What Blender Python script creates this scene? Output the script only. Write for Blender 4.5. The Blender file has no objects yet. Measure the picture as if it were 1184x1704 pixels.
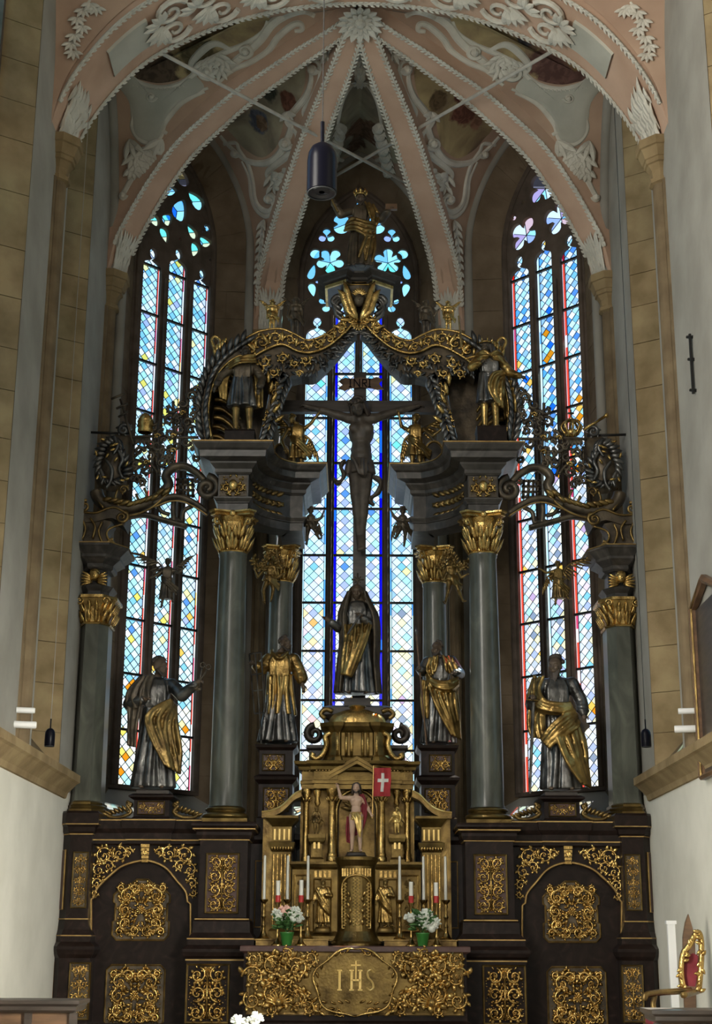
import bpy, bmesh, math, random
import numpy as np
from mathutils import Vector, Matrix
from mathutils.bvhtree import BVHTree
SC = bpy.context.scene
COL = SC.collection
PI = math.pi
# ---------------------------------------------------------------- camera
F = 2460.0; TH = math.radians(16.3); RO = math.radians(0.267); YAW = -3.5/2460
CAM = np.array([0, -20.0, 1.07])
_fw = np.array([math.sin(YAW)*math.cos(TH), math.cos(YAW)*math.cos(TH), math.sin(TH)])
_r0 = np.array([math.cos(YAW), -math.sin(YAW), 0.0]); _u0 = np.cross(_r0, _fw)
_r = _r0*math.cos(RO)+_u0*math.sin(RO); _u = -_r0*math.sin(RO)+_u0*math.cos(RO)
cd = bpy.data.cameras.new('camera'); cam = bpy.data.objects.new('camera', cd); COL.objects.link(cam)
cd.sensor_fit = 'VERTICAL'; cd.sensor_height = 36.0; cd.lens = F/1704*36.0
cd.clip_end = 300; cd.clip_start = 0.1
cam.matrix_world = Matrix(((_r[0], _u[0], -_fw[0], CAM[0]), (_r[1], _u[1], -_fw[1], CAM[1]), (_r[2], _u[2], -_fw[2], CAM[2]), (0, 0, 0, 1)))
SC.camera = cam
# ---------------------------------------------------------------- world: bright hazy day, paler toward the horizon
w = bpy.data.worlds.new('sky'); SC.world = w; w.use_nodes = True
nt = w.node_tree; nt.nodes.clear()
_o = nt.nodes.new('ShaderNodeOutputWorld'); _b = nt.nodes.new('ShaderNodeBackground')
_tc = nt.nodes.new('ShaderNodeTexCoord'); _s = nt.nodes.new('ShaderNodeSeparateXYZ'); _rp = nt.nodes.new('ShaderNodeValToRGB')
nt.links.new(_tc.outputs['Generated'], _s.inputs[0]); nt.links.new(_s.outputs['Z'], _rp.inputs[0])
_rp.color_ramp.elements[0].position = 0.02; _rp.color_ramp.elements[0].color = (1.0, 0.97, 0.92, 1)
_rp.color_ramp.elements[1].position = 0.55; _rp.color_ramp.elements[1].color = (0.50, 0.72, 1.0, 1)
_e = _rp.color_ramp.elements.new(0.2); _e.color = (0.88, 0.95, 1.0, 1)
nt.links.new(_rp.outputs[0], _b.inputs[0]); nt.links.new(_b.outputs[0], _o.inputs[0])
_b.inputs[1].default_value = 1.5
# ---------------------------------------------------------------- sun behind the apse to the right, daylight of the nave windows, added low fill lamps
def light(name, kind, loc, target, energy, color, size=None, size_y=None):
    l = bpy.data.lights.new(name, kind); o = bpy.data.objects.new(name, l); COL.objects.link(o)
    o.location = loc; d = Vector(target)-Vector(loc)
    o.rotation_euler = d.to_track_quat('-Z', 'Y').to_euler()
    l.energy = energy; l.color = color
    if kind == 'AREA':
        l.shape = 'RECTANGLE'; l.size = size; l.size_y = size_y
    return o
_sun = light('sun', 'SUN', (14, 12, 26), (14-0.58, 12-0.46, 26-1.28), 24.0, (1.0, 0.93, 0.8)); _sun.data.angle = math.radians(0.6)
# area lamps stand in for unseen nave windows; the low pair is added fill
for sx in (-1, 1):
    light('window_daylight_nave', 'AREA', (sx*4.0, -11.0, 7.2), (0, -11.0, 6.8), 1900 if sx < 0 else 60, (1.0, 0.95, 0.85), 3.0, 8.5)
    light('low_wall_fill', 'AREA', (sx*4.3, -12.0, 2.2), (-sx*4.05, -1.5, 0.9), 190 if sx < 0 else 360, (1.0, 0.97, 0.86), 4.0, 3.0).data.spread = math.radians(52)  # added low lamps, narrowed to brighten only the lower side walls
light('window_daylight_west', 'AREA', (0, -33.5, 8.5), (0, 2.0, 6.5), 560, (1.0, 0.95, 0.86), 5.0, 9.0)
vs = SC.view_settings; vs.view_transform = 'Standard'; vs.look = 'None'; vs.gamma = 1.0; vs.use_curve_mapping = False; vs.exposure = 0.12
SC.cycles.use_denoising = True
SC.cycles.max_bounces = 6; SC.cycles.diffuse_bounces = 3; SC.cycles.glossy_bounces = 3; SC.cycles.transparent_max_bounces = 12
SC.cycles.caustics_reflective = False; SC.cycles.caustics_refractive = False
SC.cycles.sample_clamp_indirect = 4.0
# ---------------------------------------------------------------- pixel <-> place helpers
def V3(a): return Vector((float(a[0]), float(a[1]), float(a[2])))
def ray(px, py): return _fw+_r*((px-592)/F)-_u*((py-852)/F)
def P(px, py, Y):
    d = ray(px, py); return Vector(CAM+d*((Y-CAM[1])/d[1]))
def PL(px, py, p0, n):
    d = ray(px, py); n = np.array(n, float); return Vector(CAM+d*(float((np.array(p0, float)-CAM)@n)/float(d@n)))
def proj(p):
    d = np.array(p, float)-CAM; z = d@_fw
    return 592+F*(d@_r)/z, 852-F*(d@_u)/z
def px_m(p):                                       # pixels per metre at a point
    return F/float((np.array(p, float)-CAM)@_fw)
# ---------------------------------------------------------------- materials
MAT = {}
def _nodes(name):
    m = bpy.data.materials.new(name); m.use_nodes = True
    n = m.node_tree.nodes; l = m.node_tree.links; b = n['Principled BSDF']
    MAT[name] = m
    return m, n, l, b
def mat(name, c1, c2=None, scale=4.0, rough=0.6, metal=0.0, bump=0.0, bscale=None, detail=6.0, dist=0.0, stretch=(1, 1, 1), lo=0.35, hi=0.65, spec=0.5, kind='noise', c3=None):
    m, n, l, b = _nodes(name)
    b.inputs['Roughness'].default_value = rough; b.inputs['Metallic'].default_value = metal
    b.inputs['Specular IOR Level'].default_value = spec
    if c2 is None:
        b.inputs['Base Color'].default_value = (*c1, 1)
    else:
        tc = n.new('ShaderNodeTexCoord'); mp = n.new('ShaderNodeMapping'); mp.inputs['Scale'].default_value = stretch
        l.new(tc.outputs['Object'], mp.inputs[0])
        if kind == 'wave':
            t = n.new('ShaderNodeTexWave'); t.inputs['Scale'].default_value = scale; t.inputs['Distortion'].default_value = dist or 6
            t.inputs['Detail'].default_value = detail
        else:
            t = n.new('ShaderNodeTexNoise'); t.inputs['Scale'].default_value = scale; t.inputs['Detail'].default_value = detail; t.inputs['Distortion'].default_value = dist
        l.new(mp.outputs[0], t.inputs['Vector'])
        r = n.new('ShaderNodeValToRGB'); r.color_ramp.elements[0].position = lo; r.color_ramp.elements[1].position = hi
        r.color_ramp.elements[0].color = (*c1, 1); r.color_ramp.elements[1].color = (*c2, 1)
        if c3 is not None:
            e = r.color_ramp.elements.new((lo+hi)/2); e.color = (*c3, 1)
        l.new(t.outputs[0] if kind == 'wave' else t.outputs['Fac'], r.inputs[0]); l.new(r.outputs[0], b.inputs['Base Color'])
    if bump:
        tc = n.new('ShaderNodeTexCoord'); t2 = n.new('ShaderNodeTexNoise'); t2.inputs['Scale'].default_value = bscale or scale*6; t2.inputs['Detail'].default_value = 4
        l.new(tc.outputs['Object'], t2.inputs['Vector'])
        bp = n.new('ShaderNodeBump'); bp.inputs['Strength'].default_value = bump; bp.inputs['Distance'].default_value = 0.02
        l.new(t2.outputs['Fac'], bp.inputs['Height']); l.new(bp.outputs[0], b.inputs['Normal'])
    return m
mat('plaster', (0.29, 0.275, 0.24), (0.37, 0.355, 0.315), 1.3, 0.85, bump=0.15, bscale=9, spec=0.2)
mat('plaster_lit', (0.62, 0.60, 0.52), (0.72, 0.695, 0.61), 1.3, 0.85, bump=0.15, bscale=9, spec=0.2)  # paler plaster: the brighter light on the lower walls put into the colour
mat('plaster_grey', (0.24, 0.225, 0.195), (0.31, 0.295, 0.26), 1.5, 0.85, bump=0.12, bscale=9, spec=0.2)
mat('ashlar', (0.205, 0.145, 0.072), (0.33, 0.245, 0.13), 2.2, 0.85, bump=0.35, bscale=14, spec=0.2, c3=(0.265, 0.19, 0.10))
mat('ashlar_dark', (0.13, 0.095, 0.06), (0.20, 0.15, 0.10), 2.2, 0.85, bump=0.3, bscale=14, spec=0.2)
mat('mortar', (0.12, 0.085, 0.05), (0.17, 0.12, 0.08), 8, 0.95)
mat('stone_trim', (0.14, 0.10, 0.058), (0.21, 0.155, 0.09), 3.0, 0.8, bump=0.25, bscale=20, spec=0.2)
mat('tracery', (0.085, 0.065, 0.05), (0.13, 0.10, 0.08), 4.0, 0.85, bump=0.2, bscale=25, spec=0.2)
mat('pink', (0.50, 0.335, 0.24), (0.62, 0.43, 0.32), 1.2, 0.9, bump=0.1, bscale=10, spec=0.15)
mat('pink_web', (0.38, 0.255, 0.185), (0.49, 0.345, 0.25), 1.0, 0.9, bump=0.1, bscale=10, spec=0.15)
mat('stucco', (0.52, 0.49, 0.42), (0.68, 0.65, 0.57), 2.5, 0.85, bump=0.3, bscale=30, spec=0.2)
mat('stucco_field', (0.42, 0.41, 0.35), (0.52, 0.51, 0.44), 1.5, 0.85, bump=0.15, bscale=12, spec=0.2)
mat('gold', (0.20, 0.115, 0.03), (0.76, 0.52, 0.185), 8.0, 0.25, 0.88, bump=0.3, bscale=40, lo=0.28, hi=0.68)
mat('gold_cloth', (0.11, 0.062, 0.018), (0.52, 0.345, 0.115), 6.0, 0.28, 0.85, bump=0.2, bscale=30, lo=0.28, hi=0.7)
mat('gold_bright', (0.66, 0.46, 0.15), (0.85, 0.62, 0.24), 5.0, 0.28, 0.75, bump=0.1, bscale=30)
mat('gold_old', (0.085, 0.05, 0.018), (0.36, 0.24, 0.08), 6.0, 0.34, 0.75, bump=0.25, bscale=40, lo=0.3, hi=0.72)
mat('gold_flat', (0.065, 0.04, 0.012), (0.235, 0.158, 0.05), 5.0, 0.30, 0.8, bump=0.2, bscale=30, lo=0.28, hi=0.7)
mat('silver_dark', (0.05, 0.048, 0.046), (0.20, 0.195, 0.185), 5.0, 0.30, 0.75, bump=0.2, bscale=30)
mat('bronze_dark', (0.045, 0.035, 0.025), (0.13, 0.10, 0.065), 6.0, 0.42, 0.45, bump=0.2, bscale=30)
mat('dark_marble', (0.009, 0.005, 0.004), (0.044, 0.025, 0.02), 3.5, 0.34, bump=0.04, dist=2.5, lo=0.3, hi=0.85, spec=0.18, c3=(0.017, 0.010, 0.008))
mat('red_marble', (0.055, 0.022, 0.018), (0.10, 0.05, 0.042), 4.0, 0.35, dist=2.0, lo=0.3, hi=0.75)
mat('grey_marble', (0.03, 0.026, 0.023), (0.13, 0.115, 0.10), 3.0, 0.35, dist=2.2, lo=0.35, hi=0.8, c3=(0.06, 0.053, 0.047))
mat('column_marble', (0.05, 0.052, 0.042), (0.17, 0.172, 0.138), 2.2, 0.28, dist=1.8, lo=0.3, hi=0.75, stretch=(1, 1, 0.5), c3=(0.09, 0.094, 0.076))
mat('gilt_edge', (0.30, 0.19, 0.07), (0.48, 0.32, 0.12), 8, 0.4, 0.8)
mat('wood_dark', (0.028, 0.022, 0.018), (0.06, 0.045, 0.036), 3, 0.4, stretch=(1, 1, 6))
mat('wood_brown', (0.09, 0.05, 0.028), (0.17, 0.095, 0.05), 3, 0.45, stretch=(1, 1, 5))
mat('corpus', (0.045, 0.035, 0.027), (0.10, 0.08, 0.062), 6, 0.5, bump=0.15, bscale=30)
mat('face_dark', (0.075, 0.05, 0.032), (0.15, 0.105, 0.07), 6, 0.5)
mat('flesh', (0.52, 0.33, 0.23), (0.66, 0.46, 0.34), 5, 0.5)
mat('hair_dark', (0.03, 0.022, 0.016), (0.07, 0.05, 0.035), 14, 0.55)
mat('red_cloth', (0.30, 0.015, 0.02), (0.45, 0.03, 0.035), 5, 0.7)
mat('crimson', (0.16, 0.012, 0.022), (0.25, 0.03, 0.04), 5, 0.75)
mat('white_cloth', (0.78, 0.77, 0.73)); mat('iron', (0.025, 0.024, 0.023), rough=0.5, metal=0.6)
mat('lead', (0.03, 0.033, 0.035), rough=0.6); mat('lamp_black', (0.004, 0.004, 0.008), rough=0.3, spec=0.1)
mat('lamp_glass', (0.05, 0.05, 0.06), rough=0.1); mat('lamp_white', (0.75, 0.75, 0.74), rough=0.5)
mat('cable', (0.03, 0.028, 0.025), rough=0.6); mat('cable_pale', (0.30, 0.27, 0.23), rough=0.6)
mat('rod', (0.42, 0.39, 0.34), (0.55, 0.52, 0.46), 6, 0.5)
mat('wax', (0.82, 0.80, 0.72), rough=0.5, spec=0.4); mat('wax_red', (0.45, 0.02, 0.02), rough=0.4)
mat('brass', (0.32, 0.20, 0.07), (0.55, 0.38, 0.14), 6, 0.25, 1.0)
mat('pot_green', (0.04, 0.19, 0.035), rough=0.35); mat('leaf_green', (0.03, 0.09, 0.02), (0.07, 0.17, 0.04), 12, 0.6)
mat('petal_white', (0.80, 0.82, 0.74), rough=0.7); mat('petal_pink', (0.85, 0.50, 0.42), rough=0.7)
mat('floor_stone', (0.25, 0.22, 0.18), (0.36, 0.32, 0.27), 2, 0.5)
def glass_mat(name, col):
    m, n, l, b = _nodes(name)
    out = n['Material Output']
    t = n.new('ShaderNodeBsdfTransparent'); t.inputs[0].default_value = (*col, 1)
    g = n.new('ShaderNodeBsdfGlossy'); g.inputs['Roughness'].default_value = 0.15; g.inputs[0].default_value = (0.5, 0.5, 0.5, 1)
    mx = n.new('ShaderNodeMixShader'); mx.inputs[0].default_value = 0.05
    l.new(t.outputs[0], mx.inputs[1]); l.new(g.outputs[0], mx.inputs[2]); l.new(mx.outputs[0], out.inputs[0])
    n.remove(b)
    return m
GL = {'pale': (0.66, 0.92, 0.97), 'sky': (0.48, 0.77, 0.93), 'mid': (0.32, 0.54, 0.84), 'white': (0.93, 0.97, 0.98), 'cream': (0.95, 0.93, 0.72),
      'lav': (0.64, 0.70, 0.93), 'grey': (0.50, 0.56, 0.66), 'pink': (0.92, 0.72, 0.72), 'amber': (0.88, 0.52, 0.10), 'yellow': (0.90, 0.85, 0.38), 'red': (0.90, 0.07, 0.04),
      'deep': (0.012, 0.03, 0.80), 'azure': (0.10, 0.40, 0.95), 'mint': (0.45, 0.92, 0.84), 'rose': (0.62, 0.06, 0.16), 'mauve': (0.74, 0.62, 0.78), 'peach': (0.92, 0.68, 0.38)}
for k, c in GL.items(): glass_mat('glass_'+k, c)
# painted vault medallions: clouded ochre sky with darker figure groups
def fresco_mat(name, light_c, mid_c, dark_c, scale, fig_c, figpos):
    m, n, l, b = _nodes(name)
    b.inputs['Roughness'].default_value = 0.9; b.inputs['Specular IOR Level'].default_value = 0.1
    tc = n.new('ShaderNodeTexCoord')
    t = n.new('ShaderNodeTexNoise'); t.inputs['Scale'].default_value = scale; t.inputs['Detail'].default_value = 5; t.inputs['Distortion'].default_value = 0.6
    l.new(tc.outputs['Object'], t.inputs['Vector'])
    r = n.new('ShaderNodeValToRGB'); e = r.color_ramp.elements
    e[0].position = 0.34; e[0].color = (*dark_c, 1); e[1].position = 0.66; e[1].color = (*light_c, 1)
    k = e.new(0.5); k.color = (*mid_c, 1)
    l.new(t.outputs['Fac'], r.inputs[0])
    prev = r.outputs[0]
    for (pos, rad, colr) in figpos:
        # a painted cloud or figure group with a ragged outline of its own
        nz = n.new('ShaderNodeTexNoise'); nz.inputs['Scale'].default_value = 4.5; nz.inputs['Detail'].default_value = 6
        l.new(tc.outputs['Object'], nz.inputs['Vector'])
        sb = n.new('ShaderNodeVectorMath'); sb.operation = 'DISTANCE'; sb.inputs[1].default_value = pos
        l.new(tc.outputs['Object'], sb.inputs[0])
        ma = n.new('ShaderNodeMath'); ma.operation = 'MULTIPLY_ADD'; ma.inputs[1].default_value = 1.5; ma.inputs[2].default_value = -0.75
        l.new(nz.outputs['Fac'], ma.inputs[0])
        ad = n.new('ShaderNodeMath'); ad.operation = 'ADD'; l.new(ma.outputs[0], ad.inputs[0])
        dv = n.new('ShaderNodeMath'); dv.operation = 'DIVIDE'; dv.inputs[1].default_value = rad; l.new(sb.outputs['Value'], dv.inputs[0]); l.new(dv.outputs[0], ad.inputs[1])
        rr = n.new('ShaderNodeValToRGB'); rr.color_ramp.elements[0].position = 0.75; rr.color_ramp.elements[0].color = (1, 1, 1, 1); rr.color_ramp.elements[1].position = 1.05; rr.color_ramp.elements[1].color = (0, 0, 0, 1)
        l.new(ad.outputs[0], rr.inputs[0])
        wv = n.new('ShaderNodeTexNoise'); wv.inputs['Scale'].default_value = 5.0; wv.inputs['Distortion'].default_value = 2.0
        l.new(tc.outputs['Object'], wv.inputs['Vector'])
        fr = n.new('ShaderNodeValToRGB'); fr.color_ramp.elements[0].position = 0.42; fr.color_ramp.elements[1].position = 0.6
        fr.color_ramp.elements[0].color = (colr[0]*0.62, colr[1]*0.62, colr[2]*0.62, 1); fr.color_ramp.elements[1].color = (*colr, 1)
        l.new(wv.outputs['Fac'], fr.inputs[0])
        mx = n.new('ShaderNodeMix'); mx.data_type = 'RGBA'
        l.new(rr.outputs[0], mx.inputs[0]); l.new(prev, mx.inputs[6]); l.new(fr.outputs[0], mx.inputs[7]); prev = mx.outputs[2]
    l.new(prev, b.inputs['Base Color'])
    return m
# ---------------------------------------------------------------- mesh collector
def frame_of(t, up=Vector((0, 0, 1))):
    t = t.normalized()
    if abs(t.dot(up)) > 0.97: up = Vector((0, 1, 0))
    s = t.cross(up).normalized(); return s, s.cross(t).normalized()
def catmull(pts, n=6, closed=False):
    pts = [Vector(p) for p in pts]; out = []; L = len(pts)
    if L < 3: return pts
    rng = range(L) if closed else range(L-1)
    for i in rng:
        p0 = pts[(i-1) % L] if (closed or i > 0) else pts[0]*2-pts[1]
        p1 = pts[i]; p2 = pts[(i+1) % L]
        p3 = pts[(i+2) % L] if (closed or i+2 < L) else pts[-1]*2-pts[-2]
        for k in range(n):
            t = k/n
            out.append(0.5*((2*p1)+(p2-p0)*t+(2*p0-5*p1+4*p2-p3)*t*t+(3*p1-p0-3*p2+p3)*t**3))
    if not closed: out.append(pts[-1])
    return out
def resample(pts, n):
    pts = [Vector(p) for p in pts]; d = [0.0]
    for a, b in zip(pts, pts[1:]): d.append(d[-1]+(b-a).length)
    out = []; j = 0
    for i in range(n):
        s = d[-1]*i/(n-1)
        while j < len(d)-2 and d[j+1] < s: j += 1
        k = (s-d[j])/max(1e-9, d[j+1]-d[j]); out.append(pts[j].lerp(pts[j+1], k))
    return out
class MB:
    def __init__(s): s.v = []; s.f = []
    def add(s, vs, fs):
        b = len(s.v); s.v.extend([(float(p[0]), float(p[1]), float(p[2])) for p in vs]); s.f.extend([tuple(i+b for i in f) for f in fs])
    def box(s, a, b):
        x0, y0, z0 = [min(p, q) for p, q in zip(a, b)]; x1, y1, z1 = [max(p, q) for p, q in zip(a, b)]
        s.add([(x0, y0, z0), (x1, y0, z0), (x1, y1, z0), (x0, y1, z0), (x0, y0, z1), (x1, y0, z1), (x1, y1, z1), (x0, y1, z1)],
              [(0, 3, 2, 1), (4, 5, 6, 7), (0, 1, 5, 4), (1, 2, 6, 5), (2, 3, 7, 6), (3, 0, 4, 7)]); return s
    def tube(s, path, r, sides=6, cap=True, flat=1.0, up=Vector((0, 0, 1)), closed=False):
        path = [Vector(p) for p in path]; n = len(path)
        if n < 2: return s
        rs = r if isinstance(r, (list, tuple)) else [r]*n
        vs = []; fs = []
        sd = None
        for i, p in enumerate(path):
            if closed: t = path[(i+1) % n]-path[i-1]
            else: t = path[min(i+1, n-1)]-path[max(i-1, 0)]
            if t.length < 1e-9: t = Vector((0, 0, 1))
            t.normalize()
            if sd is None: sd, u = frame_of(t, up)
            else:
                sd = sd-t*sd.dot(t)
                if sd.length < 1e-6: sd, u = frame_of(t, up)
                sd.normalize(); u = sd.cross(t)
            for k in range(sides):
                a = 2*PI*k/sides; vs.append(p+sd*(math.cos(a)*rs[i])+u*(math.sin(a)*rs[i]*flat))
        m = n if closed else n-1
        for i in range(m):
            for k in range(sides):
                a = i*sides+k; b = i*sides+(k+1) % sides; c = ((i+1) % n)*sides+(k+1) % sides; d = ((i+1) % n)*sides+k
                fs.append((a, b, c, d))
        if cap and not closed:
            fs.append(tuple(range(sides-1, -1, -1))); fs.append(tuple((n-1)*sides+k for k in range(sides)))
        s.add(vs, fs); return s
    def lathe(s, prof, sides=24, c=(0, 0, 0), a0=0.0, a1=2*PI):
        full = abs(a1-a0-2*PI) < 1e-6; m = sides if full else sides+1
        vs = []; fs = []
        for (r, z) in prof:
            for k in range(m):
                a = a0+(a1-a0)*k/sides; vs.append((c[0]+r*math.cos(a), c[1]+r*math.sin(a), c[2]+z))
        for i in range(len(prof)-1):
            for k in range(sides):
                k2 = (k+1) % m; fs.append((i*m+k, i*m+k2, (i+1)*m+k2, (i+1)*m+k))
        s.add(vs, fs); return s
    def ell(s, c, r, seg=10, rings=6, rot=None):
        c = Vector(c); vs = []; fs = []
        if not isinstance(r, (list, tuple)): r = (r, r, r)
        for i in range(1, rings):
            ph = PI*i/rings
            for k in range(seg):
                a = 2*PI*k/seg; p = Vector((r[0]*math.sin(ph)*math.cos(a), r[1]*math.sin(ph)*math.sin(a), r[2]*math.cos(ph)))
                vs.append(c+(rot @ p if rot else p))
        t = Vector((0, 0, r[2])); vs.append(c+(rot @ t if rot else t)); vs.append(c-(rot @ t if rot else t))
        T = len(vs)-2
        for i in range(rings-2):
            for k in range(seg):
                k2 = (k+1) % seg; fs.append((i*seg+k, (i+1)*seg+k, (i+1)*seg+k2, i*seg+k2))
        for k in range(seg):
            k2 = (k+1) % seg; fs.append((T, k, k2)); fs.append((T+1, (rings-2)*seg+k2, (rings-2)*seg+k))
        s.add(vs, fs); return s
    def cap(s, a, b, ra, rb, sides=8):
        """tapered capsule"""
        a = Vector(a); b = Vector(b); d = (b-a)
        if d.length < 1e-6: return s.ell(a, ra, sides, 6)
        t = d.normalized(); path = []; rs = []
        for k in (-0.98, -0.75, -0.35): path.append(a+t*(ra*k)); rs.append(ra*math.sqrt(1-k*k))
        path.append(a); rs.append(ra); path.append(b); rs.append(rb)
        for k in (0.35, 0.75, 0.98): path.append(b+t*(rb*k)); rs.append(rb*math.sqrt(1-k*k))
        return s.tube(path, rs, sides)
    def sweep(s, prof, path, closed=False, capends=True):
        """moulding profile [(out, z)] along a plan path [(x, y)]; out = to the right of travel, mitred"""
        n = len(path); vs = []; fs = []; m = len(prof)
        pp = [Vector((p[0], p[1])) for p in path]
        for i in range(n):
            if closed: d0 = (pp[i]-pp[i-1]).normalized(); d1 = (pp[(i+1) % n]-pp[i]).normalized()
            else:
                d0 = (pp[i]-pp[i-1]).normalized() if i > 0 else (pp[1]-pp[0]).normalized()
                d1 = (pp[i+1]-pp[i]).normalized() if i < n-1 else d0
            n0 = Vector((d0.y, -d0.x)); n1 = Vector((d1.y, -d1.x)); b = n0+n1
            b = b/max(0.25, b.dot(n0)) if b.length > 1e-6 else n0
            for (o, z) in prof: vs.append((pp[i].x+b.x*o, pp[i].y+b.y*o, z))
        q = n if closed else n-1
        for i in range(q):
            for k in range(m-1):
                a = i*m+k; b2 = ((i+1) % n)*m+k; fs.append((a, b2, b2+1, a+1))
        if capends and not closed:
            fs.append(tuple(range(m))); fs.append(tuple((n-1)*m+k for k in range(m-1, -1, -1)))
        if closed:
            fs.append(tuple(i*m for i in range(n-1, -1, -1))); fs.append(tuple(i*m+m-1 for i in range(n)))
        s.add(vs, fs); return s
    def prism(s, poly, off):
        """planar polygon (3D points) extruded by the vector off"""
        off = Vector(off); n = len(poly); vs = [Vector(p) for p in poly]+[Vector(p)+off for p in poly]
        s.add(vs, [tuple(range(n-1, -1, -1)), tuple(range(n, 2*n))]+[(i, (i+1) % n, n+(i+1) % n, n+i) for i in range(n)]); return s
    def ribbon(s, path, w, th, nrm):
        """strip of rectangular section along path: w across (perp to nrm and path), th along nrm"""
        path = [Vector(p) for p in path]; n = len(path)
        ws = w if isinstance(w, (list, tuple)) else [w]*n; ths = th if isinstance(th, (list, tuple)) else [th]*n
        vs = []; fs = []
        for i, p in enumerate(path):
            t = (path[min(i+1, n-1)]-path[max(i-1, 0)]).normalized(); N = Vector(nrm(i) if callable(nrm) else nrm).normalized(); c = t.cross(N).normalized()
            for (a, b) in ((-.5, -.5), (.5, -.5), (.5, .5), (-.5, .5)): vs.append(p+c*(a*ws[i])+N*(b*ths[i]))
        for i in range(n-1):
            for k in range(4): fs.append((i*4+k, i*4+(k+1) % 4, (i+1)*4+(k+1) % 4, (i+1)*4+k))
        fs.append((3, 2, 1, 0)); fs.append(tuple((n-1)*4+k for k in range(4)))
        s.add(vs, fs); return s
    def grid(s, rows, closed=False):
        m = len(rows[0]); vs = [p for r in rows for p in r]; fs = []
        for i in range(len(rows)-1):
            for k in range(m if closed else m-1):
                k2 = (k+1) % m; fs.append((i*m+k, i*m+k2, (i+1)*m+k2, (i+1)*m+k))
        s.add(vs, fs); return s
    def xf(s, M):
        s.v = [tuple(M @ Vector(p)) for p in s.v]; return s
    def join(s, o, M=None):
        s.add([M @ Vector(p) for p in o.v] if M is not None else o.v, o.f); return s
    def mirx(s, about=0.0):
        s.v = [(2*about-p[0], p[1], p[2]) for p in s.v]; s.f = [tuple(reversed(f)) for f in s.f]; return s
    def mesh(s, name, m, smooth=False):
        me = bpy.data.meshes.new(name); me.from_pydata(s.v, [], s.f)
        me.materials.append(MAT[m] if isinstance(m, str) else m)
        if smooth is True: me.polygons.foreach_set('use_smooth', [True]*len(me.polygons))
        me.update()
        if smooth == 'auto':
            me.polygons.foreach_set('use_smooth', [True]*len(me.polygons)); me.set_sharp_from_angle(angle=math.radians(38))
        return me
    def build(s, name, m, parent=None, smooth=False, loc=None, **kw):
        o = bpy.data.objects.new(name, s.mesh(name, m, smooth)); COL.objects.link(o)
        if loc is not None: o.location = loc
        if parent is not None: o.parent = parent
        if kw: tag(o, **kw)
        return o
def tag(o, label=None, cat=None, group=None, kind=None):
    if label: o['label'] = label
    if cat: o['category'] = cat
    if group: o['group'] = group
    if kind: o['kind'] = kind
    return o
def empty(name, loc=(0, 0, 0), parent=None, **kw):
    o = bpy.data.objects.new(name, None); COL.objects.link(o); o.location = loc; o.empty_display_size = 0.2
    if parent is not None: o.parent = parent
    return tag(o, **kw)
def inst(name, me, parent=None, M=None):
    o = bpy.data.objects.new(name, me); COL.objects.link(o)
    if parent is not None: o.parent = parent
    if M is not None: o.matrix_local = M
    return o
def rel(mb, root):
    """shift world-space verts into the frame of a root empty that is only translated"""
    l = root.location; mb.v = [(p[0]-l[0], p[1]-l[1], p[2]-l[2]) for p in mb.v]; return mb
def mirror_tree(o, label=None, name=None):
    """a copy of a thing mirrored across the axis of the choir, with mirrored part meshes"""
    def mm(me):
        k = me.name+'_m'
        n = me.copy(); n.transform(Matrix.Scale(-1, 4, (1, 0, 0))); n.flip_normals(); return n
    def rec(src, par):
        c = src.copy(); COL.objects.link(c); c.parent = par
        if src.type == 'MESH': c.data = mm(src.data)
        c.location = (-src.location[0], src.location[1], src.location[2])
        e = src.rotation_euler; c.rotation_euler = (e[0], -e[1], -e[2])
        for ch in src.children: rec(ch, c)
        return c
    c = rec(o, o.parent)
    if label: c['label'] = label
    return c
# ================================================================= STRUCTURE
random.seed(7)
XW = 4.05; YC = 2.0; YB = 4.37; XB = 1.68; ZCAP = 11.45
BOSS = Vector((0, -0.4, P(603, 25, -0.4).z))
R2 = math.sqrt(0.5)
def arch(w, z0, zs, za, n=14, nj=0):
    """open outline of a pointed arch, left foot -> apex -> right foot, as (s, z)"""
    h = za-zs; R = (w*w+h*h)/(2*w); out = []
    zz = [z0+(zs-z0)*i/nj for i in range(nj)] if nj else [z0]
    L = [(-w, z) for z in zz]
    a1 = math.asin(min(1, h/R))
    for i in range(n+1):
        a = a1*i/n; L.append((-(w-R+R*math.cos(a)), zs+R*math.sin(a)))
    return L+[(-s, z) for (s, z) in reversed(L[:-1])]
class Wall:
    """local frame of an apse wall: s along it, z up, d outward from the inner wall plane"""
    def __init__(s, o, e, n): s.o = Vector(o); s.e = Vector(e); s.n = Vector(n)
    def __call__(s, a, z, d=0.0): return Vector((s.o.x+s.e.x*a+s.n.x*d, s.o.y+s.e.y*a+s.n.y*d, z))
SC0 = 1.6
WALLS = {'l': Wall((-XW+R2*SC0, YC+R2*SC0, 0), (R2, R2, 0), (-R2, R2, 0)),
         'r': Wall((XW-R2*SC0, YC+R2*SC0, 0), (-R2, R2, 0), (R2, R2, 0)),
         'c': Wall((0, YB, 0), (1, 0, 0), (0, 1, 0))}
# floors
MB().box((-8, -36, -0.75), (8, -5.2, -0.55)).build('floor', 'floor_stone', kind='structure', label='stone floor of the nave and choir')
fl2 = MB().box((-4.6, -3.0, -0.75), (4.6, 6, 0.0)).box((-4.6, -5.2, -0.75), (4.6, -3.0, -0.17)).box((-4.6, -5.6, -0.75), (4.6, -5.2, -0.36))
fl2.build('floor_chancel', 'floor_stone', kind='structure', label='raised stone chancel floor with steps below the high altar')
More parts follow.
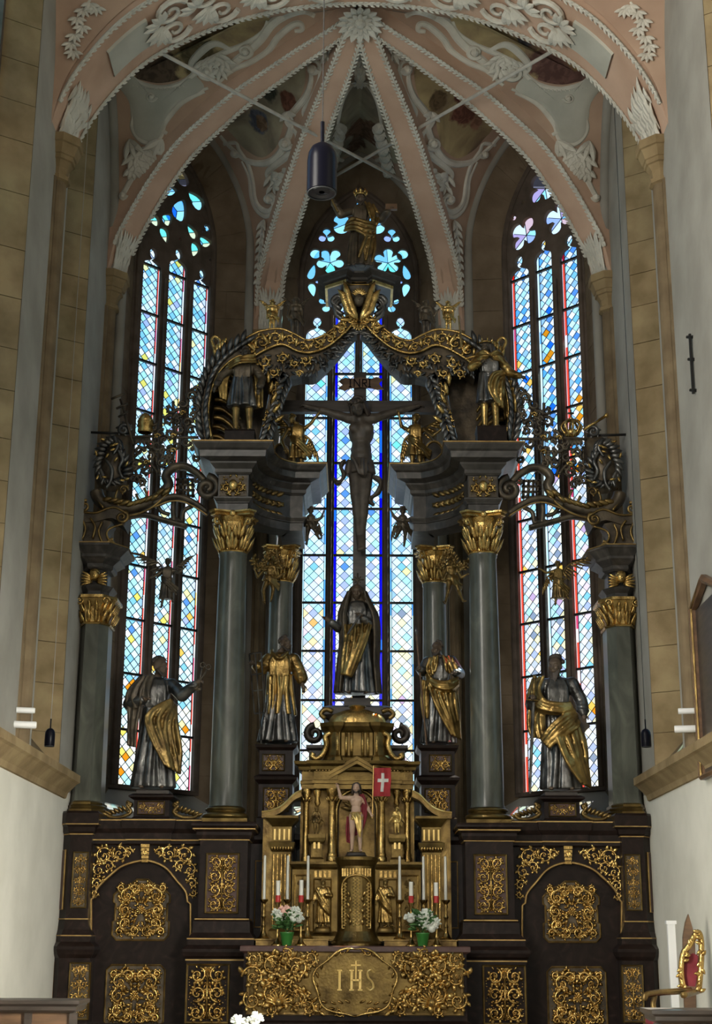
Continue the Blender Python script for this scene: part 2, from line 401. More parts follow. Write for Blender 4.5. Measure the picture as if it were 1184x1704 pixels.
# ---- stones helper: a block between four face corners, pushed back, with open joints
def stone(parent, q, back, m='ashlar', gap=0.006, name='ashlar_block'):
    c = sum((Vector(p) for p in q), Vector())/4
    qq = []
    for p in q:
        d = Vector(p)-c; L = d.length; qq.append(c+d*((L-gap)/L))
    j = random.uniform(-0.006, 0.006); bk = Vector(back).normalized()
    qq = [p+bk*(0.004+j*0.5) for p in qq]
    return MB().prism(qq, bk*0.09).build(name, m, parent)
def jamb(parent, a0, a1, z0, z1, back, m, h=0.52, split=1):
    """courses of ashlar on a splayed jamb from plan point a0 to a1"""
    z = z0
    while z < z1-0.1:
        hh = min(h*random.uniform(0.8, 1.2), z1-z)
        if z1-z-hh < 0.15: hh = z1-z
        cuts = [0, 1] if split == 1 or random.random() < 0.5 else [0, random.uniform(0.35, 0.65), 1]
        for u0, u1 in zip(cuts, cuts[1:]):
            A = Vector(a0).lerp(Vector(a1), u0); B = Vector(a0).lerp(Vector(a1), u1)
            stone(parent, [(A[0], A[1], z), (B[0], B[1], z), (B[0], B[1], z+hh), (A[0], A[1], z+hh)], back, m)
        z += hh
def shaft(parent, x, y, z0, z1, r, name='wall_shaft', m='stone_trim', capz=ZCAP):
    mb = MB(); n = 20; prof = []
    for k in range(n):
        a = 2*PI*k/n; prof.append(r*(1.0 if k % 5 else 0.86))
    rows = [[(x+prof[k]*math.cos(2*PI*k/n), y+prof[k]*math.sin(2*PI*k/n), z) for k in range(n)] for z in (z0, z1)]
    mb.grid(rows, True)
    for s2 in (-1, 1):
        mb.tube([(x, y+s2*(r+0.05), z0), (x, y+s2*(r+0.05), z1)], 0.05, 8)
    o = mb.build(name, m, parent)
    c = MB(); a = PI/8
    prof = [(r*1.0, capz-0.62), (r*1.35, capz-0.60), (r*1.35, capz-0.54), (r*1.1, capz-0.52), (r*1.2, capz-0.42), (r*1.55, capz-0.34), (r*1.75, capz-0.33), (r*1.75, capz-0.27), (r*1.9, capz-0.26), (r*2.25, capz-0.13), (r*2.45, capz-0.12), (r*2.45, capz), (0.01, capz)]
    c.lathe(prof, 8, (x, y, 0), a, a+2*PI)
    c.build('capital', 'ashlar', o)
    return o
# ---- side walls (plaster) with splayed window bays, sills, shafts
def side_wall(sx):
    nm = 'wall_left' if sx < 0 else 'wall_right'
    mb = MB(); X = sx*XW
    def q(y0, y1, z0, z1, x=X): mb.add([(x, y0, z0), (x, y1, z0), (x, y1, z1), (x, y0, z1)], [(0, 1, 2, 3)])
    ops = [(-6.7, -3.66) if sx < 0 else (-7.4, -4.9), (-1.55, 0.27)]; low = MB()
    ZS, ZT = 3.62, 13.4
    ys = [-34.0]+[v for o in ops for v in o]+[YC]
    for i in range(0, len(ys), 2): q(ys[i], ys[i+1], 3.1, 16.5)
    for (a, b) in ops: q(a, b, 3.1, 3.2); q(a, b, ZT, 16.5)
    low.add([(X, -34, -0.7), (X, YC, -0.7), (X, YC, 3.1), (X, -34, 3.1)], [(0, 1, 2, 3)])
    D = 0.46
    for (a, b) in ops:       # near jamb, head, sloped sill in plaster
        g0, g1 = a+0.25, b-0.30; xo = X+sx*D
        mb.add([(X, a, 3.2), (xo, g0, 3.2), (xo, g0, ZT), (X, a, ZT)], [(0, 1, 2, 3)])
        mb.add([(X, a, ZT), (X, b, ZT), (xo, g1, ZT), (xo, g0, ZT)], [(0, 1, 2, 3)])
    wl = mb.build(nm, 'plaster', kind='structure', label='pale plastered side wall of the choir with stone window jambs')
    low.build('lit_lower_wall', 'plaster_lit', wl)  # same wall below the ledge, its low-level brightness carried by the colour
    for (a, b) in ops:
        g1 = b-0.30; xo = X+sx*D
        bk = Vector((sx*0.5, 0.6, 0))
        m = MB(); m.add([(X, b, 3.2), (xo, g1, 3.2), (xo, g1, ZT), (X, b, ZT)], [(0, 1, 2, 3)]); m.v = [(p[0]+sx*0.004, p[1]+0.022, p[2]) for p in m.v]; m.v[1] = (m.v[1][0]+sx*.05, m.v[1][1], m.v[1][2]); m.v[2] = (m.v[2][0]+sx*.05, m.v[2][1], m.v[2][2])
        m.build('joint_bed', 'mortar', wl)
        jamb(wl, (X, b), (xo, g1), ZS-0.3, ZT, bk, 'ashlar', 0.62)
        # sloped sill behind the ledge
        MB().prism([(X-sx*0.02, a, 3.30), (X-sx*0.02, b, 3.30), (xo, g1, 3.85), (xo, a+0.25, 3.85)], (0, 0, -0.12)).build('window_sill', 'stone_trim', wl)
    # string course running under the windows
    pr = [(-0.02, 2.98), (0.03, 2.99), (0.05, 3.06), (0.17, 3.18), (0.21, 3.20), (0.21, 3.30), (0.16, 3.31), (-0.04, 3.44)]
    path = [(X, -20.0), (X, 0.75)] if sx < 0 else [(X, 0.75), (X, -20.0)]
    MB().sweep(pr, path).build('string_course', 'ashlar', wl)
    shaft(wl, sx*(XW+0.02), -2.2, 3.3, ZCAP-0.6, 0.14)
    shaft(wl, sx*(XW+0.0), YC-0.05, 0.0, ZCAP-0.6, 0.14)
    # shaft of the next bay toward the nave
    shaft(wl, sx*(XW+0.02), -7.6, 3.3, ZCAP-0.6, 0.14)
    return wl
WL = side_wall(-1); WR = side_wall(1)
MB().box((-8, -35.5, -0.75), (8, -34, 17)).build('wall_west', 'plaster', kind='structure', label='plastered west wall of the nave')
# ---- apse walls
WIN = {'l': dict(w=1.30, zs=12.9, za=14.95, gw=0.82, gzs=12.85, gza=14.5, corner=(-SC0, 3.35-SC0)),
       'r': dict(w=1.30, zs=12.9, za=14.95, gw=0.82, gzs=12.85, gza=14.5, corner=(-SC0, 3.35-SC0)),
       'c': dict(w=1.38, zs=12.6, za=15.05, gw=1.06, gzs=12.75, gza=14.55, corner=(-XB, XB))}
ZSILL = 3.40; GD = 0.40
def apse_wall(k, name):
    W = WALLS[k]; d = WIN[k]; mb = MB()
    O = arch(d['w'], 2.9, d['zs'], d['za'], 12, 8); n = len(O)
    c0, c1 = d['corner']
    B = []
    for (s, z) in O:
        B.append((c0 if s < -1e-6 else c1 if s > 1e-6 else 0.0, z))
    mid = n//2
    for i in range(n):    # outer rim follows the wall edge, then rises past the vault
        s, z = O[i]
        if z > d['zs']: B[i] = (s*1.25 if abs(s) > 0.01 else 0, z+0.35)
    mb.grid([[W(s, z) for s, z in O], [W(s, z) for s, z in B]])
    mb.grid([[W(c0, -0.1), W(c1, -0.1)], [W(c0, 2.98), W(c1, 2.98)]])
    wl = mb.build(name, 'plaster_grey', kind='structure', label='grey plastered apse wall around a tall traceried window')
    # reveal stones
    G = arch(d['gw'], ZSILL, d['gzs'], d['gza'], 12, 8)
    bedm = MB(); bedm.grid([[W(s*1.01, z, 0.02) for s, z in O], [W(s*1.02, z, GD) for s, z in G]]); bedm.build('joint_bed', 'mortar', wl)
    kk = 0
    zs_ = [3.0]
    for side in (-1, 1):
        z = 3.05; 
        while z < d['zs']-0.05:
            hh = min(random.uniform(0.42, 0.62), d['zs']-z)
            if d['zs']-z-hh < 0.2: hh = d['zs']-z
            cuts = [0, 1] if random.random() < 0.55 else [0, random.uniform(0.4, 0.6), 1]
            for u0, u1 in zip(cuts, cuts[1:]):
                def pt(u, zz): return W(side*(d['w']+(d['gw']-d['w'])*u), zz, GD*u)
                bk = (W.e*side*1.0+W.n*0.9)
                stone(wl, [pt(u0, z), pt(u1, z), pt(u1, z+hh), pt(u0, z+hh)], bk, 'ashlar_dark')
            z += hh
    nA = len(O)
    idx = [i for i in range(nA) if O[i][1] >= d['zs']-1e-6]
    for i0, i1 in zip(idx[::2], idx[2::2]):
        a, b = O[i0], O[i1]; g0, g1 = G[i0], G[i1]
        q = [W(a[0], a[1], 0), W(b[0], b[1], 0), W(g1[0], g1[1], GD), W(g0[0], g0[1], GD)]
        mid_ = ((a[0]+b[0])/2, 0); bk = W.e*(a[0]+b[0])*0.5+Vector((0, 0, 1))*(0.5*(a[1]+b[1])-d['zs']+0.3)+W.n*0.4
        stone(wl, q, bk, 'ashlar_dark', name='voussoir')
    # pale moulding round the opening
    MB().tube([W(s*1.05, z+(0.07 if z > d['zs'] else 0), -0.01) for s, z in arch(d['w'], 3.0, d['zs'], d['za'], 14, 2)], 0.085, 8).build('arch_moulding', 'plaster_grey', wl, smooth=True)
    # sloped sill
    zlo = 2.98
    s_ = MB(); s_.prism([W(-d['w'], zlo, -0.02), W(d['w'], zlo, -0.02), W(d['gw']+0.05, ZSILL+0.02, GD+0.1), W(-d['gw']-0.05, ZSILL+0.02, GD+0.1)], (0, 0, -0.1))
    s_.build('window_sill', 'plaster', wl)
    return wl
AW = {'l': apse_wall('l', 'wall_back_left'), 'r': apse_wall('r', 'wall_back_right'), 'c': apse_wall('c', 'wall_back')}
for sx in (-1, 1):
    mb = MB(); x, y = sx*(XB+0.0), YB
    shaft(AW['c'], x, y, 0.0, ZCAP-0.6, 0.14)
# ---------------------------------------------------------------- windows
def clip_poly(poly, x0, x1, z0, z1):
    def half(pl, f):
        out = []
        for i in range(len(pl)):
            a, b = pl[i-1], pl[i]; fa, fb = f(a), f(b)
            if fa >= 0: out.append(a)
            if (fa >= 0) != (fb >= 0):
                t = fa/(fa-fb); out.append((a[0]+(b[0]-a[0])*t, a[1]+(b[1]-a[1])*t))
        return out
    for f in (lambda p: p[0]-x0, lambda p: x1-p[0], lambda p: p[1]-z0, lambda p: z1-p[1]):
        poly = half(poly, f)
        if len(poly) < 3: return []
    return poly
def poly_area(p): return abs(sum(p[i-1][0]*p[i][1]-p[i][0]*p[i-1][1] for i in range(len(p))))/2
def foil(cx, cz, r, n, rot=0.0, deep=0.5):
    pts = []; N = 12*n
    for i in range(N):
        a = 2*PI*i/N; rr = r*(1-deep+deep*abs(math.cos(n*(a)/2))**0.55); pts.append((cx+rr*math.cos(a+rot), cz+rr*math.sin(a+rot)))
    return pts
def drop2(cx, cz, ln, wd, rot):
    pts = []
    for i in range(16):
        a = 2*PI*i/16; x = math.cos(a)*ln; y = math.sin(a)*wd*(1-0.45*math.cos(a)); pts.append((cx+x*math.cos(rot)-y*math.sin(rot), cz+x*math.sin(rot)+y*math.cos(rot)))
    return pts
def light_head(s0, s1, z0, zs):
    w = (s1-s0)/2; c = (s0+s1)/2; pts = [(s0, z0), (s0, zs)]
    for i in range(1, 6):
        a = PI-i*(PI*0.40)/5; pts.append((c+w*math.cos(a), zs+0.75*w*math.sin(a)))
    pts.append((c-0.17*w, zs+0.80*w))
    for i in range(9):
        a = PI*1.30-i*(PI*1.6)/8; pts.append((c+0.42*w*math.cos(a), zs+1.28*w+0.55*w*math.sin(a)))
    L = pts[:]; 
    out = pts[:8]+pts[8:]
    right = [(2*c-p[0], p[1]) for p in reversed(pts[:8])]
    return pts[:8]+pts[8:]+right
def curve_plate(outer, holes, ext, bev):
    cu = bpy.data.curves.new('plate', 'CURVE'); cu.dimensions = '2D'; cu.fill_mode = 'BOTH'; cu.extrude = ext; cu.bevel_depth = bev; cu.bevel_resolution = 1; cu.resolution_u = 1
    for pl in [outer]+holes:
        sp = cu.splines.new('POLY'); sp.points.add(len(pl)-1); sp.use_cyclic_u = True
        for p, q in zip(sp.points, pl): p.co = (q[0], q[1], 0, 1)
    ob = bpy.data.objects.new('plate', cu); COL.objects.link(ob)
    dg = bpy.context.evaluated_depsgraph_get(); me = ob.evaluated_get(dg).to_mesh()
    mb = MB(); mb.add([v.co.copy() for v in me.vertices], [tuple(p.vertices) for p in me.polygons])
    ob.evaluated_get(dg).to_mesh_clear(); bpy.data.objects.remove(ob); bpy.data.curves.remove(cu)
    return mb
PANE_MESH = {}
def window(name, label, W, d, lights, foils, bars, lat, colour, border, vis, nmax=300):
    root = empty(name, W(0, ZSILL, GD), kind='structure', label=label)
    L0 = root.location.copy()
    def loc(s, z, dd): return W(s, z, GD+dd)-L0
    # stone tracery: one plate with openings, plus roll mouldings on the mullions
    outer = arch(d['gw']+0.06, ZSILL-0.05, d['gzs'], d['gza']+0.06, 14)
    holes = [light_head(a, b, ZSILL, zs) for (a, b, zs) in lights]+[f[0] for f in foils]
    pl = curve_plate(outer, holes, 0.03, 0.012)
    tr = MB(); tr.add([loc(p[0], p[1], -0.02-p[2]) for p in pl.v], pl.f)
    for (a, b), (c, e) in zip([l[:2] for l in lights], [l[:2] for l in lights][1:]):
        m = (b+c)/2; zt = min(lights[0][2], 99)
        tr.tube([loc(m, ZSILL, -0.09), loc(m, 12.0, -0.09)], 0.034, 8)
    tr.tube([loc(s, z, -0.06) for s, z in arch(d['gw']-0.015, ZSILL, d['gzs'], d['gza'], 14)], 0.05, 8)
    tr.build('tracery', 'tracery', root)
    for z in bars:
        for (a, b, zs) in lights:
            if z < zs+0.1: MB().ribbon([loc(a-0.02, z, 0.0), loc(b+0.02, z, 0.0)], 0.035, 0.05, W.n).build('glazing_bar', 'iron', root)
    # panes: diamonds clipped to each light, coloured border strips, lead between them
    panes = []; lead = MB()
    h = lat/2
    for li, (a, b, zs) in enumerate(lights):
        bl, br, cb, cbr = border(li)
        x0, x1, z0, z1 = a-0.01+bl, b+0.01-br, ZSILL-0.02, zs+(b-a)*1.0
        zz = sorted([z0, z1]+[z for z in bars if z0 < z < z1])
        for pi_, (za_, zb_) in enumerate(zip(zz, zz[1:])):
            step = 0.21
            for (u0, u1, cc) in ((a-0.01, x0, cb), (x1, b+0.01, cbr)):
                if u1-u0 > 0.015:
                    nn = max(1, round((zb_-za_)/step)); 
                    for q in range(nn):
                        zq0 = za_+(zb_-za_)*q/nn; zq1 = za_+(zb_-za_)*(q+1)/nn
                        panes.append(([(u0, zq0), (u1, zq0), (u1, zq1), (u0, zq1)], cc(li, q, (zq0+zq1)/2)))
                    e = u1 if cc is cb and u0 == a-0.01 else u0
                    lead.ribbon([loc(e, za_, 0.045), loc(e, zb_, 0.045)], 0.009, 0.012, W.n)
        ia0 = int(math.floor((x0-z1)/lat))-2
        cx = (x0+x1)/2; cz = z0
        nx = int((x1-x0)/lat)+2; nz = int((z1-z0)/lat)+2
        for i in range(-nx*2-2, nx*2+3):
            for j in range(-2, nz*2+3):
                if (i+j) % 2: continue
                c = (cx+i*h, cz+j*h)
                dia = clip_poly([(c[0]-h, c[1]), (c[0], c[1]-h), (c[0]+h, c[1]), (c[0], c[1]+h)], x0, x1, z0, z1)
                if len(dia) < 3 or poly_area(dia) < 0.0006: continue
                a_ = (i+j)//2; b_ = (i-j)//2
                panes.append((dia, colour(li, i, j, a_, b_, c[0], c[1])))
        # lead lattice lines
        for sgn in (1, -1):
            k0 = int(math.floor(-((x1-x0)+(z1-z0))/lat))-2
            for k in range(-k0*-1, -k0+1):
                # line: (z-cz) - sgn*(x-cx) = (2k+1)*h
                pts = []
                for xx in (x0, x1):
                    pts.append((xx, cz+sgn*(xx-cx)+(2*k+1)*h))
                (xa, za2), (xb, zb2) = pts
                if max(za2, zb2) < z0 or min(za2, zb2) > z1: continue
                def cl(p, q):
                    t0, t1 = 0.0, 1.0
                    for lim, sg in ((z0, 1), (z1, -1)):
                        fa = sg*(p[1]-lim); fb = sg*(q[1]-lim)
                        if fa < 0 and fb < 0: return None
                        if fa < 0: t0 = max(t0, fa/(fa-fb))
                        if fb < 0: t1 = min(t1, fa/(fa-fb))
                    return t0, t1
                r = cl((xa, za2), (xb, zb2))
                if not r or r[1]-r[0] < 0.01: continue
                A = (xa+(xb-xa)*r[0], za2+(zb2-za2)*r[0]); Bp = (xa+(xb-xa)*r[1], za2+(zb2-za2)*r[1])
                lead.ribbon([loc(A[0], A[1], 0.045), loc(Bp[0], Bp[1], 0.045)], 0.008, 0.012, W.n)
    fp = []
    for (outl, c, r, cols, nsec) in foils:
        for q in range(nsec):
            a0 = 2*PI*q/nsec+0.4; a1 = 2*PI*(q+1)/nsec+0.4
            pg = [c]+[(c[0]+r*1.15*math.cos(a0+(a1-a0)*t/6), c[1]+r*1.15*math.sin(a0+(a1-a0)*t/6)) for t in range(7)]
            fp.append((pg, cols[q % len(cols)]))
            if nsec > 1: lead.ribbon([loc(c[0], c[1], 0.045), loc(c[0]+r*math.cos(a0), c[1]+r*math.sin(a0), 0.045)], 0.009, 0.012, W.n)
    lead.build('lead_cames', 'lead', root)
    panes.sort(key=lambda p: -(poly_area(p[0])*(1.0 if vis(*p[0][0]) else 0.2)))
    panes = fp+panes
    rest = {}
    for k, (pg, col) in enumerate(panes):
        c = (sum(p[0] for p in pg)/len(pg), sum(p[1] for p in pg)/len(pg))
        if k < nmax:
            m = MB(); m.prism([loc(p[0], p[1], 0.05)-loc(c[0], c[1], 0.05) for p in pg], W.n*0.004)
            m.build('pane', 'glass_'+col, root, loc=loc(c[0], c[1], 0.05))
        else: rest.setdefault(col, []).append(pg)
    if rest:
        me = bpy.data.meshes.new('small_panes'); vs = []; fs = []; mi = []
        for q, (col, pgs) in enumerate(rest.items()):
            me.materials.append(MAT['glass_'+col])
            for pg in pgs:
                b = len(vs); vs += [tuple(loc(p[0], p[1], 0.052)) for p in pg]; fs.append(tuple(range(b, b+len(pg)))); mi.append(q)
        me.from_pydata(vs, [], fs); me.polygons.foreach_set('material_index', mi); me.update()
        o = bpy.data.objects.new('small_panes', me); COL.objects.link(o); o.parent = root; o['kind'] = 'stuff'
    return root
def pick(rng, table):
    t = sum(x[1] for x in table); r = rng.random()*t
    for c, w_ in table:
        r -= w_
        if r <= 0: return c
    return table[-1][0]
rw = random.Random(11)
# left apse window: pale blue diamonds, scattered yellow, thin red border
def col_l(li, i, j, a, b, s, z):
    t = rw.random()
    if t < 0.055: return 'yellow' if z > 4.6 or rw.random() < 0.5 else 'cream'
    if t < 0.075: return 'amber' if z < 8 else 'lav'
    if z < 4.7: return pick(rw, [('white', 5), ('pale', 4), ('yellow', 2), ('cream', 2)])
    if (a+b) % 2 == 0: return pick(rw, [('sky', 5), ('pale', 3), ('mid', 1), ('lav', 0.6)])
    return pick(rw, [('pale', 6), ('white', 3), ('sky', 1)])
def bord_l(li):
    f = lambda li, q, z: pick(rw, [('red', 6), ('rose', 2), ('pink', 1.5), ('amber', 0.8), ('white', 0.8)])
    g = lambda li, q, z: pick(rw, [('white', 3), ('pink', 1), ('pale', 3)])
    return (0.018, 0.035, g, f)
LZ = 12.15
BARS_D = [12.18-0.88*k for k in range(0, 10)]
lights3 = [(-0.70, -0.29, LZ-0.02), (-0.155, 0.255, LZ+0.16), (0.39, 0.78, LZ-0.02)]
def drops(cx, cz, n, r, ln, wd, rot, cols):
    out = []
    for k in range(n):
        a = rot+2*PI*k/n; x = cx+r*math.cos(a); z = cz+r*math.sin(a)
        out.append((drop2(x, z, ln, wd, a), (x, z), ln, cols, 3))
    return out
fo_l = drops(-0.34, 13.0, 3, 0.195, 0.152, 0.102, 0.9, ['mint', 'sky', 'cream'])+drops(0.45, 12.97, 3, 0.195, 0.152, 0.102, 0.25, ['mint', 'sky', 'cream'])
fo_l += [(drop2(0.04, 13.43, 0.24, 0.15, 1.2), (0.04, 13.43), 0.25, ['sky', 'azure', 'pale'], 3), (drop2(0.37, 13.74, 0.2, 0.14, 2.6), (0.37, 13.74), 0.21, ['mint', 'sky', 'pale'], 3),
         (drop2(0.06, 14.06, 0.17, 0.13, 1.8), (0.06, 14.06), 0.19, ['cream', 'pale', 'lav'], 3), (drop2(-0.2, 13.72, 0.17, 0.11, 0.3), (-0.2, 13.72), 0.18, ['sky', 'pale'], 2),
         (foil(0.66, 13.30, 0.09, 3, 0.5, 0.35), (0.66, 13.3), 0.1, ['sky'], 1), (foil(-0.62, 13.30, 0.08, 3, 0.5, 0.35), (-0.62, 13.3), 0.1, ['sky'], 1), (foil(0.56, 13.20, 0.05, 3, 2.0, 0.35), (0.56, 13.2), 0.05, ['lav'], 1)]
fo_l += [(foil(0.06, 12.86, 0.045, 3, 1.5, 0.3), (0.06, 12.86), 0.05, ['rose'], 1), (foil(0.74, 12.70, 0.035, 3, 1.5, 0.3), (0.74, 12.70), 0.06, ['lav'], 1)]
window('window_1', 'tall pale blue leaded window with thin red edging on the left apse wall', WALLS['l'], WIN['l'], lights3, fo_l, BARS_D, 0.155, col_l, bord_l, lambda s, z: not (4.0 < z < 5.0 and -0.2 < s < 0.4))
# right apse window: white and blue chequer, broad red border at the left of each light
def col_r(li, i, j, a, b, s, z):
    t = rw.random()
    if t < 0.018: return 'amber'
    hi = z > 8.5
    if (a+b) % 2 == 0:
        return pick(rw, [('mid', 5), ('azure', 1.5), ('sky', 3)] if hi else [('grey', 3), ('lav', 3), ('sky', 2), ('mauve', 1)])
    return pick(rw, [('white', 7), ('pale', 3)] if hi else [('white', 6), ('cream', 2), ('pale', 2)])
def bord_r(li):
    f = lambda li, q, z: pick(rw, [('red', 8), ('rose', 0.5), ('pink', 0.6)])
    g = lambda li, q, z: pick(rw, [('white', 3), ('pink', 2), ('red', 1)])
    az = lambda li, q, z: pick(rw, [('sky', 3), ('pale', 3), ('azure', 1)])
    wd = lambda li, q, z: 'white'
    # s runs from the outer corner to the axis, so the picture's left edge of a light is its larger s
    return ((0.02, 0.055, g, f), (0.0, 0.045, g, az), (0.03, 0.055, g, f))[li]
lights3r = [(-0.80, -0.37, LZ+0.22), (-0.22, 0.17, LZ+0.36), (0.28, 0.73, LZ+0.18)]
fo_r = [(foil(0.39, 13.12, 0.32, 4, 0.6, 0.5), (0.39, 13.12), 0.3, ['white', 'pink', 'pale', 'lav', 'white', 'mauve'], 6), (foil(-0.38, 13.16, 0.32, 4, 0.35, 0.5), (-0.38, 13.16), 0.3, ['white', 'mauve', 'sky', 'pink', 'white', 'lav'], 6),
        (foil(-0.06, 13.86, 0.32, 4, 0.9, 0.5), (-0.06, 13.86), 0.33, ['lav', 'sky', 'pink', 'white', 'pale', 'mauve'], 6), (foil(0.6, 13.5, 0.08, 3, 1.5, 0.3), (0.6, 13.5), 0.09, ['pink'], 1), (foil(0.36, 13.72, 0.05, 3, 1.5, 0.3), (0.36, 13.72), 0.06, ['cream'], 1),
        (foil(-0.66, 12.86, 0.04, 3, 1.5, 0.3), (-0.66, 12.86), 0.05, ['white'], 1)]
window('window_2', 'tall white and blue chequered leaded window with broad red borders on the right apse wall', WALLS['r'], WIN['r'], lights3r, fo_r, [z+0.12 for z in BARS_D], 0.16, col_r, bord_r, lambda s, z: not (3.6 < z < 4.9 and -0.5 < s < 0.2))
# middle window: four lights, lilac and pale blue diamonds, deep blue side strips
def col_c(li, i, j, a, b, s, z):
    t = rw.random()
    lo = z < 6.6
    if t < 0.02: return 'peach' if lo else 'yellow'
    if (a+b) % 2 == 0:
        if (i-j) % 4 == 0 and rw.random() < 0.7: return pick(rw, [('cream', 3), ('pink', 1.5), ('lav', 2), ('mauve', 1), ('peach', 2)] if lo else [('lav', 4), ('mid', 2), ('sky', 2)])
        return pick(rw, [('lav', 3), ('grey', 1.2), ('cream', 1), ('pale', 2)] if lo else [('lav', 4), ('sky', 4), ('pale', 2)])
    return pick(rw, [('white', 5), ('pale', 3), ('cream', 2)] if lo else [('pale', 7), ('white', 4), ('mint', 0.6)])
def bord_c(li):
    az = lambda li, q, z: pick(rw, [('azure', 5), ('sky', 3), ('pale', 1)])
    dp = lambda li, q, z: pick(rw, [('deep', 9), ('azure', 1)])
    pl_ = lambda li, q, z: pick(rw, [('pale', 4), ('sky', 3), ('azure', 1)])
    return ((0.04, 0.05, pl_, az), (0.065, 0.035, dp, pl_), (0.035, 0.065, pl_, dp), (0.05, 0.04, az, pl_))[li]
lights4 = [(-0.96, -0.545, 11.62), (-0.43, -0.055, 12.4), (0.055, 0.43, 12.4), (0.545, 0.96, 11.62)]
fo_c = []
for sx in (-1, 1):
    fo_c += [(foil(sx*0.55, 12.26, 0.20, 4, 0.4*sx, 0.6), (sx*0.55, 12.26), 0.21, ['pale', 'sky'], 4),
             (drop2(sx*0.86, 12.88, 0.17, 0.075, PI/2+0.25*sx), (sx*0.86, 12.88), 0.18, ['sky', 'lav'], 1), (drop2(sx*0.85, 12.52, 0.15, 0.075, -PI/2-0.2*sx), (sx*0.85, 12.52), 0.16, ['pale', 'lav'], 1),
             (drop2(sx*0.72, 12.68, 0.09, 0.045, 0 if sx < 0 else PI), (sx*0.72, 12.68), 0.09, ['lav'], 1),
             (foil(sx*0.53, 13.10, 0.27, 5, 0.3*sx, 0.45), (sx*0.53, 13.10), 0.28, ['pale', 'sky', 'pale', 'mint'], 5), (foil(sx*0.80, 13.24, 0.11, 8, 0, 0.0), (sx*0.80, 13.24), 0.11, ['pale'], 1),
             (foil(sx*0.60, 13.60, 0.17, 3, PI/2, 0.72), (sx*0.60, 13.60), 0.18, ['sky', 'lav', 'pale'], 3), (foil(sx*0.33, 13.85, 0.22, 2, PI/2, 0.6), (sx*0.33, 13.85), 0.23, ['sky', 'pale'], 2)]
fo_c += [(foil(0, 13.4, 0.2, 4, 0.3, 0.5), (0, 13.4), 0.2, ['pale'], 1), (foil(0, 14.2, 0.12, 3, PI/2, 0.5), (0, 14.2), 0.13, ['sky'], 1)]
window('window_3', 'tall four-light leaded window with deep blue strips behind the crucifix', WALLS['c'], WIN['c'], lights4, fo_c, [11.73-0.84*k for k in range(0, 10)], 0.165, col_c, bord_c, lambda s, z: z > 4.4)
# side windows of the choir, seen at a grazing angle
def side_window(sx, a, b, n, label):
    g0, g1 = a+0.25, b-0.30; xo = sx*(XW+0.46)
    root = empty(n, (xo, g0, 3.85), kind='structure', label=label)
    tr = MB(); W_ = g1-g0
    nl = 3 if W_ > 1.2 else 2
    for k in range(nl+1): tr.box((-0.05, W_*k/nl-0.05, -0.05), (0.05, W_*k/nl+0.05, 9.6))
    tr.build('tracery', 'tracery', root)
    for z in range(0, 11): MB().box((-0.02, 0, z*0.88-0.02), (0.02, W_, z*0.88+0.02)).build('glazing_bar', 'iron', root)
    for k in range(nl):
        for z in range(0, 11):
            c = ['red', 'pale', 'sky', 'white', 'pale', 'white'][(k*2+z) % 6] if k == nl-1 and z % 3 == 0 else ['pale', 'white', 'sky', 'white'][(k+z) % 4]
            MB().box((sx*0.03-0.002, W_*k/nl+0.05, z*0.88), (sx*0.03+0.002, W_*(k+1)/nl-0.05, z*0.88+0.88)).build('pane', 'glass_'+c, root)
for sx, lr in ((-1, 'left'), (1, 'right')):
    side_window(sx, -1.55, 0.27, 'window_4' if sx < 0 else 'window_5', 'narrow leaded side window of the %s choir wall beside the altar' % lr)
    side_window(sx, *((-6.7, -3.66) if sx < 0 else (-7.4, -4.9)), 'window_6' if sx < 0 else 'window_7', 'leaded side window of the %s choir wall nearer the nave' % lr)
# ================================================================= VAULT
CEIL = empty('ceiling', (0, 0, 0), kind='structure', label='pink and white stuccoed rib vault with painted medallions')
def plane_curve(trace, tgt):
    d = Vector((tgt[0]-BOSS.x, tgt[1]-BOSS.y, 0)).normalized(); n = (-d.y, d.x, 0)
    return [PL(px, py, (BOSS.x, BOSS.y, 0), n) for px, py in trace]
RIB2 = plane_curve([(225, 372), (260, 312), (305, 250), (355, 203), (405, 160), (455, 125), (505, 90), (555, 58)], (-XW, YC+0.05))
RIB2 = catmull([Vector((-XW+0.12, YC-0.1, ZCAP-0.02)), Vector((-XW+0.22, YC-0.16, ZCAP+0.45))]+RIB2+[BOSS.copy()], 5)
RIB3 = plane_curve([(452, 455), (470, 388), (495, 310), (520, 235), (545, 170), (570, 108)], (-XB, YB))
RIB3 = catmull([Vector((-XB+0.04, YB-0.12, ZCAP-0.02)), Vector((-XB+0.07, YB-0.2, ZCAP+0.4))]+RIB3+[BOSS.copy()], 5)
RIB2 = resample(RIB2, 40); RIB3 = resample(RIB3, 40)
TRX = [(-4.06, 11.40), (-4.02, 11.62), (-3.86, 12.06), (-3.62, 12.48), (-3.28, 12.93), (-2.88, 13.29), (-2.31, 13.61), (-1.72, 13.86), (-1.12, 14.02), (-0.5, 14.11), (0, 14.13)]
TRC = catmull([Vector((x, 0, z)) for x, z in TRX], 4)
TRC = resample(TRC, 30); TRC = TRC+[Vector((-p.x, 0, p.z)) for p in reversed(TRC[:-1])]
TY0, TY1 = -2.75, -1.55
def mx(pts): return [Vector((-p.x, p.y, p.z)) for p in pts]
def up(pts, dz): return [p+Vector((0, 0, dz)) for p in pts]
NU, NT = 10, 28
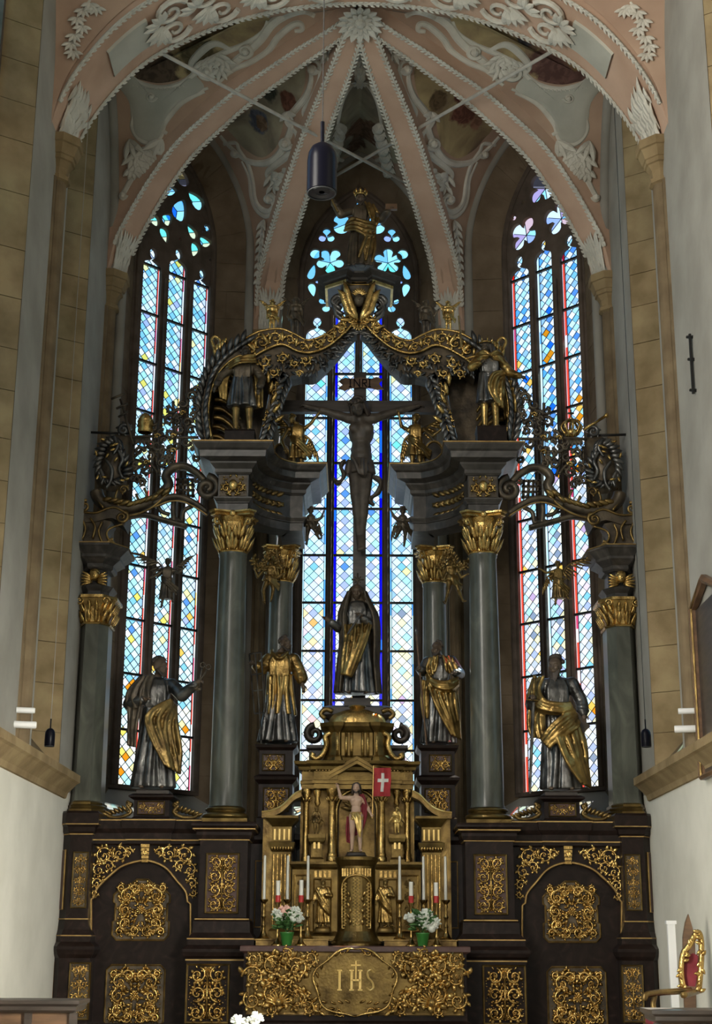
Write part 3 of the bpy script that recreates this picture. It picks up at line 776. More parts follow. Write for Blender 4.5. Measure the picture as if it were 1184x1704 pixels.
def half_web(rib, wallc, bulge=0.02):
    A = resample(rib, NT); B = resample(wallc, NT); rows = []
    for i in range(NT):
        t = i/(NT-1); row = []
        for k in range(NU+1):
            u = k/NU; p = A[i].lerp(B[i], u); p.z = A[i].z+(B[i].z-A[i].z)*(0.15*u+0.85*math.sin(PI*u/2)); row.append(p)
        rows.append(row)
    return rows
def half_arch_on(W, w, z0, zs, za, side, d=-0.0):
    a = arch(w, z0, zs, za, 16, 2); m = len(a)//2
    h = a[:m+1] if side < 0 else list(reversed(a[m:]))
    return [W(s, z, d) for s, z in h]
WEBS = []
def web(name, rows, m='pink_web'):
    mb = MB(); mb.grid(rows); o = mb.build(name, m, CEIL, smooth=True); WEBS.append(mb); return o
DZ = 0.16
r2, r3 = up(RIB2, DZ), up(RIB3, DZ)
Wl, Wr, Wc = WALLS['l'], WALLS['r'], WALLS['c']
for sx in (-1, 1):
    f = (lambda q: q) if sx < 0 else mx
    W_ = Wl
    # cells above the angled windows
    web('vault_web', half_web(f(r2), f(half_arch_on(W_, 1.42, ZCAP-0.3, 12.8, 15.02, -1))))
    web('vault_web', half_web(f(r3), f(half_arch_on(W_, 1.42, ZCAP-0.3, 12.8, 15.02, 1))))
    # cell above the middle window, half each
    web('vault_web', half_web(f(r3), f(half_arch_on(Wc, 1.48, ZCAP-0.3, 12.5, 15.12, -1))))
    # side cell between the broad arch and the rib
    yc = (TY1+YC)/2
    swa = [Vector((-XW-0.01, YC-0.15, ZCAP-0.3)), Vector((-XW-0.01, YC-0.2, 12.4)), Vector((-XW-0.01, YC-0.6, 13.6)), Vector((-XW-0.01, yc+0.5, 14.35)), Vector((-XW-0.01, yc, 14.7))]
    swb = [Vector((-XW-0.01, TY1+0.05, ZCAP-0.3)), Vector((-XW-0.01, TY1+0.1, 12.4)), Vector((-XW-0.01, TY1+0.5, 13.6)), Vector((-XW-0.01, yc-0.5, 14.35)), Vector((-XW-0.01, yc, 14.7))]
    E_ = Vector((0, TY1+0.02, 14.30))
    web('vault_web', half_web(f(r2), f(catmull(swa, 6))))
    tr = [Vector((p.x, TY1+0.02, p.z+0.14)) for p in TRC[:30]]; tr[-1] = E_
    web('vault_web', half_web(f(tr), f(catmull(swb, 6))))
    ap = Vector((-XW-0.01, yc, 14.7)); rid = [ap.lerp(BOSS+Vector((0, 0, DZ)), k/12) for k in range(13)]; rid2 = [ap.lerp(E_, k/12) for k in range(13)]
    web('vault_web', [f([a.lerp(b, u/4) for u in range(5)]) for a, b in zip(rid, rid2)])
    # next bay toward the nave, seen only at its springing
    yn = -7.6; ym = (TY0+yn)/2
    tr0 = [Vector((p.x, TY0-0.02, p.z+0.14)) for p in TRC[:30]]
    sw0 = [Vector((-XW-0.01, TY0-0.05, ZCAP-0.3)), Vector((-XW-0.01, TY0-0.12, 12.6)), Vector((-XW-0.01, TY0-0.7, 14.0)), Vector((-XW-0.01, ym+0.7, 14.9)), Vector((-XW-0.01, ym, 15.2))]
    web('vault_web', half_web(f(tr0), f(catmull(sw0, 6))))
    rA = Vector((0, TY0-0.02, 14.27)); apn = Vector((-XW-0.01, ym, 15.2))
    web('vault_web', [f([apn.lerp(Vector((0, ym, 15.4)), k/8).lerp(apn.lerp(rA, k/8), u/6) for u in range(7)]) for k in range(9)])
    # plain barrel continuing over the nave
    mb = MB(); mb.grid([f([Vector((-XW-0.01, y, 13.0)), Vector((-XW-0.01, y, 15.2)), Vector((-2.5, y, 16.0)), Vector((0, y, 16.4))]) for y in (ym, -34.0)]); mb.build('nave_vault', 'plaster', CEIL)
    # pale wall arch along the side wall
    MB().tube(f([p+Vector((0.06, 0, 0)) for p in catmull(swb[::1], 6)[5:]]+[p+Vector((0.06, 0, 0)) for p in reversed(catmull(swa, 6))]), 0.10, 8).build('arch_moulding', 'plaster_grey', CEIL, smooth=True)
# roof slab above so that no daylight leaks in over the webs
MB().box((-6, -34, 17.0), (6, 6, 17.2)).build('roof_slab', 'plaster', CEIL)
for sx in (-1, 1):
    MB().box((sx*4.75, -34, 14.2), (sx*4.55, 6.5, 17.2)).build('roof_wall', 'plaster', CEIL)
MB().box((-5, 5.4, 15.0), (5, 5.5, 17.2)).build('roof_wall', 'plaster', CEIL)
for k in ('l', 'r'):
    W_ = WALLS[k]; MB().prism([W_(-2.6, 14.3, 0.55), W_(2.6, 14.3, 0.55), W_(2.6, 17.2, 0.55), W_(-2.6, 17.2, 0.55)], W_.n*0.1).build('roof_wall', 'plaster', CEIL)
MB().prism([Wc(-2.4, 14.62, 0.5), Wc(2.4, 14.62, 0.5), Wc(2.4, 17.2, 0.5), Wc(-2.4, 17.2, 0.5)], (0, 0.1, 0)).build('roof_wall', 'plaster', CEIL)
# ---- ribs: flat pink soffit with upstand, leaf garland along each edge, acanthus foot
def leaf_drop(mb, base, d, nrm, ln, wd, curl=0.3, sides=5, th=0.5):
    """plump carved leaf: a tapering drop that rises off the surface and curls at the tip"""
    d = Vector(d).normalized(); nrm = Vector(nrm).normalized(); base = Vector(base); path = []; rs = []
    for k, (t, w_) in enumerate(((0, 0.35), (0.22, 0.9), (0.5, 1.0), (0.78, 0.62), (1.0, 0.10))):
        path.append(base+d*(ln*t*(1-0.25*curl*t))+nrm*(ln*(0.12*math.sin(PI*t)+curl*t*t*0.45))); rs.append(wd*0.5*w_)
    mb.tube(path, rs, sides, True, th, up=nrm)
def garland(path, nrm, step, size, rng):
    mb = MB(); n = max(2, int(sum((b-a).length for a, b in zip(path, path[1:]))/step)); pts = resample(path, n)
    for i in range(n-1):
        t = (pts[i+1]-pts[i]).normalized(); N = nrm(i/(n-1)); c = t.cross(N).normalized()
        for s in (-1, 1):
            leaf_drop(mb, pts[i]+c*(s*size*0.12), t*1.0+c*(s*0.62), N, size*rng.uniform(1.1, 1.5), size*0.62, 0.45)
        if i % 2 == 0: leaf_drop(mb, pts[i], t, N, size*1.2, size*0.6, 0.7)
    mb.tube(pts, size*0.30, 6)
    return mb
def acanthus_foot(mb, path, nrm, c, width, rng):
    """overlapping long leaves climbing the foot of a rib"""
    n = len(path); Lh = (path[-1]-path[0]).length
    for row in range(4):
        i0 = int((n-1)*(row/5.0)); p = path[i0]; t = (path[min(n-1, i0+2)]-path[max(0, i0-1)]).normalized()
        for k in range(7):
            u = k/6-0.5+rng.uniform(-.04, .04); leaf_drop(mb, p+c*(u*width*0.5)+nrm*0.01, t+c*(u*(0.25+.1*row)), nrm, Lh*rng.uniform(.36, .5), width*0.14, 0.05, 5, 0.45)
    for k in range(9):
        u = k/8-0.5; leaf_drop(mb, path[-3]+c*(u*width*0.7), (path[-1]-path[-3]).normalized()+c*(u*1.2), nrm, width*0.26, width*0.1, 0.4)
rg = random.Random(3)
def rib(path, W0, name='vault_rib', foot=6):
    n = len(path); mb = MB(); rows = []; ed = ([], []); soff = []; cs = []
    tot = path[-1]-path[0]; side = Vector((tot.y, -tot.x, 0)).normalized()
    Ns = []
    for i, p in enumerate(path):
        t = (path[min(i+1, n-1)]-path[max(i-1, 0)]).normalized(); N = side.cross(t).normalized()
        if N.z > 0 or (abs(N.z) < 0.15 and N.dot(Vector((-p.x, -1.5-p.y, 0))) < 0): N = -N if N.z > 0 else N
        Ns.append(N); w_ = W0*(1.0-0.45*(i/(n-1))**3)
        a = p-side*w_/2; b = p+side*w_/2
        rows.append([a-N*0.34, a, p, b, b-N*0.34]); ed[0].append(a); ed[1].append(b)
    mb.grid(rows)
    o = mb.build(name, 'pink', CEIL)
    for e in ed:
        g = garland(e[3:], lambda u: Ns[min(n-1, int(u*(n-1)))], 0.075, 0.07, rg); g.build('leaf_garland', 'stucco', o)
    fm = MB(); k = foot
    acanthus_foot(fm, path[0:k], Ns[3], side, W0*1.05, rg); fm.build('acanthus_foot', 'stucco', o)
    return o
rib(RIB2, 0.46); rib(mx(RIB2), 0.46); rib(RIB3, 0.44); rib(mx(RIB3), 0.44)
# broad transverse arch
n = len(TRC); mb = MB(); rows = []
for i, p in enumerate(TRC):
    a = Vector((p.x, TY0, p.z)); b = Vector((p.x, TY1, p.z)); rows.append([a+Vector((0, 0, 0.4)), a, b, b+Vector((0, 0, 0.4))])
mb.grid(rows); tarch = mb.build('transverse_arch', 'pink', CEIL)
def trn(i):
    t = TRC[min(i+1, n-1)]-TRC[max(i-1, 0)]; N = Vector((t.z, 0, -t.x)).normalized(); return N if N.z < 0 or abs(N.z) < 0.05 else -N
TN = [Vector((p.x, 0, p.z)) for p in TRC]
def trnorm(i):
    t = (TRC[min(i+1, n-1)]-TRC[max(i-1, 0)]).normalized(); N = Vector((t.z, 0, -t.x)); 
    return N if N.dot(Vector((0, 0, 11.0))-Vector((TRC[i].x, 0, TRC[i].z))) > 0 else -N
for y in (TY0, TY1):
    g = garland([Vector((p.x, y, p.z)) for p in TRC][2:-2], lambda u: trnorm(min(n-1, max(0, int(u*(n-1))))), 0.085, 0.08, rg); g.build('leaf_garland', 'stucco', tarch)
ym = (TY0+TY1)/2
for sx in (-1, 1):
    pth = [Vector((sx*abs(p.x), ym, p.z)) for p in TRC[:30]]
    fm = MB(); acanthus_foot(fm, pth[0:6], trnorm(3) if sx < 0 else Vector((-trnorm(3).x, 0, trnorm(3).z)), Vector((0, 1, 0)), 1.0, rg); fm.build('acanthus_foot', 'stucco', tarch)
    # raised stucco tablet and scrolled acanthus higher up on the soffit
    tb = MB(); i0, i1 = 8, 12
    rows = []
    for i in range(i0, i1+1):
        p = pth[i]; N = trnorm(i); N = Vector((N.x*(-sx), 0, N.z)) if sx > 0 else N
        q = p+N*0.035; rows.append([Vector((q.x, ym-0.30, q.z))-N*0.035, Vector((q.x, ym-0.28, q.z)), Vector((q.x, ym+0.28, q.z)), Vector((q.x, ym+0.30, q.z))-N*0.035])
    tb.grid(rows); tb.build('stucco_tablet', 'stucco_field', tarch)
    sc_ = MB()
    for k, (i, s2) in enumerate(((14, -1), (14, 1), (17, -1), (18, 1), (21, -1), (22, 1), (25, -1), (26, 1))):
        p = pth[i]; N = trnorm(i); N = Vector((N.x*(-sx), 0, N.z)) if sx > 0 else N
        t = (pth[i+1]-pth[i-1]).normalized(); c = Vector((0, 1, 0)); base = p+N*0.02
        pts = []; rs = []
        for j in range(22):
            a = s2*(0.4+j*0.42); r_ = 0.26*(1-j/24); pts.append(base+c*(s2*0.2)+t*(r_*math.cos(a))+c*(r_*math.sin(a))+N*0.03); rs.append(0.045*(1-j/40))
        sc_.tube(pts, rs, 6)
        for j in range(5): leaf_drop(sc_, base+c*(s2*0.05)-t*0.15, -t*(1-j*0.3)+c*(s2*(0.2+j*0.25)), N, 0.36, 0.13, 0.5)
    sc_.build('stucco_scrolls', 'stucco', tarch)
# boss: a rosette of two rings of petals
bm_ = MB()
Nn = (Vector((0, -0.25, -1))).normalized(); bs = BOSS-Vector((0, 0, 0.08)); e1 = Vector((1, 0, 0)); e2 = Nn.cross(e1).normalized()
for ring, (nn, r0, ln, wd) in enumerate(((16, 0.16, 0.34, 0.13), (12, 0.07, 0.22, 0.10))):
    for k in range(nn):
        a = 2*PI*k/nn; d = e1*math.cos(a)+e2*math.sin(a); leaf_drop(bm_, bs+d*r0*0.5+Nn*(0.02+0.03*ring), d, Nn, ln, wd, 0.75)
bm_.ell(bs+Nn*0.06, 0.10, 10, 6); bm_.build('boss', 'stucco', CEIL)
# ---- stucco work on the cells, laid onto the real vault surface
_all = MB()
for m in WEBS: _all.join(m)
VT = BVHTree.FromPolygons([Vector(v) for v in _all.v], _all.f)
def on_vault(px, py, off=0.0):
    for ox in (0, .6, -.6, 1.5, -1.5):
        d = Vector(ray(px+ox, py)).normalized(); h = VT.ray_cast(V3(CAM), d)
        if h[0] is not None and h[0].y < YB+.02: break
    if h[0] is None: return None
    N = h[1]; N = N if N.dot(d) < 0 else -N
    return h[0]+N*off, N
def lay(pts, closed=False, off=0.02, n=6):
    pp = catmull([Vector((x, y, 0)) for x, y in pts], n, closed); out = []; last = None
    for p in pp:
        h = on_vault(p.x, p.y, off)
        if h is None: continue
        if last is not None and (h[0]-last).length > 0.6: continue
        out.append(h); last = h[0]
    return out
def band(mb, pts, w, closed=False, taper=True, off=0.0, beads=False):
    hs = lay(pts, closed, off)
    if len(hs) < 3: return
    n = len(hs); path = [h[0] for h in hs]
    rs = [w*((0.55+0.45*math.sin(PI*i/(n-1))) if taper else 1.0) for i in range(n)]
    sv = MB(); 
    mb.tube(path, rs, 6, True, 0.55, up=hs[0][1], closed=closed)
def spiral(mb, cx, cy, r, w, turns=1.5, a0=0.0, sg=1, sq=0.85):
    pts = []
    for k in range(int(12*turns)+1):
        t = k/(12*turns); a = a0+sg*2*PI*turns*t; rr = r*(1-0.85*t); pts.append((cx+rr*math.cos(a), cy+rr*sq*math.sin(a)))
    hs = lay(pts, False, 0.03, 2)
    if len(hs) > 3: mb.tube([h[0] for h in hs], [w*(1-0.5*i/len(hs)) for i in range(len(hs))], 6, True, 0.8, up=hs[0][1])
    h = on_vault(cx, cy, 0.05)
    if h: mb.ell(h[0], w*1.5, 7, 5)
def spray(mb, cx, cy, dirs, ln, wd, curl=0.5):
    """leaves fanning out on the vault around a pixel; lengths in pixels"""
    h = on_vault(cx, cy, 0.01)
    if not h: return
    for a in dirs:
        g = on_vault(cx+6*math.cos(a), cy+6*math.sin(a), 0.01)
        if not g: continue
        d = g[0]-h[0]; s = d.length/6
        if s > 0.05: continue
        leaf_drop(mb, h[0], d, h[1], ln*s, wd*s, curl)
def field(name, outl, m, off, rings=7, thick=None, parent=CEIL):
    """a patch of the vault surface inside a pixel outline, set a little proud of it"""
    c = (sum(p[0] for p in outl)/len(outl), sum(p[1] for p in outl)/len(outl))
    ol = catmull([Vector((x, y, 0)) for x, y in outl], 4, True); rows = []
    for k in range(rings+1):
        t = k/rings; row = []
        for p in ol:
            h = on_vault(c[0]+(p.x-c[0])*t, c[1]+(p.y-c[1])*t, off if k < rings else off*0.2)
            row.append(h[0] if h else None)
        rows.append(row)
    good = rows[-1]
    for r in rows:
        for i in range(len(r)):
            if r[i] is None: r[i] = next((x for x in r if x is not None), BOSS)
    mb = MB(); mb.grid(rows, True)
    o = mb.build(name, m, parent, smooth=True)
    cc = on_vault(*c, off)
    return o, cc
def stucco_both(fn):
    """build for the left of the photograph, then mirrored for the right half of the symmetrical vault"""
    a = MB(); fn(a); b = MB(); b.add(a.v, a.f); b.mirx(); return a, b
FR = dict(ochre=((0.46, 0.36, 0.19), (0.34, 0.26, 0.14), (0.19, 0.13, 0.085)), rose=((0.36, 0.28, 0.16), (0.25, 0.17, 0.10), (0.13, 0.07, 0.055)), grey=((0.42, 0.37, 0.26), (0.33, 0.285, 0.205), (0.21, 0.175, 0.13)))
# outlines traced on the left half
F_SIDE = [(222, 122), (300, 78), (400, 34), (446, 22), (440, 48), (408, 68), (368, 84), (336, 104), (308, 128), (270, 138), (240, 134)]
F_DIAG = [(378, 207), (420, 178), (470, 128), (500, 104), (508, 118), (505, 146), (492, 176), (474, 196), (468, 220), (458, 246), (436, 262), (410, 250), (392, 230)]
_h = [(628, 146), (644, 172), (655, 210), (663, 245), (662, 272), (636, 262)]
F_CTR = [(603, 137)]+_h+[(603, 256)]+[(1206-x, y) for x, y in reversed(_h)]
def cen(o): return (sum(p[0] for p in o)/len(o), sum(p[1] for p in o)/len(o))
def fresco(name, outl, key, spots, mirror=False):
    mb_o, cc = field('painted_medallion', outl, 'pink', 0.012)
    def hp(s):
        h = on_vault(*s[0], 0.012); return tuple(h[0]) if h else tuple(BOSS)
    fm = fresco_mat(name, *FR[key], 1.6, None, [(hp(s), s[1], s[2]) for s in spots])
    mb_o.data.materials.clear(); mb_o.data.materials.append(fm); return mb_o
fresco('fresco_a', F_SIDE, 'ochre', [((262, 124), 0.5, (0.12, 0.085, 0.06)), ((330, 92), 0.35, (0.14, 0.11, 0.06))])
fresco('fresco_b', F_DIAG, 'grey', [((446, 152), 0.22, (0.085, 0.085, 0.065)), ((430, 200), 0.24, (0.15, 0.16, 0.20)), ((480, 170), 0.2, (0.20, 0.09, 0.06)), ((436, 205), 0.14, (0.26, 0.17, 0.11))])
def mirror_px(o):
    out = []
    for x, y in o:
        h = on_vault(x, y)
        if h: out.append(proj((-h[0].x, h[0].y, h[0].z)))
    return out
fresco('fresco_c', mirror_px(F_SIDE), 'ochre', [((938, 105), 0.62, (0.17, 0.09, 0.075)), ((880, 55), 0.2, (0.12, 0.11, 0.12)), ((960, 100), 0.2, (0.30, 0.20, 0.08))])
fresco('fresco_d', mirror_px(F_DIAG), 'ochre', [((775, 185), 0.34, (0.20, 0.085, 0.06)), ((768, 160), 0.16, (0.16, 0.06, 0.045)), ((790, 205), 0.15, (0.30, 0.16, 0.10)), ((728, 165), 0.2, (0.16, 0.11, 0.06))])
fresco('fresco_e', F_CTR, 'grey', [((608, 215), 0.42, (0.20, 0.115, 0.075)), ((590, 240), 0.25, (0.16, 0.10, 0.07)), ((628, 215), 0.22, (0.22, 0.13, 0.085))])
# stucco shields of the side cells
SH = [(196, 138), (218, 124), (236, 140), (270, 146), (305, 138), (322, 124), (340, 146), (318, 160), (296, 172), (280, 196), (272, 220), (262, 236), (238, 238), (222, 226), (218, 196), (214, 168)]
for outl in (SH, mirror_px(SH)): field('stucco_shield', outl, 'stucco_field', 0.03)
def st_side(mb):
    band(mb, [(192, 132), (206, 152), (213, 180), (212, 205), (206, 220)], 0.05)
    band(mb, [(200, 130), (216, 158), (222, 190), (220, 212), (232, 232), (250, 238), (266, 228), (274, 204), (288, 178), (312, 160), (346, 146)], 0.045)
    band(mb, [(340, 152), (306, 168), (284, 190), (270, 214), (278, 222)], 0.055)
    band(mb, [(214, 122), (234, 138), (268, 146), (304, 138), (330, 116), (344, 100), (372, 88), (408, 72), (438, 50), (448, 20)], 0.05)
    band(mb, [(352, 128), (372, 116), (404, 92), (432, 66), (452, 40), (478, 24), (506, 18), (524, 26)], 0.075)
    band(mb, [(360, 140), (388, 116), (420, 102), (446, 84), (462, 62), (486, 42), (500, 40), (502, 50), (490, 52)], 0.055)
    band(mb, [(330, 124), (318, 108), (336, 84), (358, 72), (384, 82)], 0.075)
    spiral(mb, 344, 118, 15, 0.05, 1.6, 0.5, 1); spiral(mb, 408, 84, 13, 0.045, 1.6, 2.4, -1); spiral(mb, 252, 160, 9, 0.03, 1.5, 0, 1)
    for (x, y) in ((352, 94), (362, 90), (372, 98), (340, 100), (366, 112)): spray(mb, x, y, [0.3, 1.0, 1.7, 2.5], 26, 9, 0.4)
    # hanging acanthus and scrolls under the shield
    for k, (x, y) in enumerate(((246, 244), (234, 250), (224, 258), (244, 262), (232, 272), (222, 280), (250, 276))):
        spray(mb, x, y, [0.5, 0.95, 1.4, 1.9, 2.4], 34-2*k, 11, 0.45)
    spray(mb, 216, 232, [0.7, 1.2, 1.7], 40, 12); spray(mb, 270, 232, [1.5, 2.0, 2.6], 40, 12)
    band(mb, [(226, 268), (222, 290), (212, 312), (204, 326)], 0.06, taper=False); band(mb, [(234, 268), (228, 292), (230, 310), (238, 312)], 0.05)
    spiral(mb, 206, 326, 7, 0.04, 1.2)
    for x in range(0, 90, 7): 
        h = on_vault(222+x, 142+6*math.sin(x/28), 0.02)
        if h: mb.ell(h[0], 0.018, 6, 4)
for q, m in enumerate(stucco_both(st_side)): m.build('stucco_scrollwork', 'stucco', CEIL)
def st_diag(mb):
    band(mb, [(366, 226), (384, 246), (412, 268), (440, 272), (460, 262), (474, 240), (484, 214), (478, 200), (492, 182), (510, 158), (518, 128), (510, 100)], 0.075)
    band(mb, [(372, 240), (392, 238), (398, 250), (412, 272), (420, 300), (424, 330), (432, 346), (446, 352), (456, 340), (454, 326), (446, 322)], 0.06)
    band(mb, [(402, 268), (414, 296), (417, 324), (424, 346), (440, 360), (456, 352), (462, 336)], 0.045)
    band(mb, [(446, 300), (444, 288), (456, 276), (474, 262), (490, 246), (494, 226), (484, 212)], 0.07)
    band(mb, [(512, 202), (504, 186), (520, 160), (532, 130), (530, 106), (518, 100), (512, 110)], 0.05)
    band(mb, [(536, 190), (548, 150), (552, 112), (546, 92), (540, 104)], 0.04)
    spiral(mb, 478, 238, 12, 0.05, 1.5, 0.5, 1); spiral(mb, 392, 254, 7, 0.04, 1.4); spiral(mb, 450, 332, 11, 0.045, 1.5, 1, -1); spiral(mb, 522, 114, 9, 0.045, 1.4)
    for (x, y) in ((456, 306), (452, 292), (462, 294), (470, 286)): spray(mb, x, y, [-0.2, 0.5, 1.2, 2.0], 22, 8)
    spray(mb, 480, 186, [0.2, 0.8, 1.4, 2.2], 20, 8)
    for k in range(8): spray(mb, 440-1.5*k, 366+14*k, [1.2, 1.6, 2.0], 22-1.2*k, 8)
    spray(mb, 556, 66, [1.2, 1.8, 2.4], 26, 8); spray(mb, 545, 86, [1.2, 1.9, 2.5], 24, 8); band(mb, [(520, 70), (545, 62), (566, 56)], 0.03)
for m in stucco_both(st_diag): m.build('stucco_scrollwork', 'stucco', CEIL)
def st_ctr(mb):
    band(mb, [(604, 132), (584, 142), (568, 168), (560, 205), (556, 240), (545, 262)], 0.05)
    band(mb, [(600, 140), (580, 138), (572, 160)], 0.06)
    band(mb, [(560, 262), (580, 272), (603, 276)], 0.05)
    for y in (62, 74, 86, 96, 106, 116, 124): spray(mb, 605, y, [1.7, 2.4, 3.0], 10+(y-60)*0.16, 6)
    for k in range(7): spray(mb, 560-3*k, 205+12*k, [1.0, 1.6, 2.2], 14, 6)
for m in stucco_both(st_ctr): m.build('stucco_scrollwork', 'stucco', CEIL)
def st_fore(mb):
    for (x, y) in ((150, 6), (138, 16), (128, 30), (136, 44), (124, 58), (118, 72), (122, 86), (160, 12)): spray(mb, x, y, [0.4, 1.0, 1.6, 2.2, 2.8], 20, 7)
    band(mb, [(150, 0), (134, 24), (136, 48), (120, 70), (116, 88)], 0.03)
for m in stucco_both(st_fore): m.build('stucco_scrollwork', 'stucco', CEIL)
# ---- iron tie rods crossing under the vault
for (a, b, lb) in (((262, 85, TY1), (690, 312, YB-0.05), 'thin pale iron tie rod running down to the right under the vault'), ((945, 70, TY1), (545, 300, YB-0.05), 'thin pale iron tie rod running down to the left under the vault')):
    A, B = P(*a), P(*b); MB().tube([A, B], 0.028, 8).build('tie_rod', 'rod', label=lb, cat='tie rod', group='tie rods under the vault')
# ================================================================= CARVED ORNAMENT (local: x across, z up, -y toward the viewer)
FRONT = Vector((0, -1, 0))
def c_leaf(mb, x, z, a, ln, wd, curl=0.5, y=0.0):
    leaf_drop(mb, (x, y, z), (math.cos(a), 0, math.sin(a)), FRONT, ln, wd, curl, 5, 0.7)
def c_spiral(mb, x, z, r, a0, sg, th, turns=1.35, leaves=6, lw=0.42, y=0.0):
    N = int(14*turns); pts = []; rs = []
    for k in range(N+1):
        t = k/N; a = a0+sg*2*PI*turns*t; rr = r*(1-0.82*t)
        pts.append((x+rr*math.cos(a), y-th*0.6-0.5*th*t, z+rr*math.sin(a))); rs.append(th*(1.0-0.45*t))
    mb.tube(pts, rs, 5)
    for k in range(leaves):
        t = (k+0.3)/leaves*0.62; a = a0+sg*2*PI*turns*t; rr = r*(1-0.82*t)
        c_leaf(mb, x+rr*math.cos(a), z+rr*math.sin(a), a+sg*0.9, r*0.85*(1-0.35*t), r*lw*1.2, 0.6, y)
        if k % 2 == 0: c_leaf(mb, x+rr*math.cos(a)*0.9, z+rr*math.sin(a)*0.9, a+sg*2.4, r*0.55, r*lw*0.95, 0.7, y)
    for k in range(5): c_leaf(mb, x, z, 2*PI*k/5, r*0.26, r*0.18, 0.9, y-th)
    mb.ell((x, y-th*1.6, z), r*0.12, 6, 4)
def c_palmette(mb, x, z, r, a=PI/2, n=7, spread=2.4, y=0.0):
    for k in range(n):
        u = (k/(n-1)-0.5); c_leaf(mb, x, z, a+u*spread, r*(1-0.35*abs(u)*1.2), r*0.26, 0.6, y)
    mb.ell((x, y-0.01, z), r*0.16, 6, 4)
def c_fill(mb, w, h, n, size, rng, sym=True, inside=None, y=0.0):
    """small leaves that fill the ground between the scrolls"""
    for k in range(n):
        x = rng.uniform(0.03, 0.5)*w if sym else rng.uniform(-0.5, 0.5)*w; z = rng.uniform(-0.5, 0.5)*h
        if inside and not inside(x, z): continue
        a = rng.uniform(0, 2*PI); s = size*rng.uniform(0.7, 1.3); s2 = min(s, 0.9*(w/2-abs(x))+0.02)
        s = max(s2, 0.02)
        c_leaf(mb, x, z, a, s, s*0.5, 0.6, y)
        if sym: c_leaf(mb, -x, z, PI-a, s, s*0.42, 0.6, y)
def carve(w, h, seed=1, th=None, rows=None, fill=22):
    """mirrored acanthus scroll panel"""
    rng = random.Random(seed); mb = MB()
    if h >= w*0.85:
        n = rows or max(2, round(h/(w*0.52))); r = min(w*0.235, h/n*0.46); th = th or r*0.19
        for k in range(n):
            z = -h/2+h*(k+0.5)/n; sg = 1 if k % 2 == 0 else -1
            for s in (-1, 1): c_spiral(mb, s*w*0.25, z, r, (PI/2 if sg > 0 else -PI/2)+(0.3*s), s*sg, th)
            if k < n-1: c_palmette(mb, 0, z+h/n*0.38, r*0.6, PI/2 if k % 2 else -PI/2, 5, 2.0)
        c_palmette(mb, 0, h/2-r*0.9, r*0.95); c_palmette(mb, 0, -h/2+r*0.3, r*0.9, PI/2, 7, 2.6)
        mb.tube([(0, -th, -h*0.45), (0, -th*1.4, 0), (0, -th, h*0.42)], th*0.9, 5)
        c_fill(mb, w*0.92, h*0.94, fill*3, r*0.62, rng)
    else:
        n = rows or max(1, round(w/2/(h*0.6))); r = min(h*0.33, w/(4*n)*0.95); th = th or r*0.19
        for k in range(n):
            x = w/2*(k+0.6)/(n+0.15)
            for s in (-1, 1):
                c_spiral(mb, s*x, h*0.14*(1 if k % 2 else -1), r, PI/2*(1 if k % 2 else -1), s*(1 if k % 2 else -1), th)
                c_palmette(mb, s*x, -h*0.36*(1 if k % 2 else -1), r*0.45, PI/2*(1 if k % 2 else -1), 5, 2.6)
        c_palmette(mb, 0, -h*0.1, min(h*0.45, r*1.2)); c_palmette(mb, 0, -h*0.15, r*0.7, -PI/2, 5, 2.8)
        c_fill(mb, w*0.92, h*0.86, fill*2, r*0.6, rng)
    return mb
def carve_radial(w, h, seed=1, shell=True):
    """door panel: rosette amid eight scrolls, shell on top, leaves to the edge"""
    rng = random.Random(seed); mb = MB(); r = min(w, h)*0.15
    for k in range(10): c_leaf(mb, 0, 0, 2*PI*k/10, r*0.75, r*0.34, 0.8, -0.02)
    for k in range(6): c_leaf(mb, 0, 0, 2*PI*k/6+0.3, r*0.45, r*0.3, 1.0, -0.045)
    mb.ell((0, -0.06, 0), r*0.2, 7, 5)
    for sx in (-1, 1):
        for (fx, fz, rr, a0, sg) in ((0.27, 0.24, 1.05, PI, -1), (0.27, -0.24, 1.05, PI, 1), (0.30, 0.0, 0.8, PI/2, -1), (0.12, 0.34, 0.75, 0, 1), (0.12, -0.36, 0.75, 0, -1), (0.38, 0.38, 0.6, PI, 1), (0.38, -0.38, 0.6, PI, -1)):
            c_spiral(mb, sx*fx*w, fz*h, r*rr, a0 if sx > 0 else PI-a0, sx*sg, r*0.2)
    if shell: c_palmette(mb, 0, h*0.36, r*1.0, PI/2, 9, 3.0, -0.02)
    else: c_palmette(mb, 0, -h*0.34, r*0.9, PI/2, 7, 2.6, -0.01)
    c_fill(mb, w*0.92, h*0.92, 130, r*0.75, rng)
    return mb
CARVE_CACHE = {}
def carving(key, fn, name, m, parent, loc, sc=1.0):
    """shared mesh for alike carved panels"""
    if key not in CARVE_CACHE: CARVE_CACHE[key] = fn().mesh(name, m, True)
    o = bpy.data.objects.new(name, CARVE_CACHE[key]); COL.objects.link(o); o.parent = parent; o.location = loc; o.scale = (1, 1.7, 1); return o
def frame_ring(x0, x1, z0, z1, y, fw=0.03, th=0.03):
    mb = MB()
    pr = [(0, 0), (fw*0.3, -th), (fw, -th*0.6), (fw, 0)]
    cs = [(x0, z0), (x1, z0), (x1, z1), (x0, z1)]; ins = [(1, 1), (-1, 1), (-1, -1), (1, -1)]
    rows = [[(c[0]+i[0]*o, y+d, c[1]+i[1]*o) for (o, d) in pr] for c, i in zip(cs, ins)]
    rows.append(rows[0]); mb.grid(rows); return mb
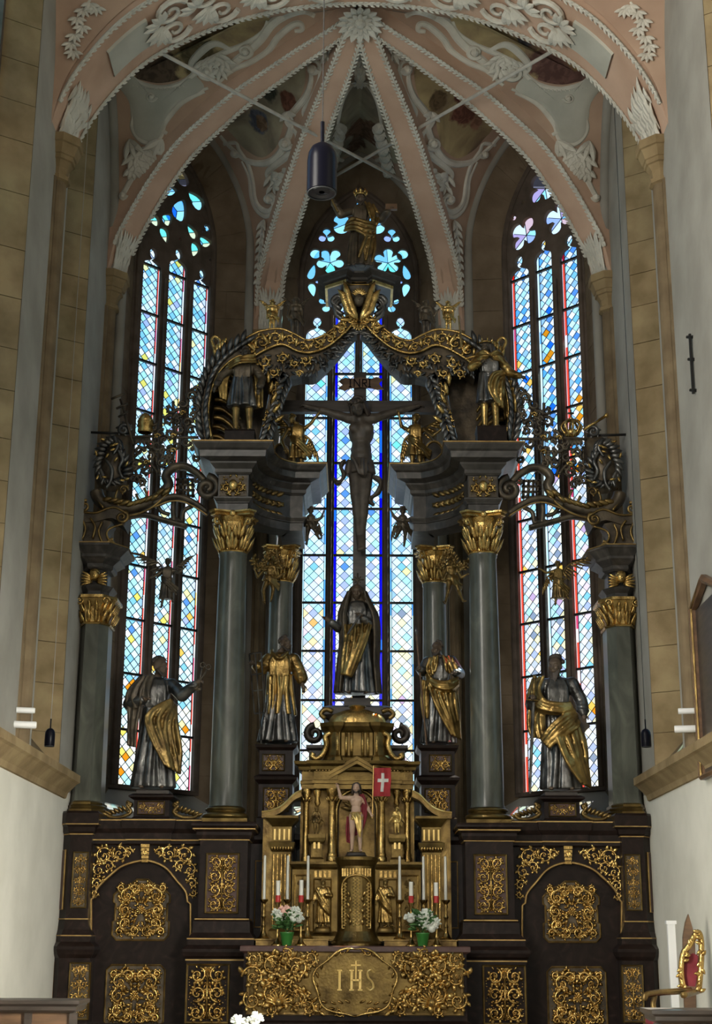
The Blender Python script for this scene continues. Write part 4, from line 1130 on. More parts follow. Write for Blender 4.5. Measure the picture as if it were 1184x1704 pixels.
def panel(parent, x0, x1, z0, z1, y, key, seed=1, m='gold', field_m='red_marble', rows=None, fill=22, fw=0.03, frame_m='gold_flat'):
    """framed panel with carved scrollwork on the front plane y (coordinates in the parent's frame)"""
    w_, h_ = x1-x0, z1-z0
    f = MB(); f.box((x0, y-0.006, z0), (x1, y+0.004, z1)); fo = f.build('panel', field_m, parent)
    frame_ring(x0, x1, z0, z1, y-0.006, fw).build('panel_frame', frame_m, fo)
    carving(key, lambda: carve(w_-2.2*fw, h_-2.2*fw, seed, None, rows, fill), 'carved_scrollwork', m, fo, ((x0+x1)/2, y-0.008, (z0+z1)/2))
    return fo
# ---- columns
def corinthian(parent, c, r, h, wab, m='gold', name='capital', sides=16):
    cap_ = MB(); cx, cy, cz = c
    cap_.lathe([(r*1.08, 0), (r*1.12, h*0.03), (r*1.0, h*0.06), (r*0.98, h*0.5), (r*1.12, h*0.75), (r*1.35, h*0.88), (0.01, h*0.88)], sides, c)
    # abacus with hollowed sides
    pl = []
    for k in range(4):
        a = PI/4+k*PI/2; d = Vector((math.cos(a), math.sin(a))); t = Vector((-d.y, d.x)); p = d*wab*0.707
        pl += [p-t*0.045*wab/0.5, p+t*0.045*wab/0.5]
        a2 = a+PI/4; pl.append(Vector((math.cos(a2), math.sin(a2)))*wab*0.40)
    cap_.sweep([(-0.02, cz+h*0.87), (0.0, cz+h*0.88), (-0.01, cz+h*0.93), (0.02, cz+h*0.96), (0.02, cz+h)], [(cx+p.x, cy+p.y) for p in pl], True)
    o = cap_.build(name, m, parent)
    lf = MB()
    for row, (z0, ln, rr, off) in enumerate(((0.03, 0.52, 1.0, 0), (0.30, 0.55, 1.0, PI/8))):
        for k in range(8):
            a = 2*PI*k/8+off; d = Vector((math.cos(a), math.sin(a), 0)); t = Vector((-d.y, d.x, 0))
            b = Vector(c)+d*(r*rr)+Vector((0, 0, z0*h))
            for s, q in ((0, 1.0), (-1, 0.8), (1, 0.8)): leaf_drop(lf, b+t*(s*r*0.16), Vector((0, 0, 1))+t*(s*0.18), d, ln*h*q, r*0.42, 0.85, 5, 0.5)
    lf.build('acanthus_leaves', m, o, smooth=True)
    vo = MB()
    for k in range(4):
        a = PI/4+k*PI/2; d = Vector((math.cos(a), math.sin(a), 0)); pts = []; rs = []
        for j in range(15):
            t = j/14
            if t < 0.4: p = d*(r*1.0+(wab*0.60-r)*t/0.4*0.8)+Vector((0, 0, h*(0.52+0.32*t/0.4)))
            else:
                an = PI/2-(t-0.4)/0.6*2*PI*1.1; rr = h*0.10*(1-0.6*(t-0.4)/0.6); p = d*(r+(wab*0.60-r)*0.8+rr*math.cos(an))+Vector((0, 0, h*0.74+rr*math.sin(an)))
            pts.append(Vector(c)+p); rs.append(h*0.035)
        vo.tube(pts, rs, 5)
        a2 = a+PI/4; d2 = Vector((math.cos(a2), math.sin(a2), 0)); vo.ell(Vector(c)+d2*(wab*0.42)+Vector((0, 0, h*0.93)), h*0.09, 7, 5)
    vo.build('volutes', m, o, smooth=True)
    return o
def column(name, label, x, y, z0, z1, rb, rt, hcap, hbase, wab, mshaft='column_marble', group=None):
    """z0 = underside of base, z1 = top of abacus"""
    root = empty(name, (x, y, z0), label=label, cat='column', group=group)
    H = z1-z0
    sh = MB(); pr = []
    for k in range(13):
        t = k/12; r = rb+(rt-rb)*(t**1.6); pr.append((r, hbase+(H-hbase-hcap)*t))
    sh.lathe([(rb*1.06, hbase)]+[(pr[0][0], hbase+0.05)]+pr[1:-1]+[(rt, pr[-1][1]-0.05), (rt*1.06, pr[-1][1]-0.03), (rt*1.06, pr[-1][1])], 32); sh.build('shaft', mshaft, root, smooth='auto')
    ba = MB(); ba.box((-rb*1.42, -rb*1.42, 0), (rb*1.42, rb*1.42, hbase*0.28))
    pts = [(rb*1.38, hbase*0.28)]
    for k in range(7):
        a = -PI/2+PI*k/6; pts.append((rb*1.24+hbase*0.17*math.cos(a), hbase*0.45+hbase*0.17*math.sin(a)))
    pts += [(rb*1.18, hbase*0.64), (rb*1.12, hbase*0.70)]
    for k in range(5):
        a = -PI/2+PI*k/4; pts.append((rb*1.13+hbase*0.10*math.cos(a), hbase*0.84+hbase*0.10*math.sin(a)))
    pts.append((rb*1.02, hbase)); ba.lathe(pts, 28); ba.build('base', 'gold_flat', root, smooth='auto')
    corinthian(root, (0, 0, H-hcap), rt, hcap, wab)
    return root
# ================================================================= ALTAR ARCHITECTURE
def X_(px, py, Y): return P(px, py, Y).x
def Z_(py, Y, px=592): return P(px, py, Y).z
def rect(x0, x1, y0, y1): return [(x0, y0), (x1, y0), (x1, y1), (x0, y1)]
SIDE = {-1: 'left', 1: 'right'}
# ---- mensa (altar table) with gilded antependium
mx0, mx1 = X_(402, 1630, 0.0), X_(779, 1630, 0.0); mzt = 1.05
mensa = empty('altar_table', ((mx0+mx1)/2, 0.5, 0), label='long dark altar table with a gilded carved front bearing letters', cat='altar')
MX = (mx1-mx0)/2
b = MB(); b.sweep([(0.05, 0), (0.05, 0.10), (0.0, 0.13), (0.0, 0.95)], rect(-MX+0.02, MX-0.02, -0.48, 0.55), True); b.build('body', 'dark_marble', mensa)
b = MB(); b.sweep([(0, 0.95), (0.03, 0.97), (0.05, 0.98), (0.05, 1.04), (0.035, 1.05)], rect(-MX+0.02, MX-0.02, -0.48, 0.55), True); b.build('table_top', 'red_marble', mensa)
az0, az1 = Z_(1690, 0.0)+0.0, Z_(1581, 0.0)
ax = MX-0.06; aw = 2*ax; ah = az1-az0; azc = (az0+az1)/2
f = MB().box((-ax, -0.495, az0), (ax, -0.478, az1)).build('antependium', 'gold_flat', mensa)
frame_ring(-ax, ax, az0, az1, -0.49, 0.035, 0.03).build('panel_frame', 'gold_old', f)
def antep():
    mb = MB(); rng = random.Random(5); rx, rz = 0.60, 0.42
    ins = lambda x, z: (x/rx)**2+(z/rz)**2 > 1.15
    for s in (-1, 1):
        for (x, z, r, a0, sg) in ((0.78, 0.20, 0.16, 0, 1), (0.78, -0.20, 0.15, 0.5, -1), (1.10, 0.24, 0.15, PI, -1), (1.07, -0.12, 0.19, PI, 1), (1.36, 0.08, 0.15, 0, 1), (1.37, -0.26, 0.12, 1, -1), (1.36, 0.34, 0.10, 2, 1), (0.60, 0.36, 0.10, 0, -1), (0.62, -0.38, 0.10, 0, 1), (1.12, -0.40, 0.10, 0, 1), (0.92, 0.40, 0.09, 1, 1), (0.93, 0.02, 0.09, 2, 1)):
            c_spiral(mb, s*x*0.965, z*ah/0.96, r, a0 if s > 0 else PI-a0, s*sg, 0.019, 1.4, 7)
        # winged cherub head amid the scrolls
        mb.ell((s*0.98, -0.03, -0.24), (0.055, 0.05, 0.065), 9, 7)
        for k in range(5): c_leaf(mb, s*0.98, -0.26, 0.2+k*0.28, 0.2, 0.05, 0.4, -0.005); c_leaf(mb, s*0.98, -0.26, PI-0.2-k*0.28, 0.2, 0.05, 0.4, -0.005)
    c_fill(mb, aw*0.91, ah*0.88, 260, 0.11, rng, True, ins)
    # cartouche rim of C-scrolls
    for s in (-1, 1):
        pts = []
        for k in range(28):
            a = -PI/2+PI*k/27; q = 1+0.05*math.sin(6*a); pts.append((s*rx*q*math.cos(a)*0.88, -0.03, rz*q*math.sin(a)*0.98))
        mb.tube(pts, [0.010+0.010*math.sin(3*PI*k/27)**2 for k in range(28)], 6)
        c_spiral(mb, s*0.20, -0.36, 0.06, 0, s, 0.014, 1.3, 3); c_spiral(mb, s*0.16, 0.38, 0.05, 0, -s, 0.012, 1.3, 3)
        for k in range(10): a = -1.3+2.6*k/9; c_leaf(mb, s*0.48*math.cos(a), 0.38*math.sin(a), (a+1.1) if s > 0 else PI-(a+1.1), 0.10, 0.04, 0.6)
        for k in range(3): c_leaf(mb, s*(0.06+0.09*k), -0.25-0.01*k, 0.5 if s > 0 else PI-0.5, 0.1, 0.035, 0.6)
    return mb
carving('antep', antep, 'carved_scrollwork', 'gold', f, (0, -0.497, azc))
L = MB(); zc = 0.02
def bar(x0, z0, x1, z1, w_=0.03): L.ribbon([(x0, -0.012, z0), (x1, -0.012, z1)], w_, 0.03, (0, 1, 0))
for x in (-0.20, -0.045, 0.065):
    bar(x, zc-0.12, x, zc+0.12)
    for z in (-0.12, 0.12): bar(x-0.03, zc+z, x+0.03, zc+z, 0.016)
bar(-0.045, zc, 0.065, zc, 0.02)
L.tube(catmull([(0.25, -0.012, zc+0.09), (0.21, -0.012, zc+0.125), (0.165, -0.012, zc+0.10), (0.17, -0.012, zc+0.035), (0.225, -0.012, zc-0.03), (0.235, -0.012, zc-0.095), (0.19, -0.012, zc-0.125), (0.145, -0.012, zc-0.09)], 4), 0.016, 6)
bar(0.01, zc+0.0, 0.01, zc+0.24, 0.016); bar(-0.055, zc+0.185, 0.075, zc+0.185, 0.016)
L.build('monogram', 'gold_bright', f, loc=(0, -0.497, azc+0.01))
# ---- column pedestals (left built, right mirrored)
def build_left():
    T = []
    # column pedestal: lower plinth, base mouldings, die, cap
    YF = 0.62; xl, xr = X_(331, 1460, YF), X_(411, 1460, YF); zt = Z_(1368, 0.52)
    zc0 = Z_(1397, YF); zb1 = Z_(1528, YF); zb0 = Z_(1592, 0.45)
    xc = (xl+xr)/2; hw = (xr-xl)/2; D = 0.55
    r = empty('column_pedestal', (xc, YF+D, 0), label='dark marble pedestal with gilded panels under the tall column beside the keys statue', cat='pedestal', group='column pedestals')
    pr = [(0.145, 0), (0.145, 0.05), (0.12, 0.06), (0.12, zb0-0.03), (0.16, zb0), (0.175, zb0+0.05), (0.175, zb0+0.09), (0.12, zb0+0.14), (0.12, zb0+0.22), (0.06, zb0+0.30), (0.05, zb1-0.05), (0.0, zb1), (0, zc0-0.02), (0.03, zc0), (0.05, zc0+0.05), (0.05, zc0+0.09), (0.09, zc0+0.14), (0.12, zc0+0.17), (0.12, zt-0.03), (0.10, zt)]
    MB().sweep(pr, rect(-hw, hw, -D, D), True).build('die', 'dark_marble', r)
    for (z, o) in ((zc0-0.01, 0.012), (zc0+0.13, 0.09), (zb1-0.02, 0.03), (zb0+0.22, 0.115), (zb0-0.05, 0.125)):
        MB().sweep([(o-0.01, z-0.008), (o+0.008, z-0.008), (o+0.008, z+0.008), (o-0.01, z+0.008)], rect(-hw, hw, -D, D), True).build('gilt_moulding', 'gilt_edge', r)
    px0, px1 = X_(341, 1470, YF)-xc, X_(398, 1470, YF)-xc; panel(r, px0, px1, Z_(1522, YF), Z_(1420, YF), -D, 'ped_hi', 21)
    YL = YF-0.12; px0, px1 = X_(308, 1650, YL)-xc, X_(382, 1650, YL)-xc; panel(r, px0, px1, Z_(1705, YL), Z_(1604, YL), -D-0.12, 'ped_lo', 22, field_m='dark_marble')
    # narrow panel on the inner flank
    T.append(r)
    # outer corner pier with a canted face toward the nave
    YP = 0.72
    xa, xb = X_(113, 1460, YP), X_(149, 1460, YP); xo, yo = X_(80, 1460, 1.25), 1.25
    pth = [(xo, yo+0.6), (xo, yo), (xa, YP), (xb, YP), (xb, yo+0.6)]
    r = empty('corner_pier', ((xa+xb)/2, 1.0, 0), label='dark marble corner pier with narrow gilded panels beside the niche under the keys statue', cat='pier', group='corner piers')
    ztp = Z_(1352, YP); zc0 = Z_(1390, YP); zb1 = Z_(1530, YP); zb0 = Z_(1590, YP)
    pr = [(0.10, 0), (0.08, 0.06), (0.08, zb0-0.05), (0.12, zb0), (0.14, zb0+0.06), (0.14, zb0+0.10), (0.07, zb0+0.16), (0.07, zb0+0.24), (0.03, zb0+0.32), (0.0, zb1), (0, zc0), (0.04, zc0+0.03), (0.05, zc0+0.09), (0.10, zc0+0.14), (0.10, ztp-0.03), (0.08, ztp)]
    lp = [(p[0]-r.location.x, p[1]-1.0) for p in pth]
    MB().sweep(pr, lp, True).build('die', 'dark_marble', r)
    for (z, o) in ((zc0, 0.012), (zc0+0.13, 0.095), (zb1-0.01, 0.012), (zb0+0.24, 0.07)):
        MB().sweep([(o-0.01, z-0.007), (o+0.007, z-0.007), (o+0.007, z+0.007), (o-0.01, z+0.007)], lp, True).build('gilt_moulding', 'gilt_edge', r)
    lx0, lx1 = X_(119, 1470, YP)-r.location.x, X_(146, 1470, YP)-r.location.x
    panel(r, lx0, lx1, Z_(1514, YP), Z_(1419, YP), YP-1.0, 'pier_hi', 31, rows=5, field_m='bronze_dark', fw=0.022)
    YL = YP-0.085; panel(r, X_(113, 1650, YL)-r.location.x, X_(150, 1650, YL)-r.location.x, Z_(1700, YL), Z_(1603, YL), YL-1.0, 'pier_lo', 32, rows=4, field_m='bronze_dark', fw=0.025)
    # framed red panels on the canted face
    A = Vector((lp[1][0], lp[1][1], 0)); B = Vector((lp[2][0], lp[2][1], 0)); e = (B-A).normalized(); nn = Vector((e.y, -e.x, 0))
    for (za, zb, of) in ((Z_(1516, 1.0), Z_(1418, 1.0), 0.008), (Z_(1700, 1.0), Z_(1603, 1.0), 0.09)):
        q = [A+e*0.10+nn*of, B-e*0.10+nn*of]
        MB().prism([Vector((q[0].x, q[0].y, za)), Vector((q[1].x, q[1].y, za)), Vector((q[1].x, q[1].y, zb)), Vector((q[0].x, q[0].y, zb))], nn*0.004).build('panel', 'red_marble', r)
        MB().tube([Vector((q[0].x, q[0].y, za)), Vector((q[1].x, q[1].y, za)), Vector((q[1].x, q[1].y, zb)), Vector((q[0].x, q[0].y, zb))], 0.014, 4, closed=True).build('panel_frame', 'gilt_edge', r)
    T.append(r)
    # wing with arched niche, spandrel carving and carved door panels
    YW = 0.92; x0, x1 = X_(149, 1460, YW)-0.02, X_(332, 1460, YW)+0.02; xc = (x0+x1)/2
    zt = Z_(1365, YW); zc0 = Z_(1406, YW)
    r = empty('altar_wing', (xc, YW, 0), label='dark marble altar wing with arched niche and carved gilt doors under the keys statue', cat='altar wing', group='altar wings')
    ol = [(x0-xc, -0.0), (x1-xc, 0.0), (x1-xc, zc0), (x0-xc, zc0)]
    tr = [(152, 1545), (152, 1497), (156, 1493), (163, 1477), (184, 1456), (206, 1440), (241, 1432), (273, 1442), (294, 1465), (309, 1484), (312, 1500), (317, 1504), (317, 1545)]
    hp = [(X_(a, b_, YW)-xc, Z_(b_, YW, a)) for a, b_ in tr]
    hole = [(hp[0][0], 0.04)]+[(p.x, p.y) for p in catmull([Vector((q[0], q[1], 0)) for q in hp[2:-2]], 4)]
    hole = [(hp[0][0], 0.04), hp[0], hp[1]]+[(p.x, p.y) for p in catmull([Vector((q[0], q[1], 0)) for q in hp[2:11]], 4)]+[hp[11], hp[12], (hp[12][0], 0.04)]
    pl = curve_plate(ol, [hole], 0.05, 0.0); m = MB(); m.add([(p[0], 0.05+p[2], p[1]) for p in pl.v], pl.f); m.build('arch_surround', 'dark_marble', r)
    MB().tube([(q[0], -0.012, q[1]) for q in hole], 0.016, 6).build('arch_moulding', 'gilt_edge', r)
    dr = MB().box((x0-xc, 0.09, 0), (x1-xc, 0.16, zc0)).build('door_leaf', 'dark_marble', r)
    # cornice, stepping forward in the middle under the statue
    ca, cb = X_(218, 1385, YW)-xc, X_(280, 1385, YW)-xc
    pth = [(x0-xc-0.02, -0.02), (ca, 0.0), (ca, -0.07), (cb, -0.07), (cb, 0.0), (x1-xc, -0.02)]
    zc0m = zc0
    pr = [(0, zc0-0.02), (0.03, zc0), (0.03, zc0+0.04), (0.06, zc0+0.06), (0.06, zc0+0.14), (0.10, zc0+0.20), (0.11, zt-0.05), (0.11, zt), (-0.3, zt), (-0.3, zc0-0.02)]
    MB().sweep(pr, pth).build('cornice', 'dark_marble', r)
    for z, o in ((zc0+0.05, 0.05), (zt-0.02, 0.115)): MB().sweep([(o-0.02, z-0.008), (o+0.006, z-0.008), (o+0.006, z+0.008), (o-0.02, z+0.008)], pth).build('gilt_moulding', 'gilt_edge', r)
    # spandrels
    rng = random.Random(8)
    for s in (-1, 1):
        sp = MB()
        for (px, py, rr, a0, sg) in ((172, 1424, 15, 0, 1), (199, 1421, 13, 2, -1), (164, 1448, 11, 1, 1), (181, 1441, 10, 3, -1), (160, 1470, 9, 0, 1), (214, 1419, 8, 0, 1), (158, 1486, 6, 0, -1), (186, 1420, 7, 1, 1)):
            if s > 0: px = 2*237-px+6
            c = P(px, py, YW); c_spiral(sp, c.x-xc, c.z, rr/118, a0 if s < 0 else PI-a0, sg*(-s), 0.016, 1.3, 6)
        for k in range(10):
            px = rng.uniform(156, 215); py = rng.uniform(1412, 1412+(215-px)*1.1+8)
            if s > 0: px = 2*237-px+6
            c = P(px, py, YW); c_leaf(sp, c.x-xc, c.z, rng.uniform(0, 6), 0.09, 0.04)
        sp.build('spandrel_carving', 'gold', r, smooth=True, loc=(0, -0.002, 0))
    kx, kz = X_(242, 1430, YW)-xc, Z_(1428, YW)
    k = MB(); 
    for j in range(5): k.box((kx-0.06+0.004*j, -0.10+0.012*j, kz+0.13-0.05*j), (kx+0.06-0.004*j, 0.02, kz+0.17-0.05*j))
    c_palmette(k, kx, kz+0.1, 0.09, -PI/2, 5, 1.2, -0.1); k.build('keystone_bracket', 'gold', r)
    # carved door panels
    def shaped(px0, px1, py0, py1, key, seed, arched):
        Yd = YW+0.085; a = P(px0, py1, Yd); b_ = P(px1, py0, Yd); w_ = b_.x-a.x; h_ = b_.z-a.z; cx = (a.x+b_.x)/2-xc; cz = (a.z+b_.z)/2
        c = 0.12*w_
        if arched: o = [(-.42*w_, -.5*h_), (.42*w_, -.5*h_), (.5*w_, -.42*h_), (.5*w_, -.2*h_), (.46*w_, -.18*h_), (.46*w_, .1*h_), (.5*w_, .12*h_), (.5*w_, .24*h_), (.36*w_, .38*h_), (.2*w_, .42*h_), (.1*w_, .5*h_), (-.1*w_, .5*h_), (-.2*w_, .42*h_), (-.36*w_, .38*h_), (-.5*w_, .24*h_), (-.5*w_, .12*h_), (-.46*w_, .1*h_), (-.46*w_, -.18*h_), (-.5*w_, -.2*h_), (-.5*w_, -.42*h_)]
        else: o = [(-.42*w_, -.5*h_), (.42*w_, -.5*h_), (.5*w_, -.42*h_), (.5*w_, .42*h_), (.42*w_, .5*h_), (-.42*w_, .5*h_), (-.5*w_, .42*h_), (-.5*w_, -.42*h_)]
        pn = MB().prism([(cx+p[0], 0.088, cz+p[1]) for p in reversed(o)], (0, -0.012, 0)).build('door_panel', 'bronze_dark', r)
        MB().tube([(cx+p[0], 0.07, cz+p[1]) for p in o], 0.014, 5, closed=True).build('panel_frame', 'gold_old', pn)
        carving(key, lambda: carve_radial(w_*0.95, h_*0.95, seed, arched), 'carved_scrollwork', 'gold', pn, (cx, 0.074, cz))
    shaped(186, 284, 1464, 1564, 'door_hi', 41, True); shaped(173, 275, 1606, 1708, 'door_lo', 42, False)
    T.append(r)
    # plinth of the keys statue on top of the wing, with carved panel and leafy side volutes
    YS = 0.95; x0, x1 = X_(222, 1345, YS), X_(281, 1345, YS); xc = (x0+x1)/2; zb = Z_(1366, YW)+0.0; zt = Z_(1322, YS)
    r = empty('statue_plinth', (xc, YS+0.3, zb), label='small dark plinth with gilt panel and leafy volutes under the keys statue', cat='plinth', group='outer statue plinths')
    hw = (x1-x0)/2; H = zt-zb
    MB().sweep([(0.02, 0), (0.02, 0.03), (0, 0.05), (0, H-0.09), (0.07, H-0.05), (0.07, H-0.03), (0.02, H)], rect(-hw, hw, -0.28, 0.28), True).build('die', 'dark_marble', r)
    MB().sweep([(-0.02, H), (-0.02, H+0.05), (-0.05, H+0.06)], rect(-hw, hw, -0.26, 0.26), True).build('foot_slab', 'wood_dark', r)
    panel(r, X_(228, 1347, YS)-xc, X_(274, 1347, YS)-xc, 0.07, H-0.10, -0.28, 'st_plinth', 51, fw=0.018)
    for s in (-1, 1):
        v = MB(); x = s*(hw+0.02)
        v.tube(catmull([(x+s*0.10, -0.16, H-0.1), (x+s*0.03, -0.17, H-0.14), (x+s*0.07, -0.18, H*0.5), (x+s*0.03, -0.18, 0.12), (x+s*0.16, -0.18, 0.05), (x+s*0.32, -0.18, 0.05), (x+s*0.38, -0.18, 0.10)], 4), 0.028, 6)
        for j in range(7): c_leaf(v, x+s*(0.04+0.05*j), 0.14-0.012*j, (2.2 if s < 0 else PI-2.2)-0.1*j*s, 0.13, 0.06, 0.6, -0.17)
        for j in range(4): c_leaf(v, x+s*0.03, H-0.12-0.05*j, -0.4 if s > 0 else PI+0.4, 0.09, 0.05, 0.6, -0.17)
        v.build('side_volute', 'gold_old', r, smooth=True)
    T.append(r)
    # tall marble column
    YCOL = 1.15; zb = Z_(1368, 0.52)
    c = column('marble_column', 'tall grey marble column with gilt capital between the keys statue and the gridiron statue', X_(378, 1250, YCOL), YCOL, zb, Z_(858, YCOL), 0.232, 0.198, Z_(858, YCOL)-Z_(924, YCOL), Z_(1344, YCOL)-zb, 0.58, group='tall marble columns')
    T.append(c)
    # rear column
    YR = 2.25
    c = column('rear_column', 'rear grey marble column behind the gridiron statue', X_(466, 1050, YR), YR, 2.6, Z_(914, YR), 0.20, 0.175, Z_(914, YR)-Z_(972, YR), 0.26, 0.50, group='rear columns')
    T.append(c)
    rp = MB().sweep([(0.06, 0), (0.06, 0.1), (0, 0.14), (0, 2.4), (0.05, 2.45), (0.08, 2.52), (0.08, 2.6)], rect(-0.3, 0.3, -0.3, 0.3), True)
    rp.build('rear_column_pedestal', 'dark_marble', loc=(X_(466, 1050, YR), YR, 0), label='plain dark pedestal under the rear column behind the gridiron statue', cat='pedestal', group='rear column pedestals'); T.append(bpy.context.scene.objects['rear_column_pedestal'])
    # outer pilaster: three-sided marble shaft
    YP = 0.98; zb = Z_(1352, 0.72); xa, xb = X_(126, 1300, YP), X_(151, 1300, YP)
    r = empty('corner_pilaster', ((xa+xb)/2, YP+0.2, zb), label='grey marble corner pilaster with gilt capital beside the keys statue', cat='pilaster', group='corner pilasters')
    hw = (xb-xa)/2; pl = [(-hw-0.13, 0.35), (-hw-0.13, 0.1), (-hw, -0.2), (hw, -0.2), (hw+0.12, -0.02), (hw+0.12, 0.35)]
    zt = Z_(1040, YP)-zb
    def tp(k): return [(p[0]*k, p[1]*k) for p in pl]
    MB().sweep([(0, 0.16), (-0.015, zt)], pl, True).build('shaft', 'column_marble', r)
    MB().sweep([(0.08, 0), (0.08, 0.05), (0.05, 0.07), (0.06, 0.10), (0.03, 0.12), (0.03, 0.15), (0.0, 0.17)], pl, True).build('base', 'gold_flat', r)
    hc = Z_(993, YP)-Z_(1040, YP)
    cp = MB().sweep([(0.0, zt), (0.02, zt+0.02), (-0.01, zt+0.04), (0.02, zt+hc*0.6), (0.08, zt+hc*0.88), (0.10, zt+hc*0.9), (0.10, zt+hc)], pl, True).build('capital', 'gold', r)
    lf = MB()
    for row in range(2):
        for (ax_, ay_), (bx_, by_) in zip(pl[1:-1], pl[2:]):
            e = Vector((bx_-ax_, by_-ay_, 0)); nn = Vector((e.y, -e.x, 0)).normalized(); k_ = max(2, int(e.length/0.075))
            for j in range(k_):
                b_ = Vector((ax_, ay_, 0))+e*((j+0.5*(1-0.0*row))/k_); leaf_drop(lf, b_+Vector((0, 0, zt+0.03+row*hc*0.32)), (0, 0, 1), nn, hc*0.55, 0.075, 0.9)
    for s in (-1, 1): c_spiral(lf, s*(hw+0.09), zt+hc*0.8, 0.055, 0, s, 0.016, 1.3, 0, 0.4, -0.24)
    lf.build('acanthus_leaves', 'gold', cp, smooth=True)
    # impost block, cherub head, marble cornice block
    z1 = zt+hc; z2 = Z_(975, YP)-zb; z3 = Z_(948, YP)-zb; z4 = Z_(910, YP)-zb
    MB().sweep([(0.0, z1), (0.0, z1+0.08), (0.04, z2-0.03), (0.06, z2)], tp(0.85), True).build('impost', 'grey_marble', r)
    MB().sweep([(-0.05, z2), (-0.05, z3)], tp(0.9), True).build('neck_block', 'grey_marble', r)
    ch = MB(); ch.ell((0, -0.22, (z2+z3)/2+0.02), (0.07, 0.07, 0.085), 12, 8); ch.ell((0, -0.29, (z2+z3)/2+0.0), (0.02, 0.025, 0.025), 6, 5); ch.ell((0, -0.20, (z2+z3)/2+0.065), (0.08, 0.07, 0.06), 8, 6)
    for s in (-1, 1):
        for j in range(5): c_leaf(ch, s*0.03, (z2+z3)/2-0.02-0.015*j, (0.55-0.22*j) if s > 0 else PI-(0.55-0.22*j), 0.19, 0.05, 0.3, -0.21)
    ch.build('cherub_head', 'gold', r, smooth=True)
    pr = [(0.0, z3), (0.03, z3+0.03), (0.03, z3+0.08), (0.10, z3+0.14), (0.13, z3+0.16), (0.13, z3+0.20), (0.22, z4-0.06), (0.25, z4-0.04), (0.25, z4)]
    MB().sweep(pr, tp(0.9), True).build('cornice_block', 'grey_marble', r)
    MB().sweep([(0.24, z4-0.012), (0.262, z4-0.012), (0.262, z4+0.004), (0.24, z4+0.004)], tp(0.9), True).build('gilt_moulding', 'gilt_edge', r)
    T.append(r)
    return T
LEFT = build_left()
bpy.context.view_layer.update()
RL = {'column_pedestal': 'dark marble pedestal with gilded panels under the tall column beside the sword statue', 'corner_pier': 'dark marble corner pier with narrow gilded panels beside the niche under the sword statue',
      'altar_wing': 'dark marble altar wing with arched niche and carved gilt doors under the sword statue', 'statue_plinth': 'small dark plinth with gilt panel and leafy volutes under the sword statue',
      'marble_column': 'tall grey marble column with gilt capital between the lance statue and the sword statue', 'rear_column': 'rear grey marble column behind the lance statue',
      'rear_column_pedestal': 'plain dark pedestal under the rear column behind the lance statue', 'corner_pilaster': 'grey marble corner pilaster with gilt capital beside the sword statue'}
for t in LEFT: mirror_tree(t, RL[t.name])
